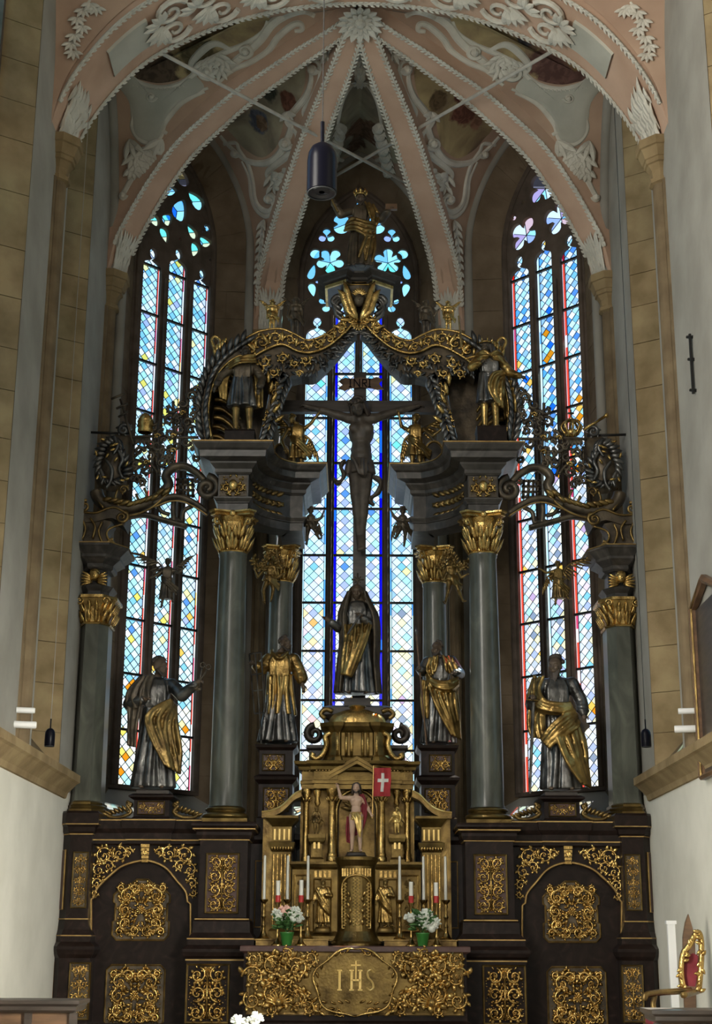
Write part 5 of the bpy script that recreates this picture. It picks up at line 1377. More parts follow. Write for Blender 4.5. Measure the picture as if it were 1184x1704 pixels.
# ================================================================= ENTABLATURES, SAINT PEDESTALS, TABERNACLE
def build_entab():
    YF = 0.95; xl, xr = X_(363, 810, YF), X_(413, 810, YF)
    za = Z_(858, 1.15); zf0 = Z_(829, YF); zf1 = Z_(791, YF); zt = Z_(734, 0.6)
    YR = 2.0; xa, xb = X_(482, 870, YR), X_(503, 870, YR)
    r = empty('entablature', ((xl+xr)/2, YF+0.2, za), label='dark stepped marble entablature above the column beside the keys statue', cat='entablature', group='entablatures')
    ox, oy, oz = r.location
    path = [(xl, 2.3), (xl, YF), (xr, YF), (xr, YF+0.22)]
    c0 = Vector((xr+0.02, YF+0.24)); c1 = Vector((xa, YR-0.02))
    for k in range(1, 9):
        t = k/9; q = c0*(1-t)**2+Vector((xr+0.06, YR-0.25))*2*t*(1-t)+c1*t*t; path.append((q.x, q.y))
    path += [(xa, YR), (xb, YR), (xb, 3.1)]
    lp = [(p[0]-ox, p[1]-oy) for p in path]
    H = zt-za; f0 = zf0-za; f1 = zf1-za
    MB().sweep([(-0.35, 0), (0.0, 0), (0.0, 0.12), (0.02, 0.13), (0.02, f0-0.07), (0.06, f0-0.02), (0.06, f0), (-0.35, f0)], lp).build('architrave', 'grey_marble', r)
    MB().sweep([(-0.35, f0), (0.0, f0), (0.0, f1), (-0.35, f1)], lp).build('frieze', 'grey_marble', r)
    hc = H-f1
    MB().sweep([(-0.4, f1), (0.02, f1), (0.05, f1+0.03), (0.05, f1+0.08), (0.10, f1+0.13), (0.12, f1+0.15), (0.12, f1+hc*0.42), (0.26, f1+hc*0.5), (0.27, f1+hc*0.72), (0.31, f1+hc*0.78), (0.36, f1+hc*0.92), (0.37, H), (-0.4, H)], lp).build('cornice', 'grey_marble', r)
    MB().sweep([(0.365, H-0.015), (0.382, H-0.015), (0.382, H+0.003), (0.365, H+0.003)], lp).build('gilt_moulding', 'gilt_edge', r)
    MB().prism([(p[0], p[1], H-0.06) for p in lp], (0, 0, 0.05)).build('top_slab', 'grey_marble', r)
    fo = MB().box((xl-ox+0.02, YF-oy-0.012, f0+0.02), (xr-ox-0.02, YF-oy, f1-0.02)).build('relief_panel', 'bronze_dark', r)
    carving('frieze_rel', lambda: carve(xr-xl-0.06, f1-f0-0.05, 61, None, 1, 10).join(MB().ell((0, -0.03, 0), (0.07, 0.03, 0.09), 10, 7)), 'carved_scrollwork', 'gold', fo, ((xl+xr)/2-ox, YF-oy-0.014, (f0+f1)/2))
    fm = MB()
    for k in range(4, 11):
        a = Vector((*lp[k], 0)); b_ = Vector((*lp[k+1], 0)); e = (b_-a).normalized(); nn = Vector((e.y, -e.x, 0))
        for j in range(4): leaf_drop(fm, a+Vector((0, 0, f0+0.05+(f1-f0-0.1)*j/3)), e+Vector((0, 0, 0.6*(1 if j % 2 else -1))), nn, 0.16, 0.07, 0.5)
    fm.build('frieze_carving', 'gold_old', r, smooth=True)['kind'] = 'stuff'
    out = [r]
    # pedestal of the inner saint
    Y = 1.38; x0, x1 = X_(431, 1270, Y), X_(487, 1270, Y); xc = (x0+x1)/2; hw = (x1-x0)/2
    z0 = Z_(1362, Y); z1 = Z_(1296, Y); z2 = Z_(1240, Y)
    p = empty('saint_pedestal', (xc, Y+0.3, 0), label='tall dark pedestal with two gilt panels under the gridiron statue', cat='pedestal', group='inner saint pedestals')
    MB().sweep([(0.02, 0), (0.02, z0), (0, z0+0.02), (0, z1-0.08), (0.06, z1-0.02), (0.07, z1+0.02), (0.0, z1+0.06), (0.0, z2-0.08), (0.05, z2-0.04), (0.06, z2)], rect(-hw, hw, -0.3, 0.3), True).build('die', 'dark_marble', p)
    panel(p, X_(436, 1268, Y)-xc, X_(474, 1268, Y)-xc, Z_(1284, Y), Z_(1255, Y), -0.3, 'sp_hi', 71, fw=0.02)
    panel(p, X_(437, 1330, Y)-xc, X_(481, 1330, Y)-xc, Z_(1352, Y), Z_(1311, Y), -0.3, 'sp_lo', 72, fw=0.022)
    out.append(p)
    # dark retable wall behind the candles, with framed panel
    Y = 1.25; x0, x1 = X_(405, 1480, Y), X_(455, 1480, Y); xc = (x0+x1)/2
    w_ = empty('retable_wall', (xc, Y+0.2, 0), label='dark panelled retable wall between the column pedestal and tabernacle, keys statue side', cat='panel', group='retable walls')
    MB().sweep([(0.0, 0), (0.0, Z_(1405, Y)), (0.04, Z_(1398, Y)), (0.04, Z_(1392, Y))], rect(x0-xc, x1-xc, -0.2, 0.3), True).build('die', 'dark_marble', w_)
    frame_ring(X_(423, 1480, Y)-xc, X_(440, 1480, Y)-xc, Z_(1545, Y), Z_(1432, Y), -0.205, 0.02, 0.02).build('panel_frame', 'gilt_edge', w_)
    out.append(w_)
    return out
ENT = build_entab()
bpy.context.view_layer.update()
for t, l in zip(ENT, ('dark stepped marble entablature above the column beside the sword statue', 'tall dark pedestal with two gilt panels under the lance statue', 'dark panelled retable wall between the column pedestal and tabernacle, sword statue side')): mirror_tree(t, l)
# ---- tabernacle
AXX = 0.0
TAB = empty('tabernacle', (AXX, 1.1, 1.05), label='large gilded domed tabernacle with columns and niche in the middle of the altar', cat='tabernacle')
TX, TY, TZ = TAB.location
def tz(py, Y=1.0): return Z_(py, Y)-TZ
def tx(px, py=1400, Y=1.0): return X_(px, py, Y)-X_(592.5, py, Y)
def tpart(mb, name, m='gold_flat', smooth=False, parent=None): return mb.build(name, m, parent or TAB, smooth=smooth)
def tbox(x0, x1, py0, py1, yf, yb):
    return MB().box((tx(x0), yf-TY, tz(py1)), (tx(x1), yb-TY, tz(py0)))
# lower stage: back wall, mouldings
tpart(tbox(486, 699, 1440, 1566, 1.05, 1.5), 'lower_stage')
for a_, b_ in ((489, 517), (664, 696)):
    frame_ring(tx(a_), tx(b_), tz(1550), tz(1455), 1.047-TY, 0.025, 0.025).build('panel_frame', 'gold', TAB)
    carving('tab_pan', lambda: carve(tx(b_)-tx(a_)-.08, tz(1455)-tz(1550)-.1, 91, None, 4, 10), 'carved_scrollwork', 'gold_old', TAB, ((tx(a_)+tx(b_))/2, 1.046-TY, (tz(1455)+tz(1550))/2))
for s in (-1, 1):
    a, b = (tx(486), tx(560)) if s < 0 else (tx(625), tx(699))
    MB().sweep([(0, tz(1447)), (0.03, tz(1443)), (0.05, tz(1438)), (0.05, tz(1434))], rect(a, b, 1.05-TY, 1.4-TY), True).build('lower_cornice', 'gold_flat', TAB)
    MB().sweep([(0.05, tz(1566)), (0.05, tz(1558)), (0.0, tz(1550))], rect(a, b, 1.05-TY, 1.4-TY), True).build('lower_base', 'gold_flat', TAB)
    # figure niche with triglyph
    q0, q1 = (521, 552) if s < 0 else (629, 660)
    frame_ring(tx(q0), tx(q1), tz(1552), tz(1462), 1.045-TY, 0.02, 0.03).build('niche_frame', 'gold', TAB)
    for j in range(4):
        xx = tx(q0)+(tx(q1)-tx(q0))*(j+0.5)/4; MB().box((xx-0.018, 1.02-TY, tz(1460)), (xx+0.018, 1.05-TY, tz(1449))).build('triglyph_bar', 'gold', TAB)
    ck = MB()
    for j in range(3): c_spiral(ck, tx((q0+q1)/2)+0.05*(j-1), tz(1546)+0.02*j, 0.045, j, 1, 0.012, 1.2, 4, 0.4, 1.03-TY)
    ck.build('niche_carving', 'gold', TAB, smooth=True)
# convex central door
cyl = MB(); rC = 0.262; cy = 1.06-TY
def arc_rows(r, z0, z1, n=16, a0=PI, a1=2*PI): return [[(r*math.cos(a0+(a1-a0)*k/n), cy+r*math.sin(a0+(a1-a0)*k/n)*1.0, z) for k in range(n+1)] for z in (z0, z1)]
dr = MB(); dr.lathe([(0.37, 0.0), (0.37, 0.03), (0.33, 0.06), (0.30, tz(1560)), (0.285, tz(1556)), (rC, tz(1550)), (rC, tz(1442)), (0.285, tz(1437)), (0.31, tz(1432)), (0.31, tz(1427)), (0.2, tz(1425)), (0.01, tz(1425))], 20, (0, cy, 0), PI, 2*PI)
door = tpart(dr, 'drum_door')
ar = MB()
def cylp(a, z, rr=rC+0.012): return Vector((rr*math.sin(a), cy-rr*math.cos(a), z))
zs_ = tz(1478); aw_ = 0.80
outl = [cylp(-aw_, tz(1545)), cylp(-aw_, zs_)]+[cylp(-aw_*math.cos(t*PI/10), zs_+0.17*math.sin(t*PI/10)) for t in range(1, 10)]+[cylp(aw_, zs_), cylp(aw_, tz(1545))]
ar.tube(outl, 0.018, 6, closed=True); tpart(ar, 'door_moulding', 'gold', True, door)
rp = MB()
for a in (-0.62, -0.10, 0.10, 0.62):
    zt_ = zs_+0.17*math.sqrt(max(0, 1-(a/aw_)**2))-0.03; z = tz(1540); k = 0
    while z < zt_:
        p = cylp(a+(0.03 if k % 2 else -0.03), z, rC+0.008); rp.ell(p, (0.02, 0.014, 0.012), 6, 4); z += 0.022; k += 1
tpart(rp, 'rope_moulding', 'gold_bright', True, door)
ah_ = MB()
for j in range(-5, 6):
    a = j*0.16; ah_.box(cylp(a, tz(1459), rC+0.002)-Vector((0.012, 0.012, 0)), cylp(a, tz(1446), rC+0.002)+Vector((0.012, 0.004, 0)))
c_palmette(ah_, 0, tz(1456), 0.05, PI/2, 5, 2.2, cy-rC-0.012); tpart(ah_, 'door_frieze', 'gold', False, door)
lf = MB()
for s in (-1, 1):
    for j in range(6): leaf_drop(lf, cylp(s*0.36, tz(1540)+0.075*j, rC), Vector((0.3*s*(1 if j % 2 else -1), 0, 1)), Vector((math.sin(s*0.36), -1, 0)), 0.09, 0.05, 0.5)
tpart(lf, 'door_relief', 'gold', True, door)
# fluted outer pilasters with entablature block and S-volute
for s in (-1, 1):
    def sx_(px): return tx(px) if s < 0 else -tx(px)
    x0, x1 = sorted((sx_(452), sx_(484)))
    yf = 1.02-TY
    bl = MB(); bl.sweep([(0.03, tz(1566)), (0.03, tz(1550)), (0, tz(1545)), (0, tz(1418)), (0.03, tz(1412)), (0.05, tz(1402)), (0.0, tz(1400)), (0.0, tz(1376)), (0.04, tz(1370)), (0.09, tz(1362)), (0.09, tz(1358))], rect(x0, x1, yf, yf+0.3), True)
    pil = tpart(bl, 'fluted_pilaster', 'gold_flat')
    for j in range(5):
        xx = x0+(x1-x0)*(j+0.5)/5; MB().tube([(xx, yf, tz(1543)), (xx, yf, tz(1422))], 0.016, 6).build('flute', 'gold', pil)
    for j in range(4):
        xx = x0+(x1-x0)*(j+0.5)/4; MB().box((xx-0.012, yf-0.015, tz(1398)), (xx+0.012, yf, tz(1380))).build('triglyph_bar', 'gold_bright', pil)
    cb = MB()
    for j in range(8): leaf_drop(cb, (x0+(x1-x0)*j/7, yf-0.02, tz(1416)), (0, 0, 1), FRONT, 0.07, 0.045, 0.7)
    cb.build('pilaster_capital', 'gold', pil, smooth=True)
    # S-shaped volute sloping down outward
    tr = [(500, 1322), (488, 1328), (476, 1340), (464, 1350), (448, 1356), (434, 1358)]
    top = [Vector((sx_(a), 0, tz(b_-6))) for a, b_ in tr]; bot = [Vector((sx_(a), 0, tz(b_+4))) for a, b_ in tr]; top = catmull(top, 4); bot = catmull(bot, 4)
    vm = MB(); vm.grid([[p+Vector((0, yf-0.06, 0)) for p in top], [p+Vector((0, yf-0.06, 0)) for p in bot], [p+Vector((0, yf+0.25, 0)) for p in bot], [p+Vector((0, yf+0.25, 0)) for p in top], [p+Vector((0, yf-0.06, 0)) for p in top]])
    vm.build('s_volute', 'gold_old', pil); MB().tube([p+Vector((0, yf-0.07, 0)) for p in top], 0.014, 6).build('volute_edge', 'gold_bright', pil)
    # panelled gilt wall beside the pilaster
    x0, x1 = sorted((sx_(436), sx_(452))); tpart(MB().box((x0, yf+0.04, tz(1566)), (x1, yf+0.3, tz(1362))), 'side_strip', 'gold_old')
# upper stage: niche wall, columns, brackets
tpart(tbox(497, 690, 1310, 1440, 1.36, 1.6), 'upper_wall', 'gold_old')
nb = MB(); n_ = 14; xw = tx(627)
rows = []
for z in [tz(1425), tz(1345)]: rows.append([(xw*math.cos(PI+PI*k/n_)*1.0, 1.34-TY+0.0-0.0+0.16*(1-abs(math.cos(PI*k/n_)))*1.0, z) for k in range(n_+1)])
for q in range(1, 6):
    ph = PI/2*q/5; rows.append([(xw*math.cos(PI+PI*k/n_)*math.cos(ph), 1.34-TY+0.16*(1-abs(math.cos(PI*k/n_)))*math.cos(ph), tz(1345)+xw*math.sin(ph)) for k in range(n_+1)])
nb.grid(rows); tpart(nb, 'niche', 'bronze_dark', True)
na = MB(); na.tube([(-xw, 1.30-TY, tz(1425)), (-xw, 1.30-TY, tz(1345))]+[(xw*math.cos(PI-PI*k/12), 1.30-TY, tz(1345)+xw*math.sin(PI*k/12)) for k in range(1, 12)]+[(xw, 1.30-TY, tz(1345)), (xw, 1.30-TY, tz(1425))], 0.022, 6)
tpart(na, 'niche_arch', 'gold', True)
sf = MB()
for k in range(9): c_leaf(sf, 0, tz(1345), PI*(k+0.5)/9, xw*0.85, 0.07, 0.2, 1.33-TY)
tpart(sf, 'shell_hood', 'gold_old', True)
for px, w_ in ((507, 0.048), (551, 0.058), (634, 0.058), (678, 0.048)):
    x = tx(px); yy = (1.15 if px in (551, 634) else 1.25)-TY; cm = MB()
    cm.lathe([(w_*1.35, tz(1432)), (w_*1.35, tz(1426)), (w_*1.15, tz(1424)), (w_*1.2, tz(1420)), (w_, tz(1418)), (w_*0.86, tz(1336)), (w_*0.95, tz(1334))], 16, (x, yy, 0)); c_ = tpart(cm, 'small_column', 'gold', 'auto')
    cc = MB(); cc.lathe([(w_*0.9, tz(1334)), (w_*0.95, tz(1326)), (w_*1.5, tz(1314)), (w_*1.5, tz(1311))], 12, (x, yy, 0))
    for j in range(8):
        a = 2*PI*j/8; d = Vector((math.cos(a), math.sin(a), 0)); leaf_drop(cc, Vector((x, yy, tz(1333)))+d*w_*0.9, (0, 0, 1), d, 0.10, 0.05, 0.9)
    cc.build('small_capital', 'gold', c_, smooth=True)
for s in (-1, 1):
    x = tx(526) if s < 0 else tx(660); yy = 1.12-TY
    pd = MB(); pd.sweep([(0.03, tz(1436)), (0.03, tz(1430)), (0, tz(1426)), (0, tz(1404)), (0.03, tz(1400)), (0.045, tz(1394)), (0.045, tz(1388))], rect(x-0.075, x+0.075, yy-0.06, yy+0.1), True)
    b_ = tpart(pd, 'putto_bracket', 'gold_flat')
    for j in (-1, 1): MB().box((x+j*0.03-0.015, yy-0.078, tz(1412)), (x+j*0.03+0.015, yy-0.058, tz(1396))).build('bracket_bar', 'gold_bright', b_)
    # hanging drop ornament above each putto
    dm = MB(); dm.lathe([(0.01, tz(1342)), (0.045, tz(1334)), (0.03, tz(1326)), (0.06, tz(1316)), (0.05, tz(1311))], 10, (x, 1.2-TY, 0)); tpart(dm, 'pendant', 'gold', True)
# entablature and pediment
ep = [(tx(494), 1.55-TY), (tx(494), 1.16-TY), (tx(566), 1.10-TY), (tx(566), 1.04-TY), (tx(620), 1.04-TY), (tx(620), 1.10-TY), (tx(692), 1.16-TY), (tx(692), 1.55-TY)]
ep = [(tx(499), 1.55-TY), (tx(499), 1.14-TY), (tx(520), 1.14-TY), (tx(520), 1.06-TY), (tx(560), 1.06-TY), (tx(560), 1.16-TY), (tx(626), 1.16-TY), (tx(626), 1.06-TY), (tx(666), 1.06-TY), (tx(666), 1.14-TY), (tx(687), 1.14-TY), (tx(687), 1.55-TY)]
e_ = MB(); e_.sweep([(-0.2, tz(1311)), (0.0, tz(1311)), (0.0, tz(1304)), (0.02, tz(1303)), (0.02, tz(1298)), (0.0, tz(1297)), (0.0, tz(1283)), (0.04, tz(1280)), (0.05, tz(1275)), (0.10, tz(1271)), (0.11, tz(1266)), (-0.2, tz(1266))], ep); tpart(e_, 'upper_entablature', 'gold_flat')
dn = MB()
for (a, b_, yv) in ((tx(499), tx(520), 1.12), (tx(522), tx(559), 1.035), (tx(627), tx(664), 1.035), (tx(666), tx(687), 1.12)):
    k = int((b_-a)/0.04)
    for j in range(k): dn.box((a+(j+0.2)*(b_-a)/k, yv-TY, tz(1282)), (a+(j+0.7)*(b_-a)/k, yv+0.05-TY, tz(1277)))
tpart(dn, 'dentils', 'gold')
pdm = MB(); zb_, za_ = tz(1288), tz(1258)
for off, yv in ((0.0, 1.0), (0.05, 1.03)):
    for s in (-1, 1):
        pdm.prism([(0, yv-TY, za_-off), (s*tx(640)*1.0, yv-TY, zb_-off+0.03), (s*tx(640), yv-TY, zb_-off-0.02), (0, yv-TY, za_-off-0.05)], (0, 0.2, 0))
tpart(pdm, 'pediment', 'gold_flat')
# drum and dome
dp = [(tx(538), 1.6-TY), (tx(538), 1.25-TY), (tx(556), 1.13-TY), (tx(563), 1.13-TY), (tx(566), 1.2-TY), (tx(619), 1.2-TY), (tx(622), 1.13-TY), (tx(629), 1.13-TY), (tx(647), 1.25-TY), (tx(647), 1.6-TY)]
d_ = MB(); d_.sweep([(0.04, tz(1266)), (0.02, tz(1258)), (0.0, tz(1254)), (0.0, tz(1216)), (0.03, tz(1212)), (0.07, tz(1206)), (0.08, tz(1200)), (-0.1, tz(1199))], dp); tpart(d_, 'drum', 'gold_flat')
for px in (549, 559, 574, 583, 602, 611, 626, 636):
    MB().tube([(tx(px), (1.15 if px in (559, 626) else 1.2)-0.03-TY+(0.05 if px in (549, 636) else 0), tz(1256)), (tx(px), (1.15 if px in (559, 626) else 1.2)-0.03-TY+(0.05 if px in (549, 636) else 0), tz(1216))], 0.022, 8).build('drum_colonnette', 'gold', TAB, smooth=True)
dome = MB(); pts = []
for k in range(9):
    a = PI/2*k/8; pts.append((0.40*math.cos(a)**0.8 if k < 8 else 0.05, tz(1200)+0.22*math.sin(a)))
dome.lathe(pts, 24, (0, 1.35-TY, 0)); dome.v = [(p[0]*1.05, (p[1]-(1.35-TY))*0.62+1.33-TY, p[2]) for p in dome.v]
tpart(dome, 'dome', 'gold', True)
fin = MB().lathe([(0.10, tz(1180)), (0.12, tz(1177)), (0.10, tz(1174)), (0.13, tz(1171)), (0.12, tz(1169))], 14, (0, 1.33-TY, 0)); tpart(fin, 'dome_collar', 'gold', 'auto')
for s in (-1, 1):
    sv = MB(); f_ = lambda px: tx(px) if s < 0 else -tx(px)
    sv.tube(catmull([(f_(548), 1.2-TY, tz(1216)), (f_(538), 1.2-TY, tz(1222)), (f_(540), 1.2-TY, tz(1236)), (f_(534), 1.2-TY, tz(1252)), (f_(524), 1.2-TY, tz(1260)), (f_(516), 1.2-TY, tz(1256)), (f_(518), 1.2-TY, tz(1250))], 4), 0.04, 8)
    tpart(sv, 'side_scroll', 'gold', True)
# dark volute base that carries the middle statue, behind the dome
vb = empty('scrolled_pedestal', (AXX, 1.75, 1.05), label='dark scrolled wooden base behind the tabernacle dome under the mourning woman', cat='pedestal')
def vbm(mb, n, m='wood_dark', sm=False):
    mb.v = [(p[0], p[1]+TY-1.75, p[2]) for p in mb.v]; return mb.build(n, m, vb, smooth=sm)
vbm(MB().sweep([(0, tz(1440, 1.6)), (0, tz(1200, 1.6)), (0.05, tz(1196, 1.6)), (0.09, tz(1190, 1.6)), (0.09, tz(1178, 1.6)), (0.0, tz(1174, 1.6)), (-0.22, tz(1173, 1.6)), (-0.22, tz(1157, 1.6))], rect(tx(545, 1200, 1.6), tx(640, 1200, 1.6), 1.6-TY, 2.1-TY), True), 'die')
for s in (-1, 1):
    g = lambda px: (tx(px, 1220, 1.6) if s < 0 else -tx(px, 1220, 1.6))
    vv = MB(); pts = []
    for k in range(26):
        t = k/25; a = PI/2+s*(-1)*2*PI*1.4*t; rr = 0.13*(1-0.8*t); pts.append((g(522)+rr*math.cos(a), 1.6-TY, tz(1222, 1.6)+rr*math.sin(a)))
    vv.tube(pts, [0.055*(1-0.4*k/25) for k in range(26)], 8, True, 2.2, up=FRONT); vbm(vv, 'volute', 'wood_dark', True)
    x0, x1 = sorted((g(513), g(545))); vbm(MB().sweep([(0.05, tz(1275, 1.6)), (0.0, tz(1268, 1.6)), (0, tz(1250, 1.6)), (0.04, tz(1246, 1.6)), (0.04, tz(1241, 1.6))], rect(x0, x1, 1.55-TY, 1.9-TY), True), 'side_block')
    u = MB(); u.tube(catmull([(g(540), 1.5-TY, tz(1198, 1.6)), (g(532), 1.5-TY, tz(1190, 1.6)), (g(540), 1.5-TY, tz(1182, 1.6)), (g(552), 1.5-TY, tz(1186, 1.6))], 4), 0.035, 7); vbm(u, 'gilt_scroll', 'gold_old', True)
# gradine steps beside the tabernacle on the altar table
for s in (-1, 1):
    x0, x1 = sorted((X_(427, 1562, 0.75), X_(546, 1562, 0.75))); 
    if s > 0: x0, x1 = -x1, -x0
    MB().sweep([(0, 0), (0, 0.06), (0.015, 0.065), (0.015, 0.085)], rect(x0, x1, 0.55, 0.92), True).build('candle_step', 'gold_old', loc=(0, 0, 1.05), label='low gilded candle step on the altar table, %s' % ('pink flower side' if s < 0 else 'all white flower side'), cat='step', group='candle steps')
# ================================================================= CANOPY, CREST, OPENWORK WINGS
def pts_at(tr, Y, n=5, closed=False): return catmull([P(a, b, Y) for a, b in tr], n, closed)
def slab(mb, top, bot, Y, dep, n=5):
    """solid band between two traced edges at depth Y..Y+dep"""
    t = resample(pts_at(top, Y, n), 40); b = resample(pts_at(bot, Y, n), 40); d = Vector((0, dep, 0))
    mb.grid([[p for p in t], [p for p in b], [p+d for p in b], [p+d for p in t], [p for p in t]])
    for e in (0, -1): mb.add([t[e], b[e], b[e]+d, t[e]+d], [(0, 1, 2, 3)])
    return t, b
def tracetube(mb, tr, Y, r, sides=6, taper=None, n=5, flat=1.0, dy=0.0):
    p = [q+Vector((0, dy, 0)) for q in pts_at(tr, Y, n)]; m = len(p)
    rs = [r*(taper(i/(m-1)) if taper else 1) for i in range(m)]; mb.tube(p, rs, sides, True, flat, up=FRONT); return p
def w_spiral(mb, px, py, Y, rpx, a0, sg, th, turns=1.4, leaves=5, dy=0.0):
    c = P(px, py, Y); s = 1/px_m(c); c_spiral(mb, c.x, c.z, rpx*s, a0, sg, th, turns, leaves, 0.42, Y+dy)
def w_leaf(mb, px, py, Y, a, ln, wd, curl=0.5, dy=0.0):
    """a in picture sense (0 right, pi/2 up), sizes in pixels"""
    c = P(px, py, Y); s = 1/px_m(c); c_leaf(mb, c.x, c.z, a, ln*s, wd*s, curl, Y+dy)
def canopy_arm():
    Y = 1.25; o = P(400, 732, Y); r = empty('canopy_scroll', o, label='carved scrolling canopy scroll with gilt leaves over the statue without a crown', cat='canopy', group='canopy scrolls')
    up_t = [(392, 572), (410, 562), (433, 551), (466, 547), (492, 557), (512, 566), (538, 558), (565, 538), (586, 515), (592, 500)]
    up_b = [(398, 612), (420, 594), (449, 578), (471, 573), (495, 584), (518, 586), (545, 576), (571, 555), (586, 540), (593, 535)]
    lo_b = [(402, 622), (424, 612), (446, 618), (462, 632), (476, 628), (499, 622), (522, 622), (541, 606), (565, 580), (584, 556), (593, 548)]
    a = MB(); t, b = slab(a, up_t, up_b, Y, 0.5); rel(a, r).build('upper_band', 'bronze_dark', r)
    a = MB(); slab(a, up_b, lo_b, Y+0.05, 0.45); rel(a, r).build('lambrequin', 'bronze_dark', r)
    a = MB(); tracetube(a, up_b, Y-0.01, 0.022); tracetube(a, up_t, Y, 0.02); rel(a, r).build('gilt_edging', 'gold', r, smooth=True)
    g = MB(); rng = random.Random(4)
    for i in range(1, 39):
        m = t[i].lerp(b[i], 0.6); d = (t[min(39, i+1)]-t[i-1]).normalized(); h = (t[i]-b[i]).length; ang = math.atan2(d.z, d.x)
        if i % 4 == 0: c_spiral(g, m.x, m.z, h*0.36, ang+PI, -1, 0.02, 1.2, 5, 0.35, Y-0.01)
        elif i % 4 == 2: c_leaf(g, m.x, m.z-h*0.25, ang+PI*0.62, h*0.8, h*0.24, 0.5, Y-0.01); c_leaf(g, m.x, m.z, ang+PI*0.9, h*0.5, h*0.2, 0.6, Y-0.015); c_leaf(g, m.x, m.z-h*.1, ang+PI*.35, h*0.45, h*0.18, 0.6, Y-0.015)
    rel(g, r).build('gilt_acanthus', 'gold', r, smooth=True)
    # silvered leaf tips along the lower edge
    s = MB(); lb = resample(pts_at(lo_b, Y, 5), 34); ub = resample(pts_at(up_b, Y, 5), 34)
    for i in range(1, 33):
        d = (lb[i+1]-lb[i-1]).normalized(); ang = math.atan2(d.z, d.x); h = (ub[i]-lb[i]).length
        for q in range(3):
            m = ub[i].lerp(lb[i], 0.25+0.3*q); c_leaf(s, m.x, m.z, ang-PI/2+rng.uniform(-0.9, 0.9), 0.13+0.06*rng.random(), 0.05, 0.6, Y+0.03)
    rel(s, r).build('leaf_fringe', 'silver_dark', r, smooth=True)
    gg = MB()
    for (px, py, rr, a0, sg) in ((470, 597, 9, 0, 1), (508, 600, 9, 1, -1), (490, 605, 7, 2, 1), (440, 602, 10, 3, 1), (455, 620, 8, 1, -1), (428, 622, 9, 0, 1), (498, 622, 6, 0, 1)): w_spiral(gg, px, py, Y, rr, a0, sg, 0.02, 1.3, 5, 0.0)
    rel(gg, r).build('gilt_scrolls', 'gold', r, smooth=True)['kind'] = 'stuff'
    # inner leg
    leg = MB(); slab(leg, [(470, 618), (452, 652), (440, 690), (432, 735)], [(484, 626), (466, 658), (454, 692), (446, 735)], Y+0.05, 0.4)
    rel(leg, r).build('inner_leg', 'bronze_dark', r)
    ll = MB()
    for k in range(12):
        t_ = k/11; x = 478+(440-478)*t_; y = 626+(728-626)*t_
        for s_ in (-1, 1): w_leaf(ll, x, y, Y, -1.9+0.5*s_+0.2*t_, 24, 9, 0.4, 0.04)
    rel(ll, r).build('leg_leaves', 'silver_dark', r, smooth=True)
    gl = MB()
    for k in range(6): w_spiral(gl, 462-4*k, 640+14*k, Y, 7, k, 1 if k % 2 else -1, 0.016, 1.2, 4, 0.02)
    for k in range(5): w_leaf(gl, 446+k*2, 640+16*k, Y, 1.6-0.25*k, 26, 9, 0.6, 0.02)
    rel(gl, r).build('leg_gilding', 'gold', r, smooth=True)['kind'] = 'stuff'
    # outer shell: big C-scroll with fluted hollow
    sh = MB(); slab(sh, [(334, 733), (328, 690), (332, 656), (338, 627), (352, 606), (372, 586), (396, 568)], [(352, 733), (346, 692), (348, 660), (354, 636), (366, 616), (384, 600), (404, 590)], Y-0.1, 0.6)
    rel(sh, r).build('outer_scroll', 'bronze_dark', r)
    bk = MB(); slab(bk, [(350, 733), (344, 690), (350, 640), (376, 604), (400, 590)], [(430, 733), (440, 690), (448, 650), (452, 622), (430, 606)], Y+0.55, 0.1)
    rel(bk, r).build('shell_back', 'bronze_dark', r)
    fl = MB()
    for k in range(9):
        t_ = k/8; x = 352+4*math.sin(t_*3); y = 726-128*t_+10*t_*t_; tracetube(fl, [(x, y), (x+14, y+2), (x+30, y+14), (x+44, y+34)], Y+0.35, 0.05, 6, lambda u: 1-0.6*u)
    rel(fl, r).build('shell_flutes', 'gold_old', r, smooth=True)
    ol = MB()
    for k in range(16):
        t_ = k/15; q = resample(pts_at([(336, 733), (330, 690), (334, 656), (342, 627), (356, 606), (376, 588), (398, 572)], Y-0.1), 16)[k]; ang = PI/2+0.25-0.9*t_
        c_leaf(ol, q.x+0.03, q.z, ang+0.35, 0.26, 0.09, 0.35, Y-0.1); c_leaf(ol, q.x+0.08, q.z, ang-0.3, 0.24, 0.08, 0.35, Y-0.1)
    rel(ol, r).build('scroll_leaves', 'silver_dark', r, smooth=True)
    fn = MB(); tracetube(fn, [(372, 592), (362, 590), (356, 578), (352, 566), (358, 560), (366, 566), (364, 574)], Y, 0.035, 7, lambda u: 1-0.4*u)
    for k in range(5): w_leaf(fn, 360+3*k, 594-4*k, Y, 1.9-0.15*k, 20, 8, 0.5)
    rel(fn, r).build('finial_scroll', 'gold', r, smooth=True)
    ed = MB(); tracetube(ed, [(352, 730), (346, 692), (350, 656), (358, 632), (372, 610), (398, 592), (420, 596)], Y-0.12, 0.02)
    rel(ed, r).build('gilt_rim', 'gold', r, smooth=True)
    return r
ca = canopy_arm()
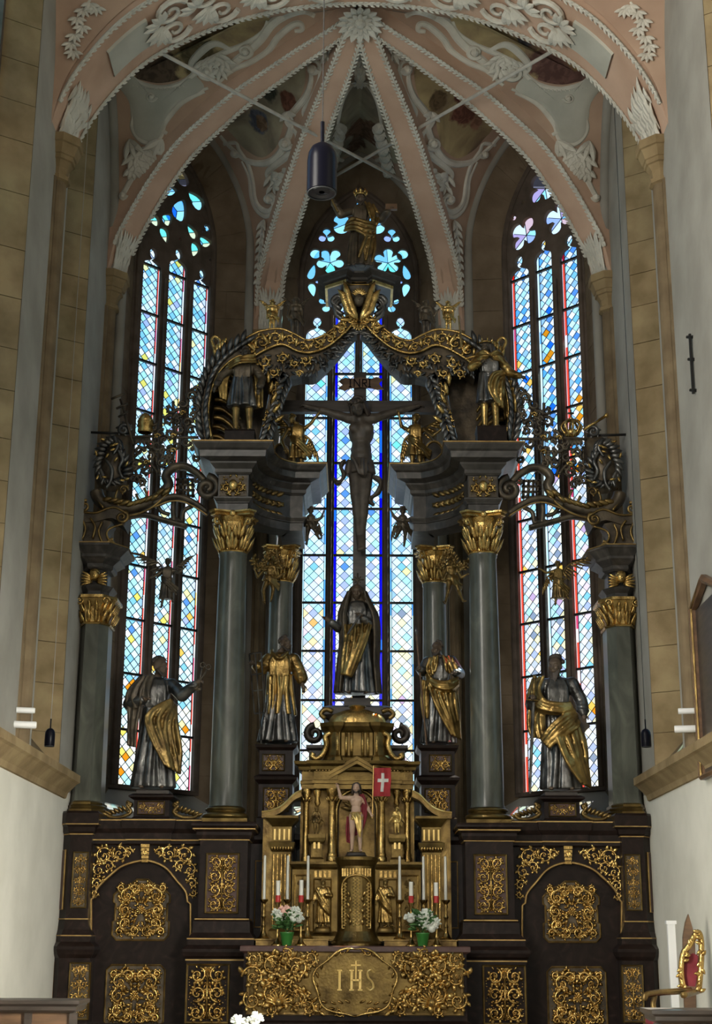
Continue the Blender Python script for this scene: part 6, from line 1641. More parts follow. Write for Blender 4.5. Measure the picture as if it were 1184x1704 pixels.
# crest: broken cornice, gilt wings and shell-crowned cherub at the apex
Y = 1.3; o = P(597, 540, Y); cr = empty('canopy_crest', o, label='canopy crest with gilt wings and broken marble cornice under the topmost figure', cat='crest')
zc_ = P(597, 466, Y).z; zt_ = P(597, 447, Y-0.15).z
pp = [(-0.57, 1.0), (-0.57, 0.28), (-0.20, 0.0), (-0.13, 0.12), (0.13, 0.12), (0.20, 0.0), (0.57, 0.28), (0.57, 1.0)]
lp = [(p[0]+o.x*0, p[1]-0.1) for p in pp]
h = zt_-zc_
MB().sweep([(-0.25, zc_-o.z-0.05), (-0.06, zc_-o.z-0.05), (-0.06, zc_-o.z), (0.0, zc_-o.z+0.02), (0.0, zc_-o.z+h*0.45), (0.07, zc_-o.z+h*0.7), (0.09, zc_-o.z+h*0.75), (0.09, zt_-o.z), (-0.25, zt_-o.z)], lp).build('broken_cornice', 'grey_marble', cr)
MB().sweep([(-0.07, zc_-o.z-0.06), (-0.03, zc_-o.z-0.06), (-0.03, zc_-o.z-0.01), (-0.07, zc_-o.z-0.01)], lp).build('gilt_moulding', 'gold', cr)
MB().prism([(p[0], p[1], zt_-o.z-0.05) for p in lp], (0, 0, 0.04)).build('top_slab', 'grey_marble', cr)
MB().prism([(p[0]*.9, p[1]+.03, zc_-o.z-0.045) for p in lp], (0, 0, 0.03)).build('soffit', 'grey_marble', cr)
co = MB(); co.lathe([(0.05, 0.0), (0.16, 0.15), (0.24, 0.35), (0.3, zc_-o.z-0.05)], 12, (0, 0.35, 0)); co.build('core', 'bronze_dark', cr)
for s in (-1, 1):
    wg = MB()
    for k in range(9):
        t_ = k/8; base = Vector((s*(0.02+0.10*t_), -0.08, 0.02+0.28*t_)); d = Vector((s*(0.42-0.10*t_), -0.02, 1)); leaf_drop(wg, base, d, FRONT, 0.50-0.12*abs(t_-0.4), 0.11, 0.15, 6, 0.5)
        leaf_drop(wg, base+Vector((s*0.02, -0.02, 0.03)), d+Vector((s*0.35, 0, -0.3)), FRONT, 0.30, 0.09, 0.2, 6, 0.5)
    wg.build('gilt_wing', 'gold', cr, smooth=True)
    vs_ = MB()
    for q in range(3): vs_.tube(catmull([(s*(0.22+0.03*q), 0.0, 0.06+0.1*q), (s*(0.36+0.03*q), 0.0, 0.18+0.1*q), (s*0.34, 0, 0.36+0.06*q), (s*0.24, 0, 0.42)], 4), 0.04, 6)
    vs_.build('crest_volute', 'silver_dark', cr, smooth=True)
hd = MB(); hd.ell((0, -0.12, 0.36), (0.085, 0.085, 0.11), 12, 8); hd.ell((0, -0.2, 0.35), (0.02, 0.03, 0.03), 6, 5); hd.build('cherub_head', 'bronze_dark', cr, smooth=True)
sl = MB()
for k in range(9): c_leaf(sl, 0, 0.42, 0.3+k*0.32, 0.15, 0.05, 0.6, -0.14)
sl.build('shell_crown', 'gold', cr, smooth=True)
lt = MB()
for k in range(9): c_leaf(lt, 0, -0.02, PI+0.15+k*0.36, 0.16, 0.06, 0.7, -0.06)
for k in range(4): c_leaf(lt, 0.05*(k-1.5), 0.0, -PI/2, 0.12, 0.05, 0.5, -0.08)
lt.build('leaf_pendant', 'gold', cr, smooth=True)
# ---- openwork side wing
def openwork(s):
    Y = 1.12; o = P(152, 908, Y); r = empty('openwork_wing', o, label='openwork scroll wing with papal tiara and triple cross above the keys statue', cat='openwork', group='openwork scroll wings')
    def part(mb, n, m, sm=True): return rel(mb, r).build(n, m, r, smooth=sm)
    cs = MB(); slab(cs, [(133, 862), (140, 880), (132, 900), (120, 911)], [(158, 862), (158, 880), (152, 900), (146, 911)], Y-0.1, 0.4)
    slab(cs, [(158, 862), (158, 880), (152, 900), (146, 911)], [(186, 868), (176, 885), (182, 902), (198, 914)], Y-0.1, 0.4)
    slab(cs, [(133, 850), (160, 852), (190, 842), (212, 856)], [(135, 868), (158, 868), (186, 862), (206, 876)], Y-0.14, 0.45)
    part(cs, 'console', 'bronze_dark', False)
    cg = MB()
    for tr in ([(134, 860), (142, 880), (134, 900), (122, 911)], [(204, 872), (182, 880), (178, 892), (188, 906), (198, 914)], [(136, 852), (160, 853), (188, 844), (210, 854)], [(150, 862), (158, 876), (154, 896)], [(170, 868), (164, 884), (170, 904)]): tracetube(cg, tr, Y-0.15, 0.018)
    for (x, y, rr, sg) in ((143, 847, 11, 1), (205, 865, 11, -1), (188, 908, 7, 1), (124, 908, 5, -1)): w_spiral(cg, x, y, Y, rr, 1.2, sg, 0.03, 1.5, 0, -0.12)
    part(cg, 'console_scrolls', 'gold_old')['kind'] = 'stuff'
    sb = MB(); tracetube(sb, [(160, 818), (166, 832), (184, 846), (209, 848), (237, 841), (262, 828), (280, 808), (276, 792), (286, 780), (306, 776), (326, 786), (340, 800)], Y, 0.10, 10, lambda u: 1.0-0.45*u, flat=1.4)
    w_spiral(sb, 345, 814, Y, 20, PI/2, -1, 0.07, 1.5, 0)
    part(sb, 'scroll_band', 'bronze_dark')
    sg = MB()
    for k in range(11): w_leaf(sg, 170+10*k, 834+(12-abs(k-4)*2.4 if k < 9 else -6), Y, 0.2+0.05*k, 22, 9, 0.4, -0.1)
    for tr in ([(196, 814), (192, 830), (202, 850)], [(164, 816), (162, 828), (172, 846)], [(178, 856), (214, 858), (250, 846), (280, 820)], [(226, 822), (232, 832), (244, 826), (240, 812)]): tracetube(sg, tr, Y-0.1, 0.02)
    w_spiral(sg, 207, 818, Y, 8, 0, 1, 0.02, 1.4, 3, -0.08)
    part(sg, 'band_gilding', 'gold_old')['kind'] = 'stuff'
    la = MB(); tracetube(la, [(256, 840), (282, 829), (305, 830), (328, 841), (345, 854)], Y, 0.055, 8, flat=2.2)
    tracetube(la, [(212, 860), (241, 857), (273, 866), (310, 876)], Y, 0.045, 8, flat=2.0); tracetube(la, [(289, 832), (288, 850), (290, 872)], Y, 0.04, 8)
    tracetube(la, [(320, 842), (306, 850), (302, 866), (296, 876)], Y, 0.035, 8); tracetube(la, [(262, 842), (270, 852), (282, 856)], Y, 0.03, 8)
    for k in range(7): w_leaf(la, 290, 862, Y, -2.6+0.35*k, 18, 7, 0.5)
    part(la, 'lower_arch', 'bronze_dark')['kind'] = 'stuff'
    ag = MB(); tracetube(ag, [(256, 844), (282, 834), (305, 835), (328, 846), (345, 857)], Y-0.1, 0.012); part(ag, 'arch_gilding', 'gilt_edge')
    # swelling acanthus shell beside the wall
    ac = MB(); ol = [(216, 730), (214, 760), (214, 790), (206, 814), (182, 818), (162, 806), (157, 786), (162, 766), (172, 752), (176, 736), (186, 726), (200, 722)]
    c = P(188, 774, Y); rows = []
    ring = pts_at(ol, Y, 3, True)
    for k in range(5):
        t_ = k/4; rows.append([c.lerp(p, t_)+Vector((0, -0.16*(1-t_*t_), 0)) for p in ring])
    ac.grid(rows, True); part(ac, 'acanthus_shell', 'bronze_dark')
    al = MB()
    for k in range(26):
        a = 2*PI*k/26; q = resample(ring+[ring[0]], 27)[k]; m = c.lerp(q, 0.62); c_leaf(al, m.x, m.z, math.atan2(q.z-c.z, q.x-c.x)+1.15, 0.2, 0.085, 0.15, Y-0.10)
    for tr in ([(176, 764), (186, 780), (184, 800), (176, 812)], [(196, 748), (204, 764), (198, 780), (204, 796)], [(166, 780), (172, 794), (168, 806)], [(190, 726), (196, 742), (188, 756)]): tracetube(al, tr, Y-0.17, 0.03, 7, lambda u: 1-0.5*abs(u-0.4))
    w_spiral(al, 206, 716, Y, 11, 0, 1, 0.035, 1.4, 5); w_spiral(al, 170, 752, Y, 7, 2, -1, 0.025, 1.3, 4); w_spiral(al, 204, 740, Y, 8, 2, 1, 0.025, 1.3, 4)
    part(al, 'shell_leaves', 'silver_dark')['kind'] = 'stuff'
    ag = MB(); rng = random.Random(2)
    for k in range(12): w_leaf(ag, rng.uniform(164, 212), rng.uniform(728, 810), Y, rng.uniform(0, 6), 12, 5, 0.6, -0.2)
    part(ag, 'shell_gilding', 'gold')['kind'] = 'stuff'
    # lattice of scrolls
    lt = MB(); gl = MB()
    SP = [(232, 752, 9, 0, 1), (250, 760, 8, 2, -1), (226, 776, 8, 1, 1), (245, 782, 9, 3, 1), (262, 742, 10, 0, -1), (279, 756, 10, 2, 1), (268, 770, 8, 1, -1), (292, 742, 8, 3, 1), (284, 722, 10, 0, -1), (300, 716, 9, 2, 1), (268, 722, 8, 1, 1), (310, 736, 8, 0, -1), (282, 700, 10, 1, 1), (298, 690, 10, 3, -1), (312, 704, 9, 0, 1), (286, 682, 8, 2, 1), (304, 672, 9, 1, -1), (318, 660, 9, 0, 1), (324, 682, 8, 2, -1), (326, 650, 7, 0, 1), (222, 798, 8, 0, 1), (236, 804, 7, 2, -1), (318, 716, 7, 1, 1), (252, 738, 7, 2, 1)]
    rq = random.Random(12); SP += [(rq.uniform(220, 330), rq.uniform(690, 800), rq.uniform(5, 8), rq.uniform(0, 6), rq.choice((-1, 1))) for _ in range(20)]
    for (x, y, rr, a0, sg_) in SP: w_spiral(lt, x, y, Y, rr, a0, sg_, 0.03, 1.1, 4)
    for tr in ([(222, 740), (222, 770), (230, 800)], [(262, 700), (256, 740), (266, 790)], [(288, 668), (288, 700), (290, 740), (286, 776)], [(320, 646), (308, 680), (322, 720)], [(216, 728), (250, 726), (290, 728), (330, 728)], [(222, 762), (244, 744), (262, 762)], [(222, 784), (246, 770), (262, 786)], [(336, 650), (322, 664), (330, 676)]): tracetube(lt, tr, Y+0.02, 0.024)
    for (x, y) in ((288, 728), (262, 728), (304, 690), (288, 752), (244, 772)): w_spiral(gl, x, y, Y, 5, 0, 1, 0.02, 1.0, 4, -0.05)
    part(lt, 'scroll_lattice', 'bronze_dark'); part(gl, 'lattice_gilding', 'gold')['kind'] = 'stuff'
    # pierced plate with small crosses
    pc = MB()
    for k in range(4): tracetube(pc, [(296+8*k, 796), (297+8*k, 828)], Y+0.05, 0.022); tracetube(pc, [(292, 798+9*k), (324, 798+9*k)], Y+0.05, 0.022)
    part(pc, 'pierced_lattice', 'bronze_dark')
    vl = MB(); 
    for k in range(9): w_leaf(vl, 230+2*k, 728, Y, -PI/2+0.12*(k-4), 14+4*(k % 2), 6, 0.3, -0.03)
    part(vl, 'tasselled_cloth', 'bronze_dark')
    rd = MB(); rd.tube([P(138, 719, Y+0.05), P(216, 722, Y+0.05)], 0.02, 6); part(rd, 'iron_stay', 'iron')
    # insignia
    ig = MB(); c = P(242, 722, Y); q = 1/px_m(c)
    if s < 0:
        ig.lathe([(11*q, 0), (13*q, 2*q), (12*q, 10*q), (14*q, 11*q), (13*q, 18*q), (14*q, 19*q), (10*q, 28*q), (4*q, 34*q), (0.5*q, 36*q)], 14, (c.x, c.y-0.05, c.z)); part(ig, 'papal_tiara', 'gold')
        tg = MB(); tracetube(tg, [(222, 740), (200, 664)], Y-0.05, 0.018); 
        for (x, y, l_) in ((196, 660, 16), (203, 676, 14), (205, 690, 12)): tracetube(tg, [(x-l_*0.7, y+4), (x+l_*0.7, y-5)], Y-0.05, 0.02)
        part(tg, 'triple_cross', 'bronze_dark')
    else:
        for k in range(8):
            a = 2*PI*k/8; d = Vector((math.cos(a), math.sin(a), 0)); ig.tube(catmull([Vector((c.x, c.y-0.05, c.z))+d*(10*q), Vector((c.x, c.y-0.05, c.z+14*q))+d*(17*q), Vector((c.x, c.y-0.05, c.z+24*q))+d*(8*q), Vector((c.x, c.y-0.05, c.z+25*q))], 4), 0.02, 5)
        ig.lathe([(11*q, -1*q), (12*q, 0), (12*q, 5*q), (11*q, 6*q)], 14, (c.x, c.y-0.05, c.z)); ig.ell((c.x, c.y-0.05, c.z+28*q), 3.5*q, 8, 6); part(ig, 'crown', 'gold')
        tg = MB(); tg.box((c.x-1.2*q, c.y-0.06, c.z+30*q), (c.x+1.2*q, c.y-0.04, c.z+44*q)); tg.box((c.x-5*q, c.y-0.06, c.z+36*q), (c.x+5*q, c.y-0.04, c.z+39*q)); part(tg, 'crown_cross', 'bronze_dark')
        tg = MB(); tracetube(tg, [(222, 712), (184, 688)], Y-0.05, 0.024); e = P(184, 688, Y-0.05); tg.ell(e, 0.04, 8, 6); part(tg, 'sceptre', 'gold')
    return r
ow = openwork(-1); ow2 = openwork(1)
bpy.context.view_layer.update()
mirror_tree(ca, 'carved scrolling canopy scroll with gilt leaves over the crowned warrior statue')
m2 = mirror_tree(ow2, 'openwork scroll wing with imperial crown and sceptre above the sword statue')
def drop_tree(o):
    for c in list(o.children): drop_tree(c)
    bpy.data.objects.remove(o)
drop_tree(ow2)
# ================================================================= CARVED FIGURES
def remesh(mb, vox, it=3, fac=0.5):
    me = bpy.data.meshes.new('tmp'); me.from_pydata(mb.v, [], mb.f); me.update()
    ob = bpy.data.objects.new('tmp', me); COL.objects.link(ob)
    m = ob.modifiers.new('r', 'REMESH'); m.mode = 'VOXEL'; m.voxel_size = vox; m.adaptivity = 0.0
    if it:
        s = ob.modifiers.new('s', 'SMOOTH'); s.iterations = it; s.factor = fac
    dg = bpy.context.evaluated_depsgraph_get(); ev = ob.evaluated_get(dg); out = ev.to_mesh()
    r = MB(); n = len(out.vertices); co = np.empty(n*3, 'f'); out.vertices.foreach_get('co', co); r.v = [tuple(x) for x in co.reshape(-1, 3).tolist()]
    r.f = [tuple(p.vertices) for p in out.polygons]
    ev.to_mesh_clear(); bpy.data.objects.remove(ob); bpy.data.meshes.remove(me)
    return r
def loft(mb, rings, seg=18):
    rows = [[(cx+rx*math.cos(2*PI*k/seg), cy+ry*math.sin(2*PI*k/seg), z) for k in range(seg)] for (z, cx, cy, rx, ry) in rings]
    b = len(mb.v); mb.grid(rows, True); n = len(rows)
    mb.f.append(tuple(b+k for k in range(seg))); mb.f.append(tuple(b+(n-1)*seg+k for k in range(seg-1, -1, -1)))
def skirt(mb, top, hem, n=18, r=0.022, rng=None, wav=0.012, mid=None):
    """pleated skirt: a core plus a ring of tubes; top/hem = (z, cx, cy, rx, ry)"""
    rng = rng or random.Random(1)
    mid = mid or tuple((a+b)/2 for a, b in zip(top, hem))
    q = 0.86
    loft(mb, [(z, cx, cy, rx*q, ry*q) for (z, cx, cy, rx, ry) in (top, mid, hem)])
    for k in range(n):
        a = 2*PI*(k+rng.uniform(-0.25, 0.25))/n; tw = rng.uniform(-0.22, 0.22); rr = r*(1.25 if k % 2 else 0.7)*rng.uniform(0.8, 1.2); path = []
        for t in range(7):
            u = t/6; c = [(1-u)*(1-u)*x+2*u*(1-u)*(2*m-0.5*x-0.5*y)+u*u*y for x, m, y in zip(top, mid, hem)]
            aa = a+tw*u+0.1*math.sin(3*u+k); path.append((c[1]+(c[3]-rr*0.3)*math.cos(aa), c[2]+(c[4]-rr*0.3)*math.sin(aa), c[0]))
        mb.tube(path, [rr*(0.55+0.6*t/6) for t in range(7)], 6)
def swag(mb, A, B, n=7, r=0.02, rng=None, bul=0.0):
    """bundle of folds between two guide lines"""
    rng = rng or random.Random(2); A = resample(catmull(A, 5), 14); B = resample(catmull(B, 5), 14)
    for k in range(n):
        t = k/(n-1) if n > 1 else 0; rr = r*rng.uniform(0.62, 0.95)
        p = [a.lerp(b, t+0.03*math.sin(2.2*i/14*PI+k))+Vector((0, -bul*math.sin(PI*t)-(0.020 if k % 2 == 0 else -0.008)-rng.uniform(0, 0.006), 0)) for i, (a, b) in enumerate(zip(A, B))]
        mb.tube(p, [rr*(0.8+0.3*math.sin(PI*i/13)) for i in range(14)], 6)
    # web behind the folds keeps the cloth whole
    for i in range(0, 13):
        for k in range(n-1):
            pass
    rows = [[a.lerp(b, k/6) for k in range(7)] for a, b in zip(A, B)]; off = Vector((0, 0.012, 0))
    m = MB(); m.grid(rows); nv = len(m.v); fs = list(m.f)
    vs = [Vector(v)-off*0.5 for v in m.v]+[Vector(v)+off for v in m.v]; R, C = 14, 7
    ff = fs+[tuple(i+nv for i in reversed(f)) for f in fs]
    rim = [i*C for i in range(R)]+[(R-1)*C+k for k in range(1, C)]+[i*C+C-1 for i in range(R-2, -1, -1)]+[k for k in range(C-2, 0, -1)]
    for a, b in zip(rim, rim[1:]+rim[:1]): ff.append((b, a, a+nv, b+nv))
    mb.add(vs, ff)
def sleeve(mb, s, e, h, r0=0.05, r1=0.05, r2=0.04, cut=0.85):
    s, e, h = Vector(s), Vector(e), Vector(h); h2 = e.lerp(h, cut)
    mb.cap(s, e, r0, r1, 10); mb.cap(e, h2, r1, r2, 10)
    for t in (0.25, 0.5, 0.75): mb.ell(s.lerp(e, t), (r0*1.08, r0*1.08, r0*0.35), 10, 6)
    for t in (0.2, 0.5, 0.8): mb.ell(e.lerp(h2, t), (r1*1.1, r1*1.05, r1*0.45), 10, 6)
def hand(mb, e, h, curl=0.6, side=1, k=1.0):
    """palm plus five fingers beyond the wrist point h, thumb on the inner side"""
    e, h = Vector(e), Vector(h); d = (h-e).normalized(); s, u = frame_of(d); s = s*side
    mb.cap(h-d*0.005, h+d*0.03*k, 0.017*k, 0.020*k, 8)
    for j, (o, ln) in enumerate(((-1.2, 0.036), (-0.4, 0.042), (0.4, 0.040), (1.2, 0.031))):
        b = h+d*0.04*k+s*(o*0.010*k); m = b+(d*math.cos(curl*0.6)-u*math.sin(curl*0.6))*(ln*0.5*k); t = m+(d*math.cos(curl*1.6)-u*math.sin(curl*1.6))*(ln*0.5*k)
        mb.tube([b-d*0.008, b, m, t], [0.0065*k, 0.007*k, 0.0062*k, 0.0045*k], 5)
    b = h+d*0.012*k-s*0.016*k; m = b+(d*0.7-s*0.7).normalized()*0.02*k; t = m+(d*0.95-u*0.3*curl).normalized()*0.018*k
    mb.tube([b, m, t], [0.0075*k, 0.007*k, 0.005*k], 5)
class Fig:
    """standing figure; local units of body height: x right in the picture, -y toward the nave, z up"""
    def __init__(s, name, label, fx, fy, hy, Y, cat='statue', group=None, zfix=None):
        s.fx, s.fy, s.h = fx, fy, fy-hy; s.o = P(fx, fy, Y)
        s.H = P(fx, hy, Y).z-s.o.z
        if zfix is not None: s.o.z = zfix
        s.k = 1/(px_m(P(fx, (fy+hy)/2, Y))*s.H)
        s.root = empty(name, s.o, label=label, cat=cat, group=group); s.rng = random.Random(len(name)*7+int(fx))
        s.extra = MB()
        s.J = dict(pe=(0, 0, .53), ch=(0, 0, .73), nk=(0, 0.01, .85), hd=(0, -0.012, .925), sa=(-.105, 0, .815), sb=(.105, 0, .815), ea=(-.15, 0, .66), ha=(-.15, -.03, .52), eb=(.15, 0, .66), hb=(.15, -.03, .52),
                   pa=(-.05, 0, .52), pb=(.05, 0, .52), ka=(-.055, -.015, .28), kb=(.055, -.015, .28), fa=(-.06, 0, .035), fb=(.06, 0, .035))
        s.hand = dict(a=0.5, b=0.5); s.hyaw = 0.0; s.hroll = 0.0; s.hsc = 1.0; s.fat = 1.0; s.hk = 1.0
    def L(s, px, py, dy=0.0): return ((px-s.fx)*s.k, dy, (s.fy-py)/s.h)
    def pose(s, **kw):
        for k, v in kw.items(): s.J[k] = s.L(*v) if abs(v[0]) > 3 else v
        return s
    def emit(s, mb, name, m, vox=None, it=1, parent=None, extra=None):
        r = remesh(mb, vox or s.vox, it) if vox != 0 else mb
        if extra is not None: r.join(extra)
        r.v = [(p[0]*s.H, p[1]*s.H, p[2]*s.H) for p in r.v]
        return r.build(name, m, parent or s.root, smooth=True)
    vox = 0.0085
    def hp(s, p):
        R = s.hrot(); c = Vector(s.J['hd']); return c+R @ (Vector(p)*s.hsc)
    def hrot(s): return Matrix.Rotation(s.hyaw, 3, 'Z') @ Matrix.Rotation(s.hroll, 3, 'Y') @ Matrix.Rotation(getattr(s, 'hpitch', 0.0), 3, 'X')
    def head(s, mb):
        R = s.hrot(); k = s.hsc
        def E(c, r): mb.ell(s.hp(c), tuple(x*k for x in r), 12, 8, R)
        E((0, 0.008, 0.016), (0.050, 0.060, 0.056)); E((0, -0.016, -0.022), (0.040, 0.042, 0.048)); E((0, -0.030, -0.052), (0.022, 0.022, 0.018))
        E((0, -0.060, -0.010), (0.010, 0.013, 0.020)); E((0, -0.070, -0.020), (0.011, 0.011, 0.008)); E((0, -0.048, 0.020), (0.038, 0.014, 0.010)); E((0, -0.058, -0.042), (0.016, 0.008, 0.008))
        for q in (-1, 1): E((q*0.050, 0.0, -0.010), (0.008, 0.012, 0.018)); E((q*0.026, -0.046, -0.018), (0.014, 0.012, 0.012))
    def body(s, m='face_dark', full=True, legs=True, name='body'):
        J = s.J; b = MB(); f = s.fat
        pe, ch, nk = Vector(J['pe']), Vector(J['ch']), Vector(J['nk'])
        if full:
            b.ell(pe, (.088*f, .066*f, .07)); b.ell(pe.lerp(ch, .45), (.074*f, .056*f, .09)); b.ell(ch, (.092*f, .066*f, .095)); b.ell(pe.lerp(ch, .25), (.078*f, .06*f, .07))
            for q in (-1, 1): b.ell(ch+Vector((q*.042, -.045, .02)), (.042, .026, .034))
            b.cap(J['sa'], J['sb'], .04*f, .04*f)
        else:
            b.cap(pe, ch, .05, .06); b.cap(ch, J['sa'], .04, .035); b.cap(ch, J['sb'], .04, .035)
            if not legs:
                for q in 'ab': b.cap(pe, J['f'+q], .03, .022)
        b.cap(ch, nk, .05, .036); b.cap(nk, s.hp((0, 0.01, -0.03)), .033*f, .031*f)
        for q in 'ab':
            S, E_, H_ = J['s'+q], J['e'+q], J['h'+q]
            b.cap(S, E_, .036*f, .028*f); b.cap(E_, H_, .029*f, .019*f); b.ell(Vector(E_).lerp(Vector(H_), .25), .031*f); b.ell(Vector(S).lerp(Vector(E_), .45), .035*f)
            if legs:
                Pp, K, A = Vector(J['p'+q]), Vector(J['k'+q]), Vector(J['f'+q])
                b.cap(Pp, K, .06*f, .04*f); b.cap(K, A, .038*f, .023*f); b.ell(K.lerp(A, .3)+Vector((0, .012, 0)), (.036*f, .038*f, .07))
            if legs or True:
                A = Vector(J['f'+q]); t = Vector(J.get('t'+q, (A.x*1.25, A.y-.095, max(A.z-.018, .014)))); b.cap(A, t, .024*f, .016*f); b.ell(t, (.022, .024, .012))
        s.head(b)
        ex = MB()
        for q, sd in (('a', -1), ('b', 1)): hand(ex, J['e'+q], J['h'+q], s.hand[q], sd, s.hk)
        return s.emit(b, name, m, extra=ex)
    def hair(s, m='hair_dark', long=False, beard=0, name='hair', puff=1.0):
        b = MB(); rng = s.rng; R = s.hrot(); k = s.hsc
        for i in range(26):
            a = rng.uniform(0.1, PI-0.1)*1.0; ph = rng.uniform(0.1, 1.5); d = (math.cos(a)*math.sin(ph), math.sin(a)*math.sin(ph), math.cos(ph))
            b.ell(s.hp((d[0]*0.054*puff, 0.006+d[1]*0.062*puff, 0.020+d[2]*0.056*puff)), rng.uniform(0.016, 0.022)*k*puff, 7, 5)
        if long:
            for q in (-1, 1):
                for j in range(4): b.cap(s.hp((q*(0.046+0.004*j), 0.012*j, 0.02)), s.hp((q*(0.058+0.004*j), 0.01+0.012*j, -0.075)), 0.018*k, 0.012*k)
            for j in range(5): b.cap(s.hp((-0.04+0.02*j, 0.055, 0.03)), s.hp((-0.045+0.022*j, 0.062, -0.09)), 0.018*k, 0.012*k)
        o = s.emit(b, name, m, 0.0075, 1)
        if beard:
            c = MB()
            for j in range(9):
                u = j/8-0.5; c.cap(s.hp((u*0.075, -0.040+0.10*abs(u)*0.4, -0.045+0.03*abs(u))), s.hp((u*0.045, -0.052, -0.055-beard*(1-abs(u)))), 0.014*k, 0.006*k)
            s.emit(c, 'beard', m, 0.0065, 1)
        return o
    def wing(s, root, tip, m='gold_old', n=9, wd=0.05, droop=0.25, name='wing'):
        b = MB(); A = Vector(root); B = Vector(tip); d = B-A; Ln = d.length; side = Vector((d.z, 0, -d.x)).normalized()
        if side.z > 0: side = -side
        arm = catmull([A, A.lerp(B, .4)-side*Ln*.12, B], 5); b.tube(arm, [0.022*(1-.5*i/len(arm)) for i in range(len(arm))], 6)
        for j in range(n):
            t = j/(n-1); p = arm[int(t*(len(arm)-1))]; dd = (side*(1.0-0.55*t)+d.normalized()*(0.15+0.75*t)).normalized()
            leaf_drop(b, p+Vector((0, 0.008, 0)), dd, FRONT, Ln*(0.45+0.25*t), wd, 0.05, 6, 0.3); leaf_drop(b, p-Vector((0, 0.01, 0)), dd, FRONT, Ln*(0.24+0.1*t), wd*0.85, 0.1, 6, 0.35)
        b.v = [(p[0]*s.H, p[1]*s.H, p[2]*s.H) for p in b.v]; return b.build(name, m, s.root, smooth=True)
    def rod(s, pts, r, m, name, sides=8, rs=None):
        b = MB(); b.tube([Vector(p)*s.H for p in pts], [x*s.H for x in rs] if rs else r*s.H, sides); return b.build(name, m, s.root)
    def raw(s, mb, name, m, smooth=True):
        mb.v = [(p[0]*s.H, p[1]*s.H, p[2]*s.H) for p in mb.v]; return mb.build(name, m, s.root, smooth=smooth)
    def tunic(s, mb, waist=.62, rx=.088, ry=.068, neck=.845):
        ch = Vector(s.J['ch']); pe = Vector(s.J['pe'])
        loft(mb, [(waist-.05, pe.x, pe.y, rx, ry), (waist, pe.x*.7+ch.x*.3, pe.y, rx*.92, ry*.95), (.70, ch.x, ch.y, rx*1.08, ry*1.08), (.77, ch.x, ch.y, rx*1.18, ry*1.08), (.815, ch.x, ch.y, rx*1.15, ry*.9), (neck, s.J['nk'][0], .005, rx*.55, ry*.65)])
        mb.cap(s.J['sa'], s.J['sb'], .046, .046)
        rng = s.rng
        for k in range(9):
            x = (k/8-.5)*rx*1.7; mb.tube(catmull([(ch.x+x*.6, -ry*.75, .82), (ch.x+x*.95, -ry*1.08, .74), (pe.x+x*.9, -ry*.95, waist)], 3), 0.011*rng.uniform(.8, 1.3), 5)
# zfix helper: top of an altar part
def top_of(nm):
    bpy.context.view_layer.update(); return None
# ---------------------------------------------------------------- keys statue
f = Fig('saint_statue', 'bearded saint in dark robe stretching an arm with keys before the left window', 254, 1315, 1094, 1.22, group='saint statues')
f.pose(sa=(226, 1140, .01), ea=(208, 1172, .02), ha=(236, 1168, -.10), sb=(278, 1140, 0), eb=(298, 1160, -.06), hb=(322, 1143, -.12), hd=(.02, -.012, .925)); f.hyaw = 0.75; f.hand['b'] = 1.2
f.body(full=False, legs=False); f.hair(beard=.035)
b = MB(); f.tunic(b); skirt(b, (.62, 0, 0, .095, .07), (.015, .0, .0, .155, .11), 20, .024, f.rng); sleeve(b, f.J['sb'], f.J['eb'], f.J['hb'], .05, .052, .036, .9); sleeve(b, f.J['sa'], f.J['ea'], f.J['ha'], .05, .05, .04)
f.emit(b, 'robe', 'silver_dark')
b = MB(); swag(b, [(-.02, -.065, .855), (-.05, -.105, .74), (-.045, -.11, .66)], [(-.13, .0, .85), (-.225, .0, .70), (-.20, .02, .56)], 7, .021, f.rng, .02)
swag(b, [(-.215, .0, .66), (-.20, .01, .5), (-.20, .02, .33)], [(-.10, -.07, .64), (-.135, -.06, .46), (-.135, -.04, .31)], 5, .02, f.rng)
f.emit(b, 'mantle', 'bronze_dark')
b = MB(); swag(b, [(.12, -.05, .67), (.0, -.115, .60), (-.06, -.125, .52), (.0, -.14, .36), (.10, -.125, .17)], [(.15, .02, .64), (.165, -.04, .52), (.18, -.06, .40), (.20, -.05, .26), (.205, -.04, .11)], 11, .019, f.rng, .015)
f.emit(b, 'mantle_fold', 'gold_old')
b = MB(); k = Vector(f.J['hb'])+Vector((.03, -.02, .02))
for q in (-.05, .05):
    d = Vector((.35+q*4, -.1, .9)).normalized(); b.tube([k-d*.06, k+d*.10], .007, 6); 
    b.tube([k+d*.12+Vector((math.cos(a)*.02, 0, math.sin(a)*.02)) for a in [x*PI/4 for x in range(8)]], .006, 5, closed=True); b.box(k-d*.06-Vector((.02, .005, .015)), k-d*.06+Vector((.02, .005, .012)))
f.raw(b, 'keys', 'bronze_dark')
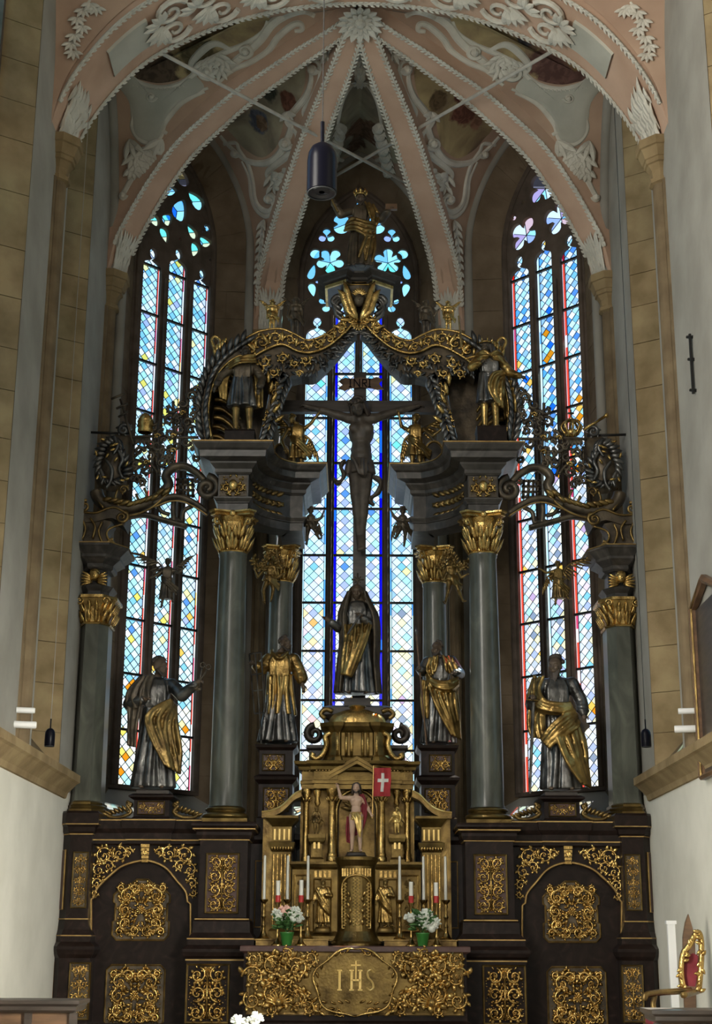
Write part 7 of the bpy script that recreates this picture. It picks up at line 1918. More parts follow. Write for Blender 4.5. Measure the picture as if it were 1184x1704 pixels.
# ---------------------------------------------------------------- sword statue
f = Fig('saint_statue', 'long-bearded saint in gold mantle with sword and book before the right window', 931, 1318, 1093, 1.22, group='saint statues')
f.pose(sa=(906, 1140, 0), ea=(889, 1175, .0), ha=(888, 1168, -.10), sb=(958, 1138, .0), eb=(972, 1168, .0), hb=(973, 1192, -.05), hd=(-.005, -.012, .925)); f.hyaw = -0.45; f.hand['a'] = 1.4; f.hand['b'] = 0.9
f.body(full=False, legs=False); f.hair(beard=.10, puff=1.1)
b = MB(); f.tunic(b); skirt(b, (.62, 0, 0, .095, .07), (.015, .01, .0, .135, .10), 18, .024, f.rng); sleeve(b, f.J['sb'], f.J['eb'], f.J['hb'], .05, .048, .036, .9); sleeve(b, f.J['sa'], f.J['ea'], f.J['ha'], .05, .05, .04)
f.emit(b, 'robe', 'silver_dark')
b = MB(); swag(b, [(-.10, -.05, .845), (-.14, -.06, .74), (-.10, -.11, .64), (.02, -.125, .62), (.09, -.10, .635)], [(-.17, .02, .84), (-.21, .0, .68), (-.15, -.10, .585), (.0, -.13, .555), (.11, -.09, .585)], 6, .02, f.rng, .01)
swag(b, [(-.20, .02, .66), (-.215, .02, .52), (-.20, .0, .40)], [(-.11, -.09, .6), (-.12, -.10, .46), (-.10, -.11, .36)], 6, .02, f.rng)
swag(b, [(.12, -.08, .58), (.0, -.135, .52), (-.10, -.13, .42), (-.14, -.09, .36)], [(.15, .0, .54), (.12, -.12, .46), (.0, -.14, .38), (-.09, -.12, .30)], 7, .021, f.rng, .01)
swag(b, [(-.05, -.135, .46), (-.02, -.15, .33), (.05, -.14, .19), (.14, -.12, .05)], [(.16, -.02, .54), (.19, -.05, .36), (.20, -.05, .2), (.225, -.02, .02)], 12, .021, f.rng, .02)
f.emit(b, 'mantle', 'gold_cloth')
a, c = f.L(891, 1133, -.14), f.L(880, 1322, -.06); A, C = Vector(a), Vector(c)
f.rod([A.lerp(C, .22), C], 0, 'silver_dark', 'sword_blade', 6, [.014, .009]); b = MB(); b.tube([A, A.lerp(C, .2)], .011, 7); b.ell(A, .017, 7, 5); g = A.lerp(C, .2); b.tube([g-Vector((.05, 0, -.003)), g+Vector((.05, 0, -.003))], .009, 6); f.raw(b, 'sword_hilt', 'gold_old')
b = MB(); q = Vector(f.L(966, 1208, -.07)); e1 = Vector((.75, 0, .66)).normalized(); e2 = Vector((-.66, -.1, .75)).normalized(); b.prism([q-e1*.045-e2*.065, q+e1*.045-e2*.065, q+e1*.045+e2*.065, q-e1*.045+e2*.065], (0, .035, 0)); f.raw(b, 'book', 'hair_dark', False)
# ---------------------------------------------------------------- gridiron statue
f = Fig('saint_statue', 'saint in gold dalmatic holding a gridiron left of the tabernacle', 463, 1238, 1059, 1.6, group='saint statues')
f.pose(sa=(444, 1098, 0), ea=(432, 1116, -.04), ha=(421, 1110, -.14), sb=(486, 1098, .0), eb=(498, 1124, -.02), hb=(502, 1142, -.06), hd=(.05, -.015, .925)); f.hyaw = 0.6; f.hand['a'] = 1.4
f.body(full=False, legs=False); f.hair(beard=.03)
b = MB(); skirt(b, (.45, 0, 0, .11, .085), (.015, -.01, .0, .175, .115), 20, .025, f.rng); f.emit(b, 'alb', 'silver_dark')
b = MB(); f.tunic(b, .62, .105, .078); skirt(b, (.64, .0, 0, .115, .085), (.26, .01, .0, .135, .105), 18, .022, f.rng); sleeve(b, f.J['sb'], f.J['eb'], f.J['hb'], .062, .06, .055, .45); sleeve(b, f.J['sa'], f.J['ea'], f.J['ha'], .062, .06, .05, .5)
for q in (-1, 1): b.tube(catmull([(q*.07, .0, .875), (q*.075, -.05, .845), (q*.03, -.095, .79), (0, -.105, .77)], 4), .017, 6)
f.emit(b, 'dalmatic', 'gold_cloth')
b = MB(); P0 = [Vector(f.L(413, 1094, -.14)), Vector(f.L(433, 1091, -.14)), Vector(f.L(441, 1190, -.12)), Vector(f.L(424, 1192, -.12))]
for t in (0, .5, 1): b.tube([P0[0].lerp(P0[1], t), P0[3].lerp(P0[2], t)], .008, 5)
for t in (0, .35, .62, 1): b.tube([P0[0].lerp(P0[3], t), P0[1].lerp(P0[2], t)], .008, 5)
b.tube([P0[3].lerp(P0[2], .5), Vector(f.L(436, 1240, -.1))], .010, 5); f.raw(b, 'gridiron', 'silver_dark', False)
# ---------------------------------------------------------------- lance statue
f = Fig('saint_statue', 'saint in gold mantle holding a tall lance right of the tabernacle', 733, 1240, 1067, 1.6, group='saint statues')
f.pose(sa=(712, 1102, 0), ea=(703, 1120, -.05), ha=(699, 1118, -.12), sb=(752, 1100, .0), eb=(766, 1122, .0), hb=(756, 1124, -.12), hd=(-.03, -.012, .925)); f.hyaw = -0.5; f.hand['a'] = 1.5
f.body(full=False, legs=False); f.hair(beard=.03)
b = MB(); f.tunic(b); skirt(b, (.62, 0, 0, .095, .07), (.015, -.02, .0, .155, .11), 18, .024, f.rng); sleeve(b, f.J['sb'], f.J['eb'], f.J['hb'], .055, .052, .04); sleeve(b, f.J['sa'], f.J['ea'], f.J['ha'], .052, .05, .04)
f.emit(b, 'robe', 'silver_dark')
b = MB(); swag(b, [(-.10, -.07, .83), (-.13, -.07, .72), (-.10, -.11, .62)], [(-.02, -.075, .85), (-.04, -.10, .74), (-.05, -.11, .68)], 5, .02, f.rng); swag(b, [(.02, -.075, .85), (.05, -.10, .75), (.06, -.10, .68)], [(.14, .0, .83), (.18, -.03, .72), (.20, -.02, .64)], 6, .022, f.rng, .01)
swag(b, [(-.14, -.05, .66), (-.04, -.12, .585), (.08, -.12, .58), (.17, -.05, .64)], [(-.13, -.05, .58), (-.03, -.135, .51), (.10, -.13, .50), (.18, -.05, .56)], 6, .02, f.rng, .01)
swag(b, [(-.12, -.09, .57), (-.08, -.13, .42), (.0, -.14, .26), (.10, -.11, .08)], [(.17, -.03, .54), (.16, -.08, .4), (.17, -.08, .22), (.19, -.05, .04)], 12, .019, f.rng, .02)
swag(b, [(-.17, -.02, .62), (-.18, .0, .45), (-.16, .02, .25)], [(-.11, -.08, .6), (-.12, -.07, .42), (-.12, -.05, .24)], 4, .018, f.rng)
f.emit(b, 'mantle', 'gold_cloth')
A, C = Vector(f.L(693, 1062, -.14)), Vector(f.L(709, 1242, -.08)); f.rod([A, C], .009, 'wood_brown', 'lance_shaft'); b = MB(); d = (C-A).normalized(); b.tube([A-d*.10, A-d*.04, A+d*.01], [.001, .016, .006], 6); f.raw(b, 'lance_head', 'silver_dark')
# ---------------------------------------------------------------- mourning woman
f = Fig('saint_statue', 'veiled mourning woman in dark mantle above the gilded dome', 594, 1158, 972, 1.78, group='saint statues')
f.pose(sa=(574, 1020, 0), ea=(562, 1048, -.04), ha=(547, 1038, -.10), sb=(614, 1020, .0), eb=(618, 1044, -.04), hb=(600, 1032, -.13), hd=(-.01, -.015, .925)); f.hpitch = 0.15; f.hand['a'] = .3
f.body(full=False, legs=False)
b = MB(); loft(b, [(.99, -.01, .01, .035, .04), (.96, -.01, .015, .066, .07), (.91, -.01, .025, .075, .06), (.86, -.005, .03, .085, .05), (.80, 0, .03, .13, .055), (.70, 0, .04, .15, .06), (.45, .0, .05, .16, .06), (.02, .0, .05, .20, .07)])
swag(b, [(.06, -.05, .93), (.08, -.05, .84), (.13, -.08, .72), (.15, -.06, .55), (.15, -.05, .3), (.17, -.04, .02)], [(.075, .02, .93), (.12, .0, .83), (.18, .0, .70), (.19, .02, .5), (.185, .02, .28), (.21, .02, .02)], 6, .022, f.rng)
swag(b, [(-.085, .02, .93), (-.13, .0, .83), (-.17, .0, .70), (-.15, .02, .5), (-.17, .02, .28), (-.20, .02, .02)], [(-.07, -.05, .93), (-.09, -.05, .84), (-.11, -.07, .72), (-.11, -.07, .55), (-.12, -.06, .3), (-.14, -.05, .02)], 6, .022, f.rng)
f.emit(b, 'veil', 'bronze_dark')
b = MB(); f.tunic(b); skirt(b, (.64, 0, 0, .095, .07), (.015, .0, -.02, .145, .10), 18, .023, f.rng); sleeve(b, f.J['sb'], f.J['eb'], f.J['hb'], .045, .042, .034, .8); sleeve(b, f.J['sa'], f.J['ea'], f.J['ha'], .045, .042, .038, .7)
f.emit(b, 'robe', 'silver_dark')
b = MB(); swag(b, [(-.11, -.06, .62), (-.115, -.11, .42), (-.135, -.12, .16)], [(.12, -.08, .63), (.075, -.135, .45), (-.06, -.14, .14)], 10, .019, f.rng, .02); f.emit(b, 'mantle_fold', 'gold_cloth')
f.rod([f.L(604, 1022, -.17), f.L(578, 1062, -.15)], .010, 'silver_dark', 'sword')
b = MB(); c = Vector((0.0, 0, 1.04)); b.tube([c-Vector((.055, 0, 0)), c+Vector((.055, 0, 0))], .008, 5); b.tube([c-Vector((0, 0, .06)), c+Vector((0, 0, .06))], .008, 5)
for q in (-1, 1): b.tube([c-Vector((.028, 0, .028*q)), c+Vector((.028, 0, .028*q))], .005, 5)
f.raw(b, 'star', 'bronze_dark')
# ---------------------------------------------------------------- crucifix
YX = 2.1; cx = P(598, 676, YX); zb = Z_(1157, 1.78)
r = empty('crucifix', (P(597, 700, YX).x, YX, zb), label='large dark crucifix in front of the middle window', cat='crucifix')
def rx(px, py, Y=YX): return P(px, py, Y)-r.location
cs = MB(); cs.box((rx(588, 700).x, 0.0, 0), (rx(609, 700).x, 0.12, rx(598, 619).z)); a, b_ = rx(465, 685), rx(737, 667); cs.box((a.x, 0.0, a.z), (b_.x, 0.12, b_.z)); cs.build('cross', 'wood_dark', r)
f = Fig('c', 'x', 598, 918, 668, YX-0.10); drop_tree(f.root); f.root = r; 
class _C(Fig): pass
f.J.update({k: f.L(*v) for k, v in dict(hd=(594, 683, -.06), nk=(597, 700, -.01), ch=(600, 722, -.0), pe=(600, 775, 0), sa=(578, 697, 0), sb=(622, 697, 0), ea=(541, 685, .01), ha=(512, 676, .02), eb=(660, 684, .01), hb=(690, 675, .02), pa=(592, 780, 0), pb=(608, 780, 0), ka=(592, 835, -.06), kb=(605, 838, -.05), fa=(597, 893, .0), fb=(602, 891, .0)).items()})
f.J['ta'] = f.L(598, 918, -.05); f.J['tb'] = f.L(604, 916, -.05); f.hpitch = 0.35; f.hyaw = -0.25; f.hroll = -0.15; f.hsc = 0.85; f.fat = 0.92; f.hk = .8
off = Vector(f.o)-Vector(r.location)
def shift(o): o.location = off; return o
shift(f.body('corpus', name='corpus'))
shift(f.hair(long=True, puff=1.0))
for o in list(r.children):
    if o.name.startswith('beard'): shift(o)
b = MB(); skirt(b, (.60, 0, 0, .082, .065), (.50, .0, -.01, .085, .075), 14, .018, f.rng); swag(b, [(-.06, -.075, .60), (-.03, -.09, .55), (.0, -.09, .47)], [(.05, -.075, .59), (.04, -.09, .54), (.03, -.09, .46)], 4, .014, f.rng)
shift(f.emit(b, 'loincloth', 'corpus'))
for tr, th in (([(574, 770), (566, 782), (572, 796), (562, 810), (554, 800)], .035), ([(618, 798), (632, 806), (628, 824), (614, 836), (622, 846)], .04)):
    b = MB(); pts = [Vector(f.L(x, y, -.04)) for x, y in tr]; b.tube(catmull(pts, 5), [th*(.5+.5*abs(math.sin(i*.5))) for i in range(21)], 7, True, .5); shift(f.emit(b, 'cloth_end', 'corpus', 0.01, 2))
ct = MB(); R_ = f.hrot(); ct.tube([f.hp((math.cos(a)*.056, math.sin(a)*.062+.005, .035+.006*math.sin(5*a))) for a in [2*PI*k/18 for k in range(18)]], .010, 5, closed=True)
for k in range(14):
    a = 2*PI*k/14; p = f.hp((math.cos(a)*.056, math.sin(a)*.062, .035)); q = f.hp((math.cos(a)*.085, math.sin(a)*.09, .045+.02*math.sin(3*k))); ct.tube([p, q], [.006, .001], 4)
shift(f.raw(ct, 'crown_of_thorns', 'hair_dark', False))
bn = MB(); pl = [(563, 636), (574, 630), (582, 632), (600, 630), (618, 632), (626, 629), (637, 633), (630, 640), (638, 650), (626, 650), (618, 648), (600, 646), (582, 648), (574, 652), (562, 648), (570, 642)]
bn.prism([rx(x, y)+Vector((0, -.03, 0)) for x, y in reversed(pl)], (0, -.02, 0)); bo = bn.build('title_scroll', 'wood_brown', r)
lt = MB()
def st(x0, y0, x1, y1): lt.ribbon([rx(x0, y0)+Vector((0, -.055, 0)), rx(x1, y1)+Vector((0, -.055, 0))], .016, .012, (0, 1, 0))
for xx in (582.5, 589, 598, 603, 614.5): st(xx, 633, xx, 646)
st(589, 633, 598, 646); st(603, 633.5, 609, 634); st(609, 634, 609.5, 639); st(609.5, 639, 603, 640); st(605, 640, 610, 646)
for xx in (582.5, 614.5): st(xx-2.5, 633, xx+2.5, 633); st(xx-2.5, 646, xx+2.5, 646)
lt.build('lettering', 'lamp_black', bo)
# ---------------------------------------------------------------- topmost figure
f = Fig('crowned_figure', 'crowned bearded figure in gilt robe on top of the canopy crest', 599, 448, 322, 1.75, cat='statue'); f.vox = .0095
f.pose(sa=(584, 352, 0), ea=(566, 362, -.06), ha=(552, 340, -.12), sb=(616, 352, .0), eb=(634, 366, -.02), hb=(646, 358, -.12), ka=(-.06, -.05, .28)); f.hand['a'] = 1.4
f.body(full=False, legs=False); f.hair(beard=.06)
b = MB(); f.tunic(b); skirt(b, (.62, 0, 0, .10, .075), (.015, .0, .0, .16, .11), 16, .026, f.rng); sleeve(b, f.J['sb'], f.J['eb'], f.J['hb'], .06, .06, .045, .8); sleeve(b, f.J['sa'], f.J['ea'], f.J['ha'], .055, .05, .04, .8)
f.emit(b, 'robe', 'bronze_dark')
b = MB(); swag(b, [(.15, -.03, .84), (.22, -.03, .68), (.2, -.05, .55)], [(.05, -.07, .85), (.1, -.11, .7), (.12, -.12, .6)], 5, .024, f.rng); swag(b, [(.2, -.04, .58), (.04, -.12, .56), (-.1, -.11, .6), (-.17, -.05, .56)], [(.18, -.03, .42), (.06, -.13, .38), (-.06, -.13, .44), (-.2, -.06, .46)], 7, .022, f.rng, .01)
swag(b, [(.08, -.12, .48), (.05, -.13, .3), (-.02, -.12, .08)], [(.18, -.03, .46), (.17, -.05, .25), (.14, -.05, .05)], 5, .022, f.rng); f.emit(b, 'mantle', 'gold_old')
b = MB(); R0 = [f.hp((math.cos(a)*.062, math.sin(a)*.07+.006, .045)) for a in [2*PI*k/16 for k in range(16)]]; b.tube(R0, .014, 6, closed=True)
for k in range(8): a = 2*PI*k/8-PI/2; b.tube([f.hp((math.cos(a)*.064, math.sin(a)*.07, .05)), f.hp((math.cos(a)*.078, math.sin(a)*.085, .085)), f.hp((math.cos(a)*.07, math.sin(a)*.075, .125))], [.017, .014, .003], 5)
b.ell(f.hp((0, 0, .07)), .05, 9, 6); f.raw(b, 'crown', 'gold')
f.rod([f.L(545, 330, -.14), f.L(562, 362, -.13)], .012, 'gold_old', 'sceptre'); b = MB(); q = Vector(f.L(650, 354, -.14)); b.box(q-Vector((.07, .02, .035)), q+Vector((.07, .03, .035))); f.raw(b, 'book', 'wood_brown', False)
# ---------------------------------------------------------------- saints under the canopy scrolls
def warrior(name, label, fx, fy, hy, crowned):
    f = Fig(name, label, fx, fy, hy, 1.12, group='canopy statues'); f.vox = .0095
    return f
f = warrior('canopy_saint', 'saint in pleated silver tunic and gilt boots under the left canopy scroll', 401, 722, 578, False)
f.pose(sa=(386, 612, 0), ea=(366, 628, -.04), ha=(358, 650, -.10), sb=(420, 612, 0), eb=(434, 632, -.02), hb=(430, 655, -.12), hd=(.03, -.012, .925), ka=(-.06, -.04, .27), kb=(.08, -.02, .27), fb=(.09, .0, .035)); f.hyaw = .3
f.body('bronze_dark', full=False); f.hair(beard=.04)
b = MB(); f.tunic(b, rx=.1, ry=.075); sleeve(b, f.J['sa'], f.J['ea'], f.J['ha'], .05, .045, .035, .8); sleeve(b, f.J['sb'], f.J['eb'], f.J['hb'], .05, .045, .035, .8); f.emit(b, 'doublet', 'bronze_dark')
b = MB(); skirt(b, (.66, 0, 0, .105, .08), (.30, .0, .0, .15, .11), 16, .026, f.rng); f.emit(b, 'tunic', 'silver_dark')
b = MB(); swag(b, [(-.16, .0, .80), (-.02, -.10, .83), (.14, -.06, .88)], [(-.20, .02, .70), (-.03, -.12, .76), (.16, -.04, .80)], 5, .022, f.rng); swag(b, [(-.16, .0, .78), (-.24, .0, .62), (-.23, .0, .4)], [(-.1, .04, .78), (-.17, .02, .6), (-.17, .02, .38)], 5, .022, f.rng); swag(b, [(.14, .0, .8), (.2, .02, .6), (.22, .02, .3)], [(.1, .05, .8), (.14, .05, .6), (.14, .05, .3)], 5, .022, f.rng); f.emit(b, 'cape', 'gold_cloth')
b = MB()
for q in 'ab': b.cap(f.J['k'+q], f.J['f'+q], .045, .03); b.ell(Vector(f.J['k'+q]), (.05, .05, .03))
f.emit(b, 'boots', 'gold_old')
f2 = warrior('canopy_saint', 'crowned warrior in silver breastplate and gold cape under the right canopy scroll', 816, 716, 568, True); f = f2
f.pose(sa=(797, 600, 0), ea=(786, 616, -.08), ha=(800, 612, -.14), sb=(834, 600, 0), eb=(850, 622, -.02), hb=(868, 632, -.08), hd=(-.03, -.012, .925), ka=(-.06, -.02, .27), kb=(.05, -.05, .27)); f.hyaw = -.5
f.body('bronze_dark', full=False); f.hair(long=True)
b = MB(); f.tunic(b, rx=.1, ry=.085); f.emit(b, 'breastplate', 'silver_dark')
b = MB(); sleeve(b, f.J['sa'], f.J['ea'], f.J['ha'], .055, .05, .035, .8); sleeve(b, f.J['sb'], f.J['eb'], f.J['hb'], .055, .05, .035, .8); swag(b, [(-.14, .0, .84), (-.06, -.09, .84), (.0, -.10, .80)], [(-.17, .0, .72), (-.10, -.10, .75), (-.02, -.115, .77)], 4, .022, f.rng); swag(b, [(.0, -.10, .80), (.06, -.09, .84), (.14, .0, .84)], [(.03, -.115, .76), (.12, -.09, .74), (.2, .0, .70)], 4, .022, f.rng); swag(b, [(.14, .03, .8), (.24, .04, .55), (.27, .03, .2)], [(.08, .08, .8), (.14, .08, .5), (.16, .08, .15)], 6, .024, f.rng)
swag(b, [(.14, -.04, .64), (.02, -.12, .58), (-.02, -.13, .42), (.06, -.1, .25)], [(.16, .0, .58), (.14, -.07, .45), (.13, -.08, .32), (.14, -.06, .2)], 6, .022, f.rng); f.emit(b, 'cape', 'gold_cloth')
b = MB(); skirt(b, (.64, 0, 0, .105, .08), (.30, .0, .0, .13, .10), 14, .025, f.rng); f.emit(b, 'tunic', 'silver_dark')
b = MB()
for q in 'ab': b.cap(f.J['k'+q], f.J['f'+q], .045, .03); b.ell(Vector(f.J['k'+q]), (.05, .05, .03))
f.emit(b, 'boots', 'gold_cloth')
b = MB(); b.tube([f.hp((math.cos(a)*.06, math.sin(a)*.068, .045)) for a in [2*PI*k/14 for k in range(14)]], .010, 5, closed=True)
for k in range(7): a = 2*PI*k/7; b.tube([f.hp((math.cos(a)*.06, math.sin(a)*.068, .045)), f.hp((math.cos(a)*.08, math.sin(a)*.085, .10))], [.012, .002], 5)
f.raw(b, 'crown', 'gold')
f.rod([f.L(764, 538, -.2), f.L(768, 590, -.18)], .010, 'gold_old', 'sceptre')
for (fx, fy, lb) in ((400, 722, 'small dark foot block under the silver tunic saint'), (816, 716, 'small dark foot block under the crowned warrior')):
    o = P(fx, fy, 1.12); zt = Z_(734, 0.6); MB().sweep([(0.02, 0), (0.02, 0.03), (0, 0.05), (0, o.z-zt-.02), (.01, o.z-zt)], rect(-.22, .22, -.2, .2), True).build('foot_block', 'dark_marble', loc=(o.x, 1.12, zt), label=lb, cat='block', group='foot blocks')
# ---------------------------------------------------------------- angels and putti
def angel(name, label, fx, fy, hy, Y, joints, wings, m='gold_cloth', flesh='gold_old', drape=True, hyaw=0.0, group=None, fat=1.0, hsc=1.0, vox=.0115, pitch=0.0, garment=None, wm=None):
    f = Fig(name, label, fx, fy, hy, Y, cat='angel', group=group); f.vox = vox; f.pose(**joints); f.hyaw = hyaw; f.fat = fat; f.hsc = hsc; f.hpitch = pitch; f.hk = 1.1
    if hsc > 1.1: f.J['hd'] = (f.J['hd'][0], f.J['hd'][1], f.J['hd'][2]-.02)
    f.body(flesh); f.hair(m if m != 'gold_cloth' else 'gold_old', puff=1.05)
    if drape:
        b = MB(); pe = f.J['pe']; z = pe[2]
        skirt(b, (z+.10, pe[0], pe[1], .10*fat, .08*fat), (z-.16 if drape is True else drape, pe[0], pe[1]-.01, .125*fat, .10*fat), 14, .026, f.rng)
        A = Vector(pe); swag(b, [A+Vector((-.12, -.02, .12)), A+Vector((.0, -.11, .04)), A+Vector((.14, -.04, -.06)), A+Vector((.24, .0, -.12))], [A+Vector((-.11, -.03, .04)), A+Vector((.0, -.12, -.06)), A+Vector((.12, -.05, -.16)), A+Vector((.2, .0, -.26))], 5, .024, f.rng)
        if garment: f.tunic(b, rx=.095, ry=.075)
        f.emit(b, 'drapery', m)
    for w_ in wings: f.wing(f.L(*w_[:3]) if abs(w_[0]) > 3 else w_[:3], f.L(*w_[3:6]), wm or m)
    return f
angel('angel_statue', 'gilt angel with lowered arm and spread wings below the left end of the cross', 494, 795, 690, 1.95, dict(sa=(478, 715, 0), sb=(503, 715, 0), ea=(468, 735, -.05), ha=(474, 752, -.12), eb=(516, 706, -.04), hb=(526, 694, -.08), hd=(484, 700, -.05), ka=(488, 770, -.04)), [(480, 722, .05, 462, 690, .08), (502, 722, .05, 524, 748, .06)], hyaw=-.4, group='standing angels', garment=True, pitch=.3, drape=.28)
angel('angel_statue', 'gilt angel raising one arm beside a shield below the right end of the cross', 692, 795, 690, 1.95, dict(sa=(680, 716, 0), sb=(706, 716, 0), ea=(668, 712, -.05), ha=(664, 694, -.08), eb=(720, 728, -.06), hb=(730, 722, -.12), kb=(698, 768, -.04)), [(706, 720, .05, 738, 694, .06), (682, 722, .05, 668, 752, .08)], hyaw=-.6, group='standing angels', garment=True, drape=.33)
o = P(722, 765, 2.05); sh = MB(); sh.ell((0, 0, 0), (.17, .05, .30), 14, 10); sh = sh.build('oval_shield', 'grey_marble', loc=o, smooth=True, label='oval shield leaning on the entablature beside the arm-raising angel', cat='shield'); MB().tube([(.17*math.cos(a), -.02, .30*math.sin(a)) for a in [2*PI*k/20 for k in range(20)]], .025, 6, closed=True).build('shield_rim', 'gold_old', sh)
o = P(466, 768, 2.05); sh = MB(); sh.ell((0, 0, 0), (.15, .05, .28), 14, 10); sh = sh.build('oval_shield', 'grey_marble', loc=o, smooth=True, label='oval shield on the entablature beside the angel with lowered arm', cat='shield'); MB().tube([(.15*math.cos(a), -.02, .28*math.sin(a)) for a in [2*PI*k/20 for k in range(20)]], .025, 6, closed=True).build('shield_rim', 'gold_old', sh)
PJ = lambda **k: k
angel('putto', 'dark flying putto against the blue window left of the crucifix', 516, 910, 844, 2.2, PJ(sa=(510, 866, 0), sb=(526, 866, 0), ea=(500, 862, -.03), ha=(492, 856, -.05), eb=(534, 862, -.03), hb=(537, 854, -.06), ka=(511, 890, -.06), fa=(510, 906, .0), kb=(524, 884, -.06), fb=(530, 896, .03)), [(512, 866, .05, 496, 858, .06), (524, 866, .05, 534, 884, .06)], 'bronze_dark', 'bronze_dark', .5, group='flying putti', fat=1.25, hsc=1.35, vox=.016)
angel('putto', 'dark flying putto against the blue window right of the crucifix', 670, 912, 844, 2.2, PJ(sa=(662, 866, 0), sb=(678, 866, 0), ea=(654, 858, -.03), ha=(650, 850, -.05), eb=(686, 866, -.03), hb=(690, 872, -.06), ka=(662, 888, -.06), fa=(658, 896, .0), kb=(674, 890, -.06), fb=(672, 908, .03)), [(664, 866, .05, 652, 886, .06), (678, 864, .05, 692, 858, .06)], 'bronze_dark', 'bronze_dark', .5, group='flying putti', fat=1.25, hsc=1.35, vox=.016)
angel('flying_angel', 'dark flying angel with wide wings before the pale blue window', 276, 1014, 930, 1.3, PJ(sa=(268, 950, 0), sb=(288, 950, 0), ea=(260, 958, -.04), ha=(252, 962, -.08), eb=(296, 954, -.04), hb=(304, 946, -.06), ka=(272, 986, -.04), fa=(268, 1010, .02), kb=(284, 984, -.05), fb=(286, 1002, .03)), [(270, 950, .05, 236, 924, .06), (288, 950, .05, 304, 930, .06)], 'bronze_dark', 'bronze_dark', .2, group='side flying angels', garment=True, vox=.012)
angel('flying_angel', 'gilt flying angel with raised wing before the red bordered window', 930, 1012, 934, 1.3, PJ(sa=(920, 952, 0), sb=(938, 952, 0), ea=(910, 954, -.04), ha=(902, 950, -.08), eb=(944, 962, -.04), hb=(936, 968, -.1), ka=(926, 984, -.04), fa=(924, 1006, .02), kb=(938, 982, -.05), fb=(946, 996, .03)), [(938, 952, .05, 976, 928, .06), (920, 954, .05, 906, 974, .06)], 'gold_old', 'gold_old', .2, group='side flying angels', garment=True, vox=.012)
for (x, s, lb) in ((446, -1, 'gilt putto tangled in a flower garland on the rear column behind the gridiron statue'), (754, 1, 'gilt putto tangled in a flower garland on the rear column behind the lance statue')):
    f = angel('garland_putto', lb, x+s*-2, 1004, 930, 1.85, PJ(ea=(x-18, 962, -.05), ha=(x-22, 952, -.1), eb=(x+14, 962, -.05), hb=(x+22, 958, -.1), ka=(x-8, 984, -.08), fa=(x-10-4*s, 1004, .0), kb=(x+8, 982, -.08), fb=(x+6*s+10, 1000, .02)), [], 'gold_old', 'gold_old', .5, group='garland putti', fat=1.25, hsc=1.35, vox=.016)
    g = MB(); rng = random.Random(5)
    for k in range(26):
        t = k/25; q = Vector(f.L(x-s*26*t*0.8+s*26*(1-t), 932+16*math.sin(t*6)+50*max(0, t-.6), -.12))
        for j in range(3): leaf_drop(g, q, (rng.uniform(-1, 1), -.2, rng.uniform(-1, 1)), FRONT, .14, .07, .6)
        g.ell(q, .045, 6, 5)
    f.raw(g, 'flower_garland', 'gold_old')
for (x, y0, y1, m, lb, jj) in ((452, 552, 500, 'gold', 'gilt putto seated on the left canopy scroll', {}), (491, 562, 496, 'bronze_dark', 'dark putto leaning on the left canopy scroll nearer the crest', dict(ea=(478, 528, -.05), ha=(486, 536, -.12))), (709, 562, 500, 'bronze_dark', 'dark putto with a branch on the right canopy scroll nearer the crest', dict(eb=(722, 528, -.05), hb=(728, 520, -.1))), (746, 553, 502, 'gold', 'gilt putto seated on the right canopy scroll', {})):
    angel('putto', lb, x, y0, y1, 1.5, jj, [(x-4, y0-(y0-y1)*.75, .06, x-14, y0-(y0-y1)*.98, .1), (x+4, y0-(y0-y1)*.75, .06, x+14, y0-(y0-y1)*.98, .1)], m, m, .42, group='canopy putti', fat=1.3, hsc=1.4, vox=.016)
# ---------------------------------------------------------------- tabernacle figures
f = Fig('risen_figure', 'standing painted figure with raised arm and red cloak before the tabernacle niche', 592, 1418, 1303, .92, zfix=None); f.o.z = 1.05+tz(1425)+.05; f.root.location.z = f.o.z
f.pose(sa=(580, 1328, 0), ea=(566, 1328, -.04), ha=(562, 1312, -.08), sb=(604, 1330, 0), eb=(612, 1346, -.02), hb=(616, 1354, -.1), ka=(-.055, -.03, .28)); f.hyaw = -.1; f.vox = .0095
f.body('flesh'); f.hair(long=True, beard=.02)
b = MB(); skirt(b, (.58, 0, 0, .085, .068), (.46, .0, .0, .095, .08), 14, .02, f.rng); swag(b, [(-.09, -.06, .56), (-.02, -.1, .46), (.04, -.09, .25)], [(.06, -.08, .55), (.07, -.1, .4), (.06, -.08, .2)], 5, .018, f.rng); f.emit(b, 'loincloth', 'gold_bright')
b = MB(); swag(b, [(.10, -.04, .84), (.15, -.02, .68), (.14, .02, .5), (.06, .06, .3), (-.10, .05, .22)], [(.05, .06, .84), (.06, .07, .66), (.0, .08, .45), (-.06, .06, .3), (-.13, .02, .16)], 6, .022, f.rng); swag(b, [(-.13, -.02, .52), (-.14, .0, .35), (-.13, .0, .14)], [(-.07, .03, .5), (-.06, .04, .3), (-.06, .04, .12)], 4, .02, f.rng); f.emit(b, 'cloak', 'crimson')
b = MB(); loft(b, [(-.055, 0, 0, .16, .1), (.0, 0, 0, .13, .09)]); f.raw(b, 'foot_mound', 'wood_dark')
A = P(619, 1362, .80); B = P(621, 1274, .80); fl = empty('banner', A, label='small red banner with white cross on a thin staff beside the painted figure', cat='flag')
MB().tube([Vector(), B-A], .008, 6).build('staff', 'brass', fl)
rows = []
for j in range(9):
    y = 1278+47*j/8; row = []
    for i in range(9):
        x = 622+28*i/8+(1.5*math.sin(j*.7)*(j/8)); q = P(x, y-(0.5*i/8 if j == 0 else 0), .80+.02*math.sin(i*1.1+j*.25)); row.append(q-A)
    rows.append(row)
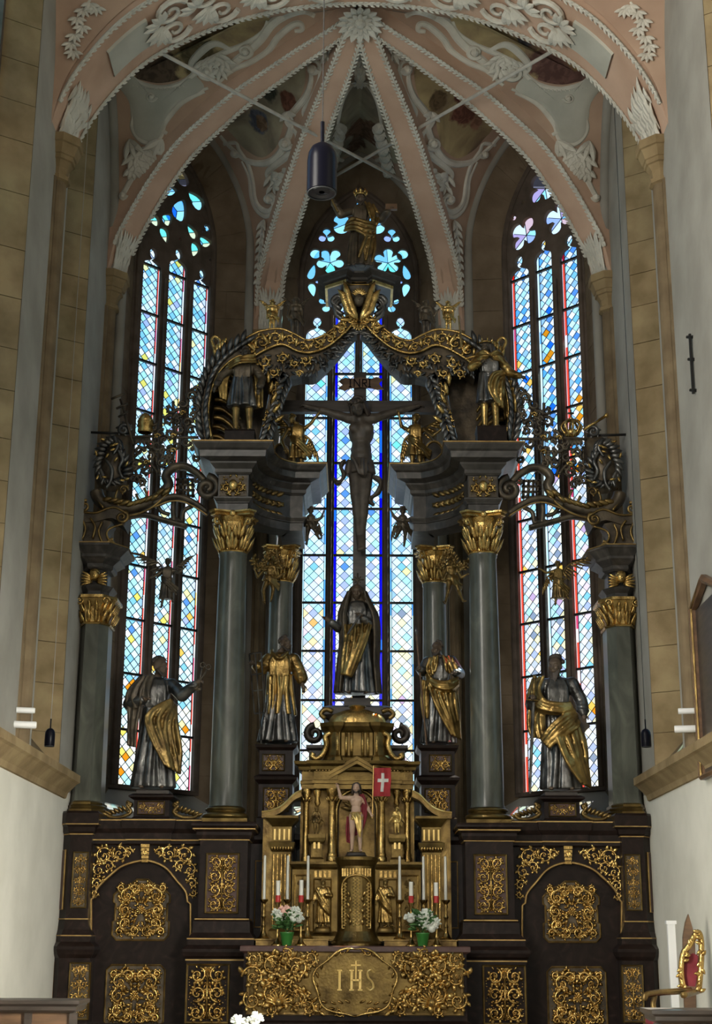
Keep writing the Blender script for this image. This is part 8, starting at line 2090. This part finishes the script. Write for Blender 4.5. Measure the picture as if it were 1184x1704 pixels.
g = MB(); g.grid(rows); n0 = len(g.v); g.add([Vector(v)+Vector((0, .006, 0)) for v in g.v[:n0]], [tuple(reversed(t)) for t in g.f]); g.build('flag_cloth', 'red_cloth', fl, smooth=True)
cw = MB()
def flagp(u, v):
    i = u*8; j = v*8; i0, j0 = min(7, int(i)), min(7, int(j)); a = rows[j0][i0].lerp(rows[j0][i0+1], i-i0); b_ = rows[j0+1][i0].lerp(rows[j0+1][i0+1], i-i0); return a.lerp(b_, j-j0)+Vector((0, -.005, 0))
for (u0, u1, v0, v1) in ((.42, .60, .18, .84), (.2, .84, .38, .50)):
    gr = [[flagp(u0+(u1-u0)*i/4, v0+(v1-v0)*j/6) for i in range(5)] for j in range(7)]; cw.grid(gr)
cw.build('white_cross', 'white_cloth', fl, smooth=True)
MB().tube([B-A, P(651, 1277, .80)-A], .007, 6).build('crossbar', 'brass', fl)
for (x, lb, hy) in ((526, 'small gilt putto on the bracket left of the painted figure', .3), (660, 'small pale gilt putto on the bracket right of the painted figure', -.3)):
    angel('putto', lb, x, 1388, 1344, 1.1, PJ(ea=(-.16, -.05, .66), ha=(-.06, -.14, .66), eb=(.16, -.05, .62), hb=(.12, -.1, .5)), [(-.03, .05, .75, x-10, 1362, .1), (.03, .05, .75, x+10, 1362, .1)], 'gold_old' if x < 600 else 'gold_bright', 'gold_old' if x < 600 else 'gold_bright', .42, hyaw=hy, group='tabernacle putti', fat=1.3, hsc=1.35, vox=.018)
for (x, lb) in ((537, 'small gilt robed figure in the niche left of the tabernacle door'), (641, 'small gilt robed figure in the niche right of the tabernacle door')):
    f = Fig('niche_figure', lb, x, 1544, 1464, .96, group='tabernacle niche figures'); f.vox = .014; s = -1 if x < 600 else 1
    f.pose(eb=(.17, -.05, .66), hb=(.05, -.14, .68), ea=(-.18, -.02, .66), ha=(-.2, -.06, .56)); f.body('gold_old', full=False, legs=False); f.hair('gold_old', beard=.04)
    b = MB(); f.tunic(b, rx=.11, ry=.08); skirt(b, (.62, 0, 0, .115, .08), (.1, .0, .0, .15, .09), 14, .03, f.rng); sleeve(b, f.J['sa'], f.J['ea'], f.J['ha'], .055, .05, .04); sleeve(b, f.J['sb'], f.J['eb'], f.J['hb'], .055, .05, .04); swag(b, [(-.15, -.05, .8), (0, -.13, .55), (.14, -.08, .4)], [(-.16, -.03, .6), (0, -.13, .4), (.14, -.07, .25)], 6, .026, f.rng); f.emit(b, 'robe', 'gold')
    b = MB(); loft(b, [(-.1, 0, 0, .2, .12), (.02, 0, 0, .16, .1)]); f.raw(b, 'corbel', 'gold_old')
# ================================================================= ALTAR FURNISHINGS, LAMPS, STALLS
def candle_tall(px, lb):
    Y = .78; zb = 1.135; o = Vector((X_(px, 1550, Y), Y, zb)); r = empty('tall_candle', o, label=lb, cat='candle', group='tall altar candles')
    zc = Z_(1497, Y)-zb; zt = Z_(1424, Y)-zb
    MB().lathe([(.085, 0), (.088, .012), (.06, .03), (.035, .08), (.022, .14), (.03, .17), (.016, .2), (.02, .26), (.034, .29), (.02, .32), (.015, zc-.12), (.028, zc-.09), (.02, zc-.06), (.055, zc-.02), (.06, zc), (.02, zc)], 16).build('candlestick', 'brass', r, smooth='auto')
    MB().lathe([(.021, zc), (.017, zt-.01), (.004, zt), (.001, zt)], 10).build('candle', 'wax', r, smooth='auto'); MB().tube([(0, 0, zt), (0, 0, zt+.02)], .003, 4).build('wick', 'lead', r)
def candle_short(px, pyt, lb):
    Y = .33; zb = 1.05; o = Vector((X_(px, 1560, Y), Y, zb)); r = empty('short_candle', o, label=lb, cat='candle', group='short red-based altar candles')
    z0 = Z_(1502, Y)-zb; z1 = Z_(1493, Y)-zb; z2 = Z_(pyt, Y)-zb
    MB().lathe([(.08, 0), (.08, .012), (.05, .03), (.02, .09), (.028, .12), (.016, .16), (.016, .3), (.035, .34), (.016, .38), (.016, z0-.08), (.03, z0-.04), (.045, z0), (.02, z0)], 14).build('candlestick', 'brass', r, smooth='auto')
    MB().lathe([(.034, z0), (.034, z1+.02), (.033, z1+.02)], 12).build('red_base', 'wax_red', r, smooth='auto'); MB().lathe([(.028, z1), (.028, z2), (.001, z2)], 12).build('candle', 'wax', r, smooth='auto')
for px, lb in ((438, 'tall white candle at the far left of the altar table'), (477, 'tall white candle rising behind the pink and white flowers'), (511, 'tall white candle just left of the gilt niche figure'), (665, 'tall white candle just right of the gilt niche figure'), (705, 'tall white candle rising behind the all-white flowers'), (742, 'tall white candle at the far right of the altar table')): candle_tall(px, lb)
for px, y, lb in ((461, 1466, 'short red-based candle left of the pink and white flowers'), (500, 1465, 'short red-based candle right of the pink and white flowers'), (684, 1467, 'short red-based candle left of the all-white flowers'), (726, 1468, 'short red-based candle right of the all-white flowers')): candle_short(px, y, lb)
def bloom(mb, c, r, rng):
    for k in range(34):
        a = rng.uniform(0, 2*PI); ph = math.acos(rng.uniform(-.15, 1)); d = Vector((math.sin(ph)*math.cos(a), math.sin(ph)*math.sin(a), math.cos(ph)*.8)); leaf_drop(mb, Vector(c)+d*r*.55, d, d, r*.5, r*.34, .2, 5, .8)
    mb.ell(c, r*.66, 8, 6)
def flowers(px, base, blooms, lb, Y=.28, zb=1.05, s=118.0, pot=True):
    o = Vector((X_(px, base, Y), Y, zb)); r = empty('flower_pot', o, label=lb, cat='potted flowers', group='flower pots on the altar'); rng = random.Random(px)
    MB().lathe([(.06, 0), (.088, .15), (.093, .155), (.093, .17), (.08, .17), (.075, .12)], 18).build('pot', 'pot_green', r, smooth='auto')
    lf = MB()
    for k in range(70):
        a = rng.uniform(0, 2*PI); t = rng.random(); c = Vector((.12*t*math.cos(a), .08*t*math.sin(a), .2+.22*rng.random())); leaf_drop(lf, c, (math.cos(a), math.sin(a)-.3, rng.uniform(-.2, .8)), (0, -.6, .8), .12, .06, .2)
    for (bx, by, br, col) in blooms: q = P(bx, by, Y)-o; lf.tube([(0, 0, .16), q*.5+Vector((0, 0, .1)), q], .006, 4)
    lf.build('foliage', 'leaf_green', r, smooth=True)
    for (bx, by, br, col) in blooms:
        c = P(bx, by, Y-.03)-o; m = MB(); bloom(m, (0, 0, 0), br/s*1.25, rng); m.build('flower_head', 'petal_'+col, r, smooth=True, loc=c)
flowers(477, 1566, [(463, 1521, 9, 'white'), (473, 1517, 9, 'pink'), (490, 1520, 10, 'white'), (486, 1528, 9, 'white'), (497, 1530, 7, 'white'), (462, 1530, 6, 'white')], 'green pot of white flowers with one pink bloom on the altar table')
flowers(703, 1570, [(683, 1528, 9, 'white'), (708, 1524, 10, 'white'), (707, 1539, 9, 'white'), (724, 1536, 8, 'white'), (718, 1545, 8, 'white'), (700, 1530, 6, 'white')], 'green pot of all-white flowers on the altar table')
# white flowers in the foreground, only their heads in the frame
o = P(410, 1712, -6.0); r = empty('foreground_flowers', (o.x, -6.0, -.55), label='white flower heads rising at the bottom edge of the picture', cat='flowers'); rng = random.Random(9)
st = MB(); st.lathe([(.12, 0), (.10, .1), (.05, .2), (.14, .45), (.12, .46)], 14); st.build('vase', 'brass', r, smooth='auto')
sm = MB()
for (bx, by, br) in ((396, 1700, 12), (424, 1697, 13), (410, 1712, 13)):
    c = P(bx, by, -6.0)-r.location; m = MB(); bloom(m, (0, 0, 0), br/165, rng); m.build('flower_head', 'petal_white', r, smooth=True, loc=c); sm.tube([(0, 0, .4), c], .008, 5)
sm.build('stems', 'leaf_green', r)
# ---- pendant lamps
def lamp(name, lb, px, ptop, pbot, Y, wpx, ztop, stem, ring=True, cable='cable'):
    b0 = P(px, pbot, Y); s = 1/px_m(b0); R = wpx*s/2; hh = P(px, ptop, Y).z-b0.z
    hit = VT.ray_cast(b0, Vector((0, 0, 1))); ztop = hit[0].z if hit[0] is not None else ztop
    r = empty(name, b0, label=lb, cat='lamp', group='pendant lamps')
    MB().lathe([(R*.9, .0), (R, .01), (R, hh*.66), (R*.93, hh*.80), (R*.72, hh*.92), (R*.35, hh), (.01, hh)], 24).build('housing', 'lamp_black', r, smooth='auto')
    MB().lathe([(R*.2, .012), (R*.55, .02), (R*.9, .008)], 20).build('lens', 'lamp_glass', r); MB().tube([(R*.93*math.cos(a), R*.93*math.sin(a), .0) for a in [2*PI*k/24 for k in range(24)]], R*.05, 6, closed=True).build('rim', 'lead', r, smooth=True)
    MB().tube([(0, 0, hh-.01), (0, 0, hh+stem*s)], R*.14, 10).build('stem', 'lamp_black', r); MB().tube([(0, 0, hh+stem*s), (0, 0, ztop-b0.z)], max(.005, R*.03), 6).build('cable', cable, r)
lamp('pendant_lamp', 'large black cylindrical pendant lamp hanging high in front of the vault', 535, 240, 322, -8.0, 50, 15.6, 42)
lamp('pendant_lamp', 'small dark pendant lamp on a long cable by the left wall', 82, 1212, 1242, -1.9, 17, 12.1, 16, cable='cable_pale')
lamp('pendant_lamp', 'small black pendant lamp on a long cable by the right corner pilaster', 1075, 1213, 1243, -1.0, 17, 12.6, 16)
# spotlights clamped to the choir piers
for sx, tr, wl in ((-1, [(44, 1182, 13, 9), (42, 1206, 17, 11)], 'left'), (1, [(1145, 1183, 9, 9), (1143, 1213, 17, 11)], 'right')):
    for k, (px, py, l_, h_) in enumerate(tr):
        p = PL(px, py, (sx*(XW-.12), 0, 0), (1, 0, 0)); s = 1/px_m(p)
        r = empty('spotlight', p, label='%s white cylinder spotlight on the %s choir pier' % (('smaller upper', 'larger lower')[k], wl), cat='spotlight', group='white spotlights')
        b = MB(); b.lathe([(.01, -.12-.03*k), (h_*s*.52, -.12-.03*k), (h_*s*.55, -.11-.03*k), (h_*s*.55, .09+.03*k), (h_*s*.45, .1+.03*k), (.01, .08+.03*k)], 14); b.xf(Matrix.Rotation(PI/2, 4, 'Y') @ Matrix.Rotation(0.25*sx, 4, 'X')); b.build('housing', 'lamp_white', r, smooth='auto')
        MB().tube([(0, .04, 0), (sx*.13, .06, 0)], .012, 6).build('bracket', 'iron', r)
# iron wall anchor and framed picture on the right choir wall
A, B = PL(1151, 556, (XW, 0, 0), (1, 0, 0)), PL(1157, 655, (XW, 0, 0), (1, 0, 0))
r = empty('wall_anchor', B, label='thin iron anchor rod fixed to the white right wall', cat='wall anchor')
d = A-B; m = MB(); m.tube([(-.03, 0, 0), d+Vector((-.03, 0, 0))], .018, 6); m.build('rod', 'iron', r)
for t in (0.03, .55, .93): MB().tube([(.0, -.05, d.z*t), (-.05, .05, d.z*t+.04)], .02, 6).build('clamp', 'iron', r)
y1 = PL(1166, 1100, (XW, 0, 0), (1, 0, 0)).y; z0, z1 = PL(1166, 1296, (XW, 0, 0), (1, 0, 0)).z, PL(1166, 1012, (XW, 0, 0), (1, 0, 0)).z
r = empty('framed_picture', (XW-.03, y1-.6, z0), label='dark picture in a gilt-edged wooden frame on the right choir wall', cat='picture')
MB().box((-.01, -.6, 0), (.02, .6, z1-z0)).build('canvas', 'wood_dark', r)
fr = MB(); cs = [(-.62, -.02), (.62, -.02), (.62, z1-z0+.02), (0, z1-z0+.25), (-.62, z1-z0+.02)]; fr.tube([(-.02, a, b_) for a, b_ in cs], .06, 6, closed=True); fr.build('frame', 'wood_brown', r); fr = MB(); fr.tube([(-.06, a*.93, b_) for a, b_ in cs], .018, 5, closed=True); fr.build('gilt_fillet', 'gold_old', r)
# ---- choir stalls at the lower corners
def stall(lb, Y, x0, x1, zt, zside):
    r = empty('choir_stall', ((x0+x1)/2, Y, -.55), label=lb, cat='choir stall', group='choir stalls'); H = zt+.55; w_ = (x1-x0)/2
    MB().box((-w_, 0, 0), (w_, .04, H-.1)).build('front_board', 'wood_brown', r); MB().sweep([(0, H-.1), (.03, H-.08), (.03, H-.05), (.06, H-.03), (.06, H)], rect(-w_, w_, -.05, .35), True).build('top_rail', 'wood_dark', r)
    n = 4
    for k in range(n+1): MB().box((-w_+2*w_*k/n-.03, -.03, 0), (-w_+2*w_*k/n+.03, .02, H-.1)).build('stile', 'wood_dark', r)
    for k in range(n): MB().box((-w_+2*w_*(k+.5)/n-w_/n*.72, -.012, .15), (-w_+2*w_*(k+.5)/n+w_/n*.72, .02, H-.22)).build('panel', 'wood_brown', r)
    MB().box((-w_, .04, 0), (-w_+.05, .7, H-.25)).build('side_board', 'wood_dark', r); MB().box((w_-.05, .04, 0), (w_, .7, H-.25)).build('side_board', 'wood_dark', r); MB().box((-w_, .35, .38), (w_, .7, .43)).build('seat', 'wood_brown', r)
a = P(124, 1664, -7.0); stall('dark panelled choir stall at the lower left corner', -7.0, a.x-1.5, a.x, a.z, 0)
a = P(1092, 1680, -7.5); stall('dark choir stall rail at the lower right corner', -7.5, a.x, a.x+1.5, a.z, 0)
# ---- gilded throne chair, white post and pointed board by the right wall
Y = -4.3; s = 1/px_m(P(1130, 1620, Y)); o = P(1125, 1700, Y); zf = -0.17
r = empty('throne_chair', (o.x, Y, zf), label='gilded baroque throne chair with crimson back by the right wall', cat='chair')
def tp(px, py, dy=0.0): return P(px, py, Y+dy)-r.location
bk = MB(); bp = [(1140, 1640), (1136, 1610), (1138, 1594), (1152, 1586), (1160, 1590), (1160, 1620), (1156, 1642)]
bk.prism([tp(x, y, .25) for x, y in reversed(bp)], (0.02, .06, 0)); bk.build('back_upholstery', 'crimson', r)
fr = MB(); ol = pts = [tp(x, y, .22) for x, y in ((1138, 1650), (1133, 1620), (1136, 1588), (1146, 1574), (1156, 1556), (1162, 1552), (1166, 1566), (1166, 1600), (1162, 1650))]
fr.tube(catmull(ol, 4), .032, 7); rng = random.Random(3)
for q in resample(ol, 22): c_leaf(fr, q.x, q.z, rng.uniform(0, 6), .08, .045, .3, q.y-.02)
fr.build('back_frame', 'gold', r, smooth=True)
ar = MB(); ar.tube(catmull([tp(1148, 1648, .2), tp(1120, 1650, 0), tp(1092, 1652, -.2), tp(1074, 1656, -.3), tp(1072, 1664, -.3)], 4), .032, 7); ar.tube(catmull([tp(1090, 1654, -.2), tp(1086, 1672, -.2), tp(1092, 1690, -.2)], 4), .028, 7); ar.build('armrest', 'gold_old', r, smooth=True)
ar = MB(); ar.tube(catmull([tp(1164, 1648, .5), tp(1150, 1652, .1), tp(1136, 1656, -.2)], 4), .032, 7); ar.build('armrest', 'gold_old', r, smooth=True)
zs = .48; x0, x1 = tp(1078, 1690).x, tp(1160, 1690).x; MB().box((x0, -.35, zs-.1), (x1, .3, zs)).build('seat_frame', 'gold_old', r)
cu = MB(); cu.box((x0+.02, -.33, zs), (x1-.02, .28, zs+.09)); cu.build('seat_cushion', 'crimson', r)
for (xx, yy) in ((x0+.05, -.3), (x1-.05, -.3), (x0+.05, .26), (x1-.05, .26)): MB().tube(catmull([(xx, yy, zs-.1), (xx+.02, yy-.03, .3), (xx-.02, yy, .1), (xx, yy-.02, 0)], 3), .035, 7).build('leg', 'gold_old', r)
Y = -1.9; a = P(1124, 1700, Y); t = P(1122, 1532, Y); r = empty('white_post', (a.x, Y, 0), label='slim white post standing by the corner pier on the right', cat='post')
MB().box((-.045, -.03, 0), (.045, .03, t.z-.0)).build('upright', 'lamp_white', r); MB().box((-.06, -.045, t.z-.04), (.06, .045, t.z)).build('cap', 'lamp_white', r); MB().box((-.08, -.08, 0), (.08, .08, .03)).build('foot', 'lamp_white', r)
Y = -2.7; r = empty('pointed_board', (P(1143, 1700, Y).x, Y, 0), label='tall brown wooden board with pointed top behind the throne chair', cat='board')
pl = [P(x, y, Y)-r.location for x, y in ((1137, 1690), (1136, 1560), (1140, 1535), (1145, 1521), (1152, 1545), (1156, 1570), (1156, 1690))]; pl[0].z = pl[-1].z = 0
MB().prism(list(reversed(pl)), (0, .05, 0)).build('panel', 'wood_brown', r); MB().box((pl[0].x, -.06, 0), (pl[-1].x, .1, .05)).build('foot', 'wood_dark', r)
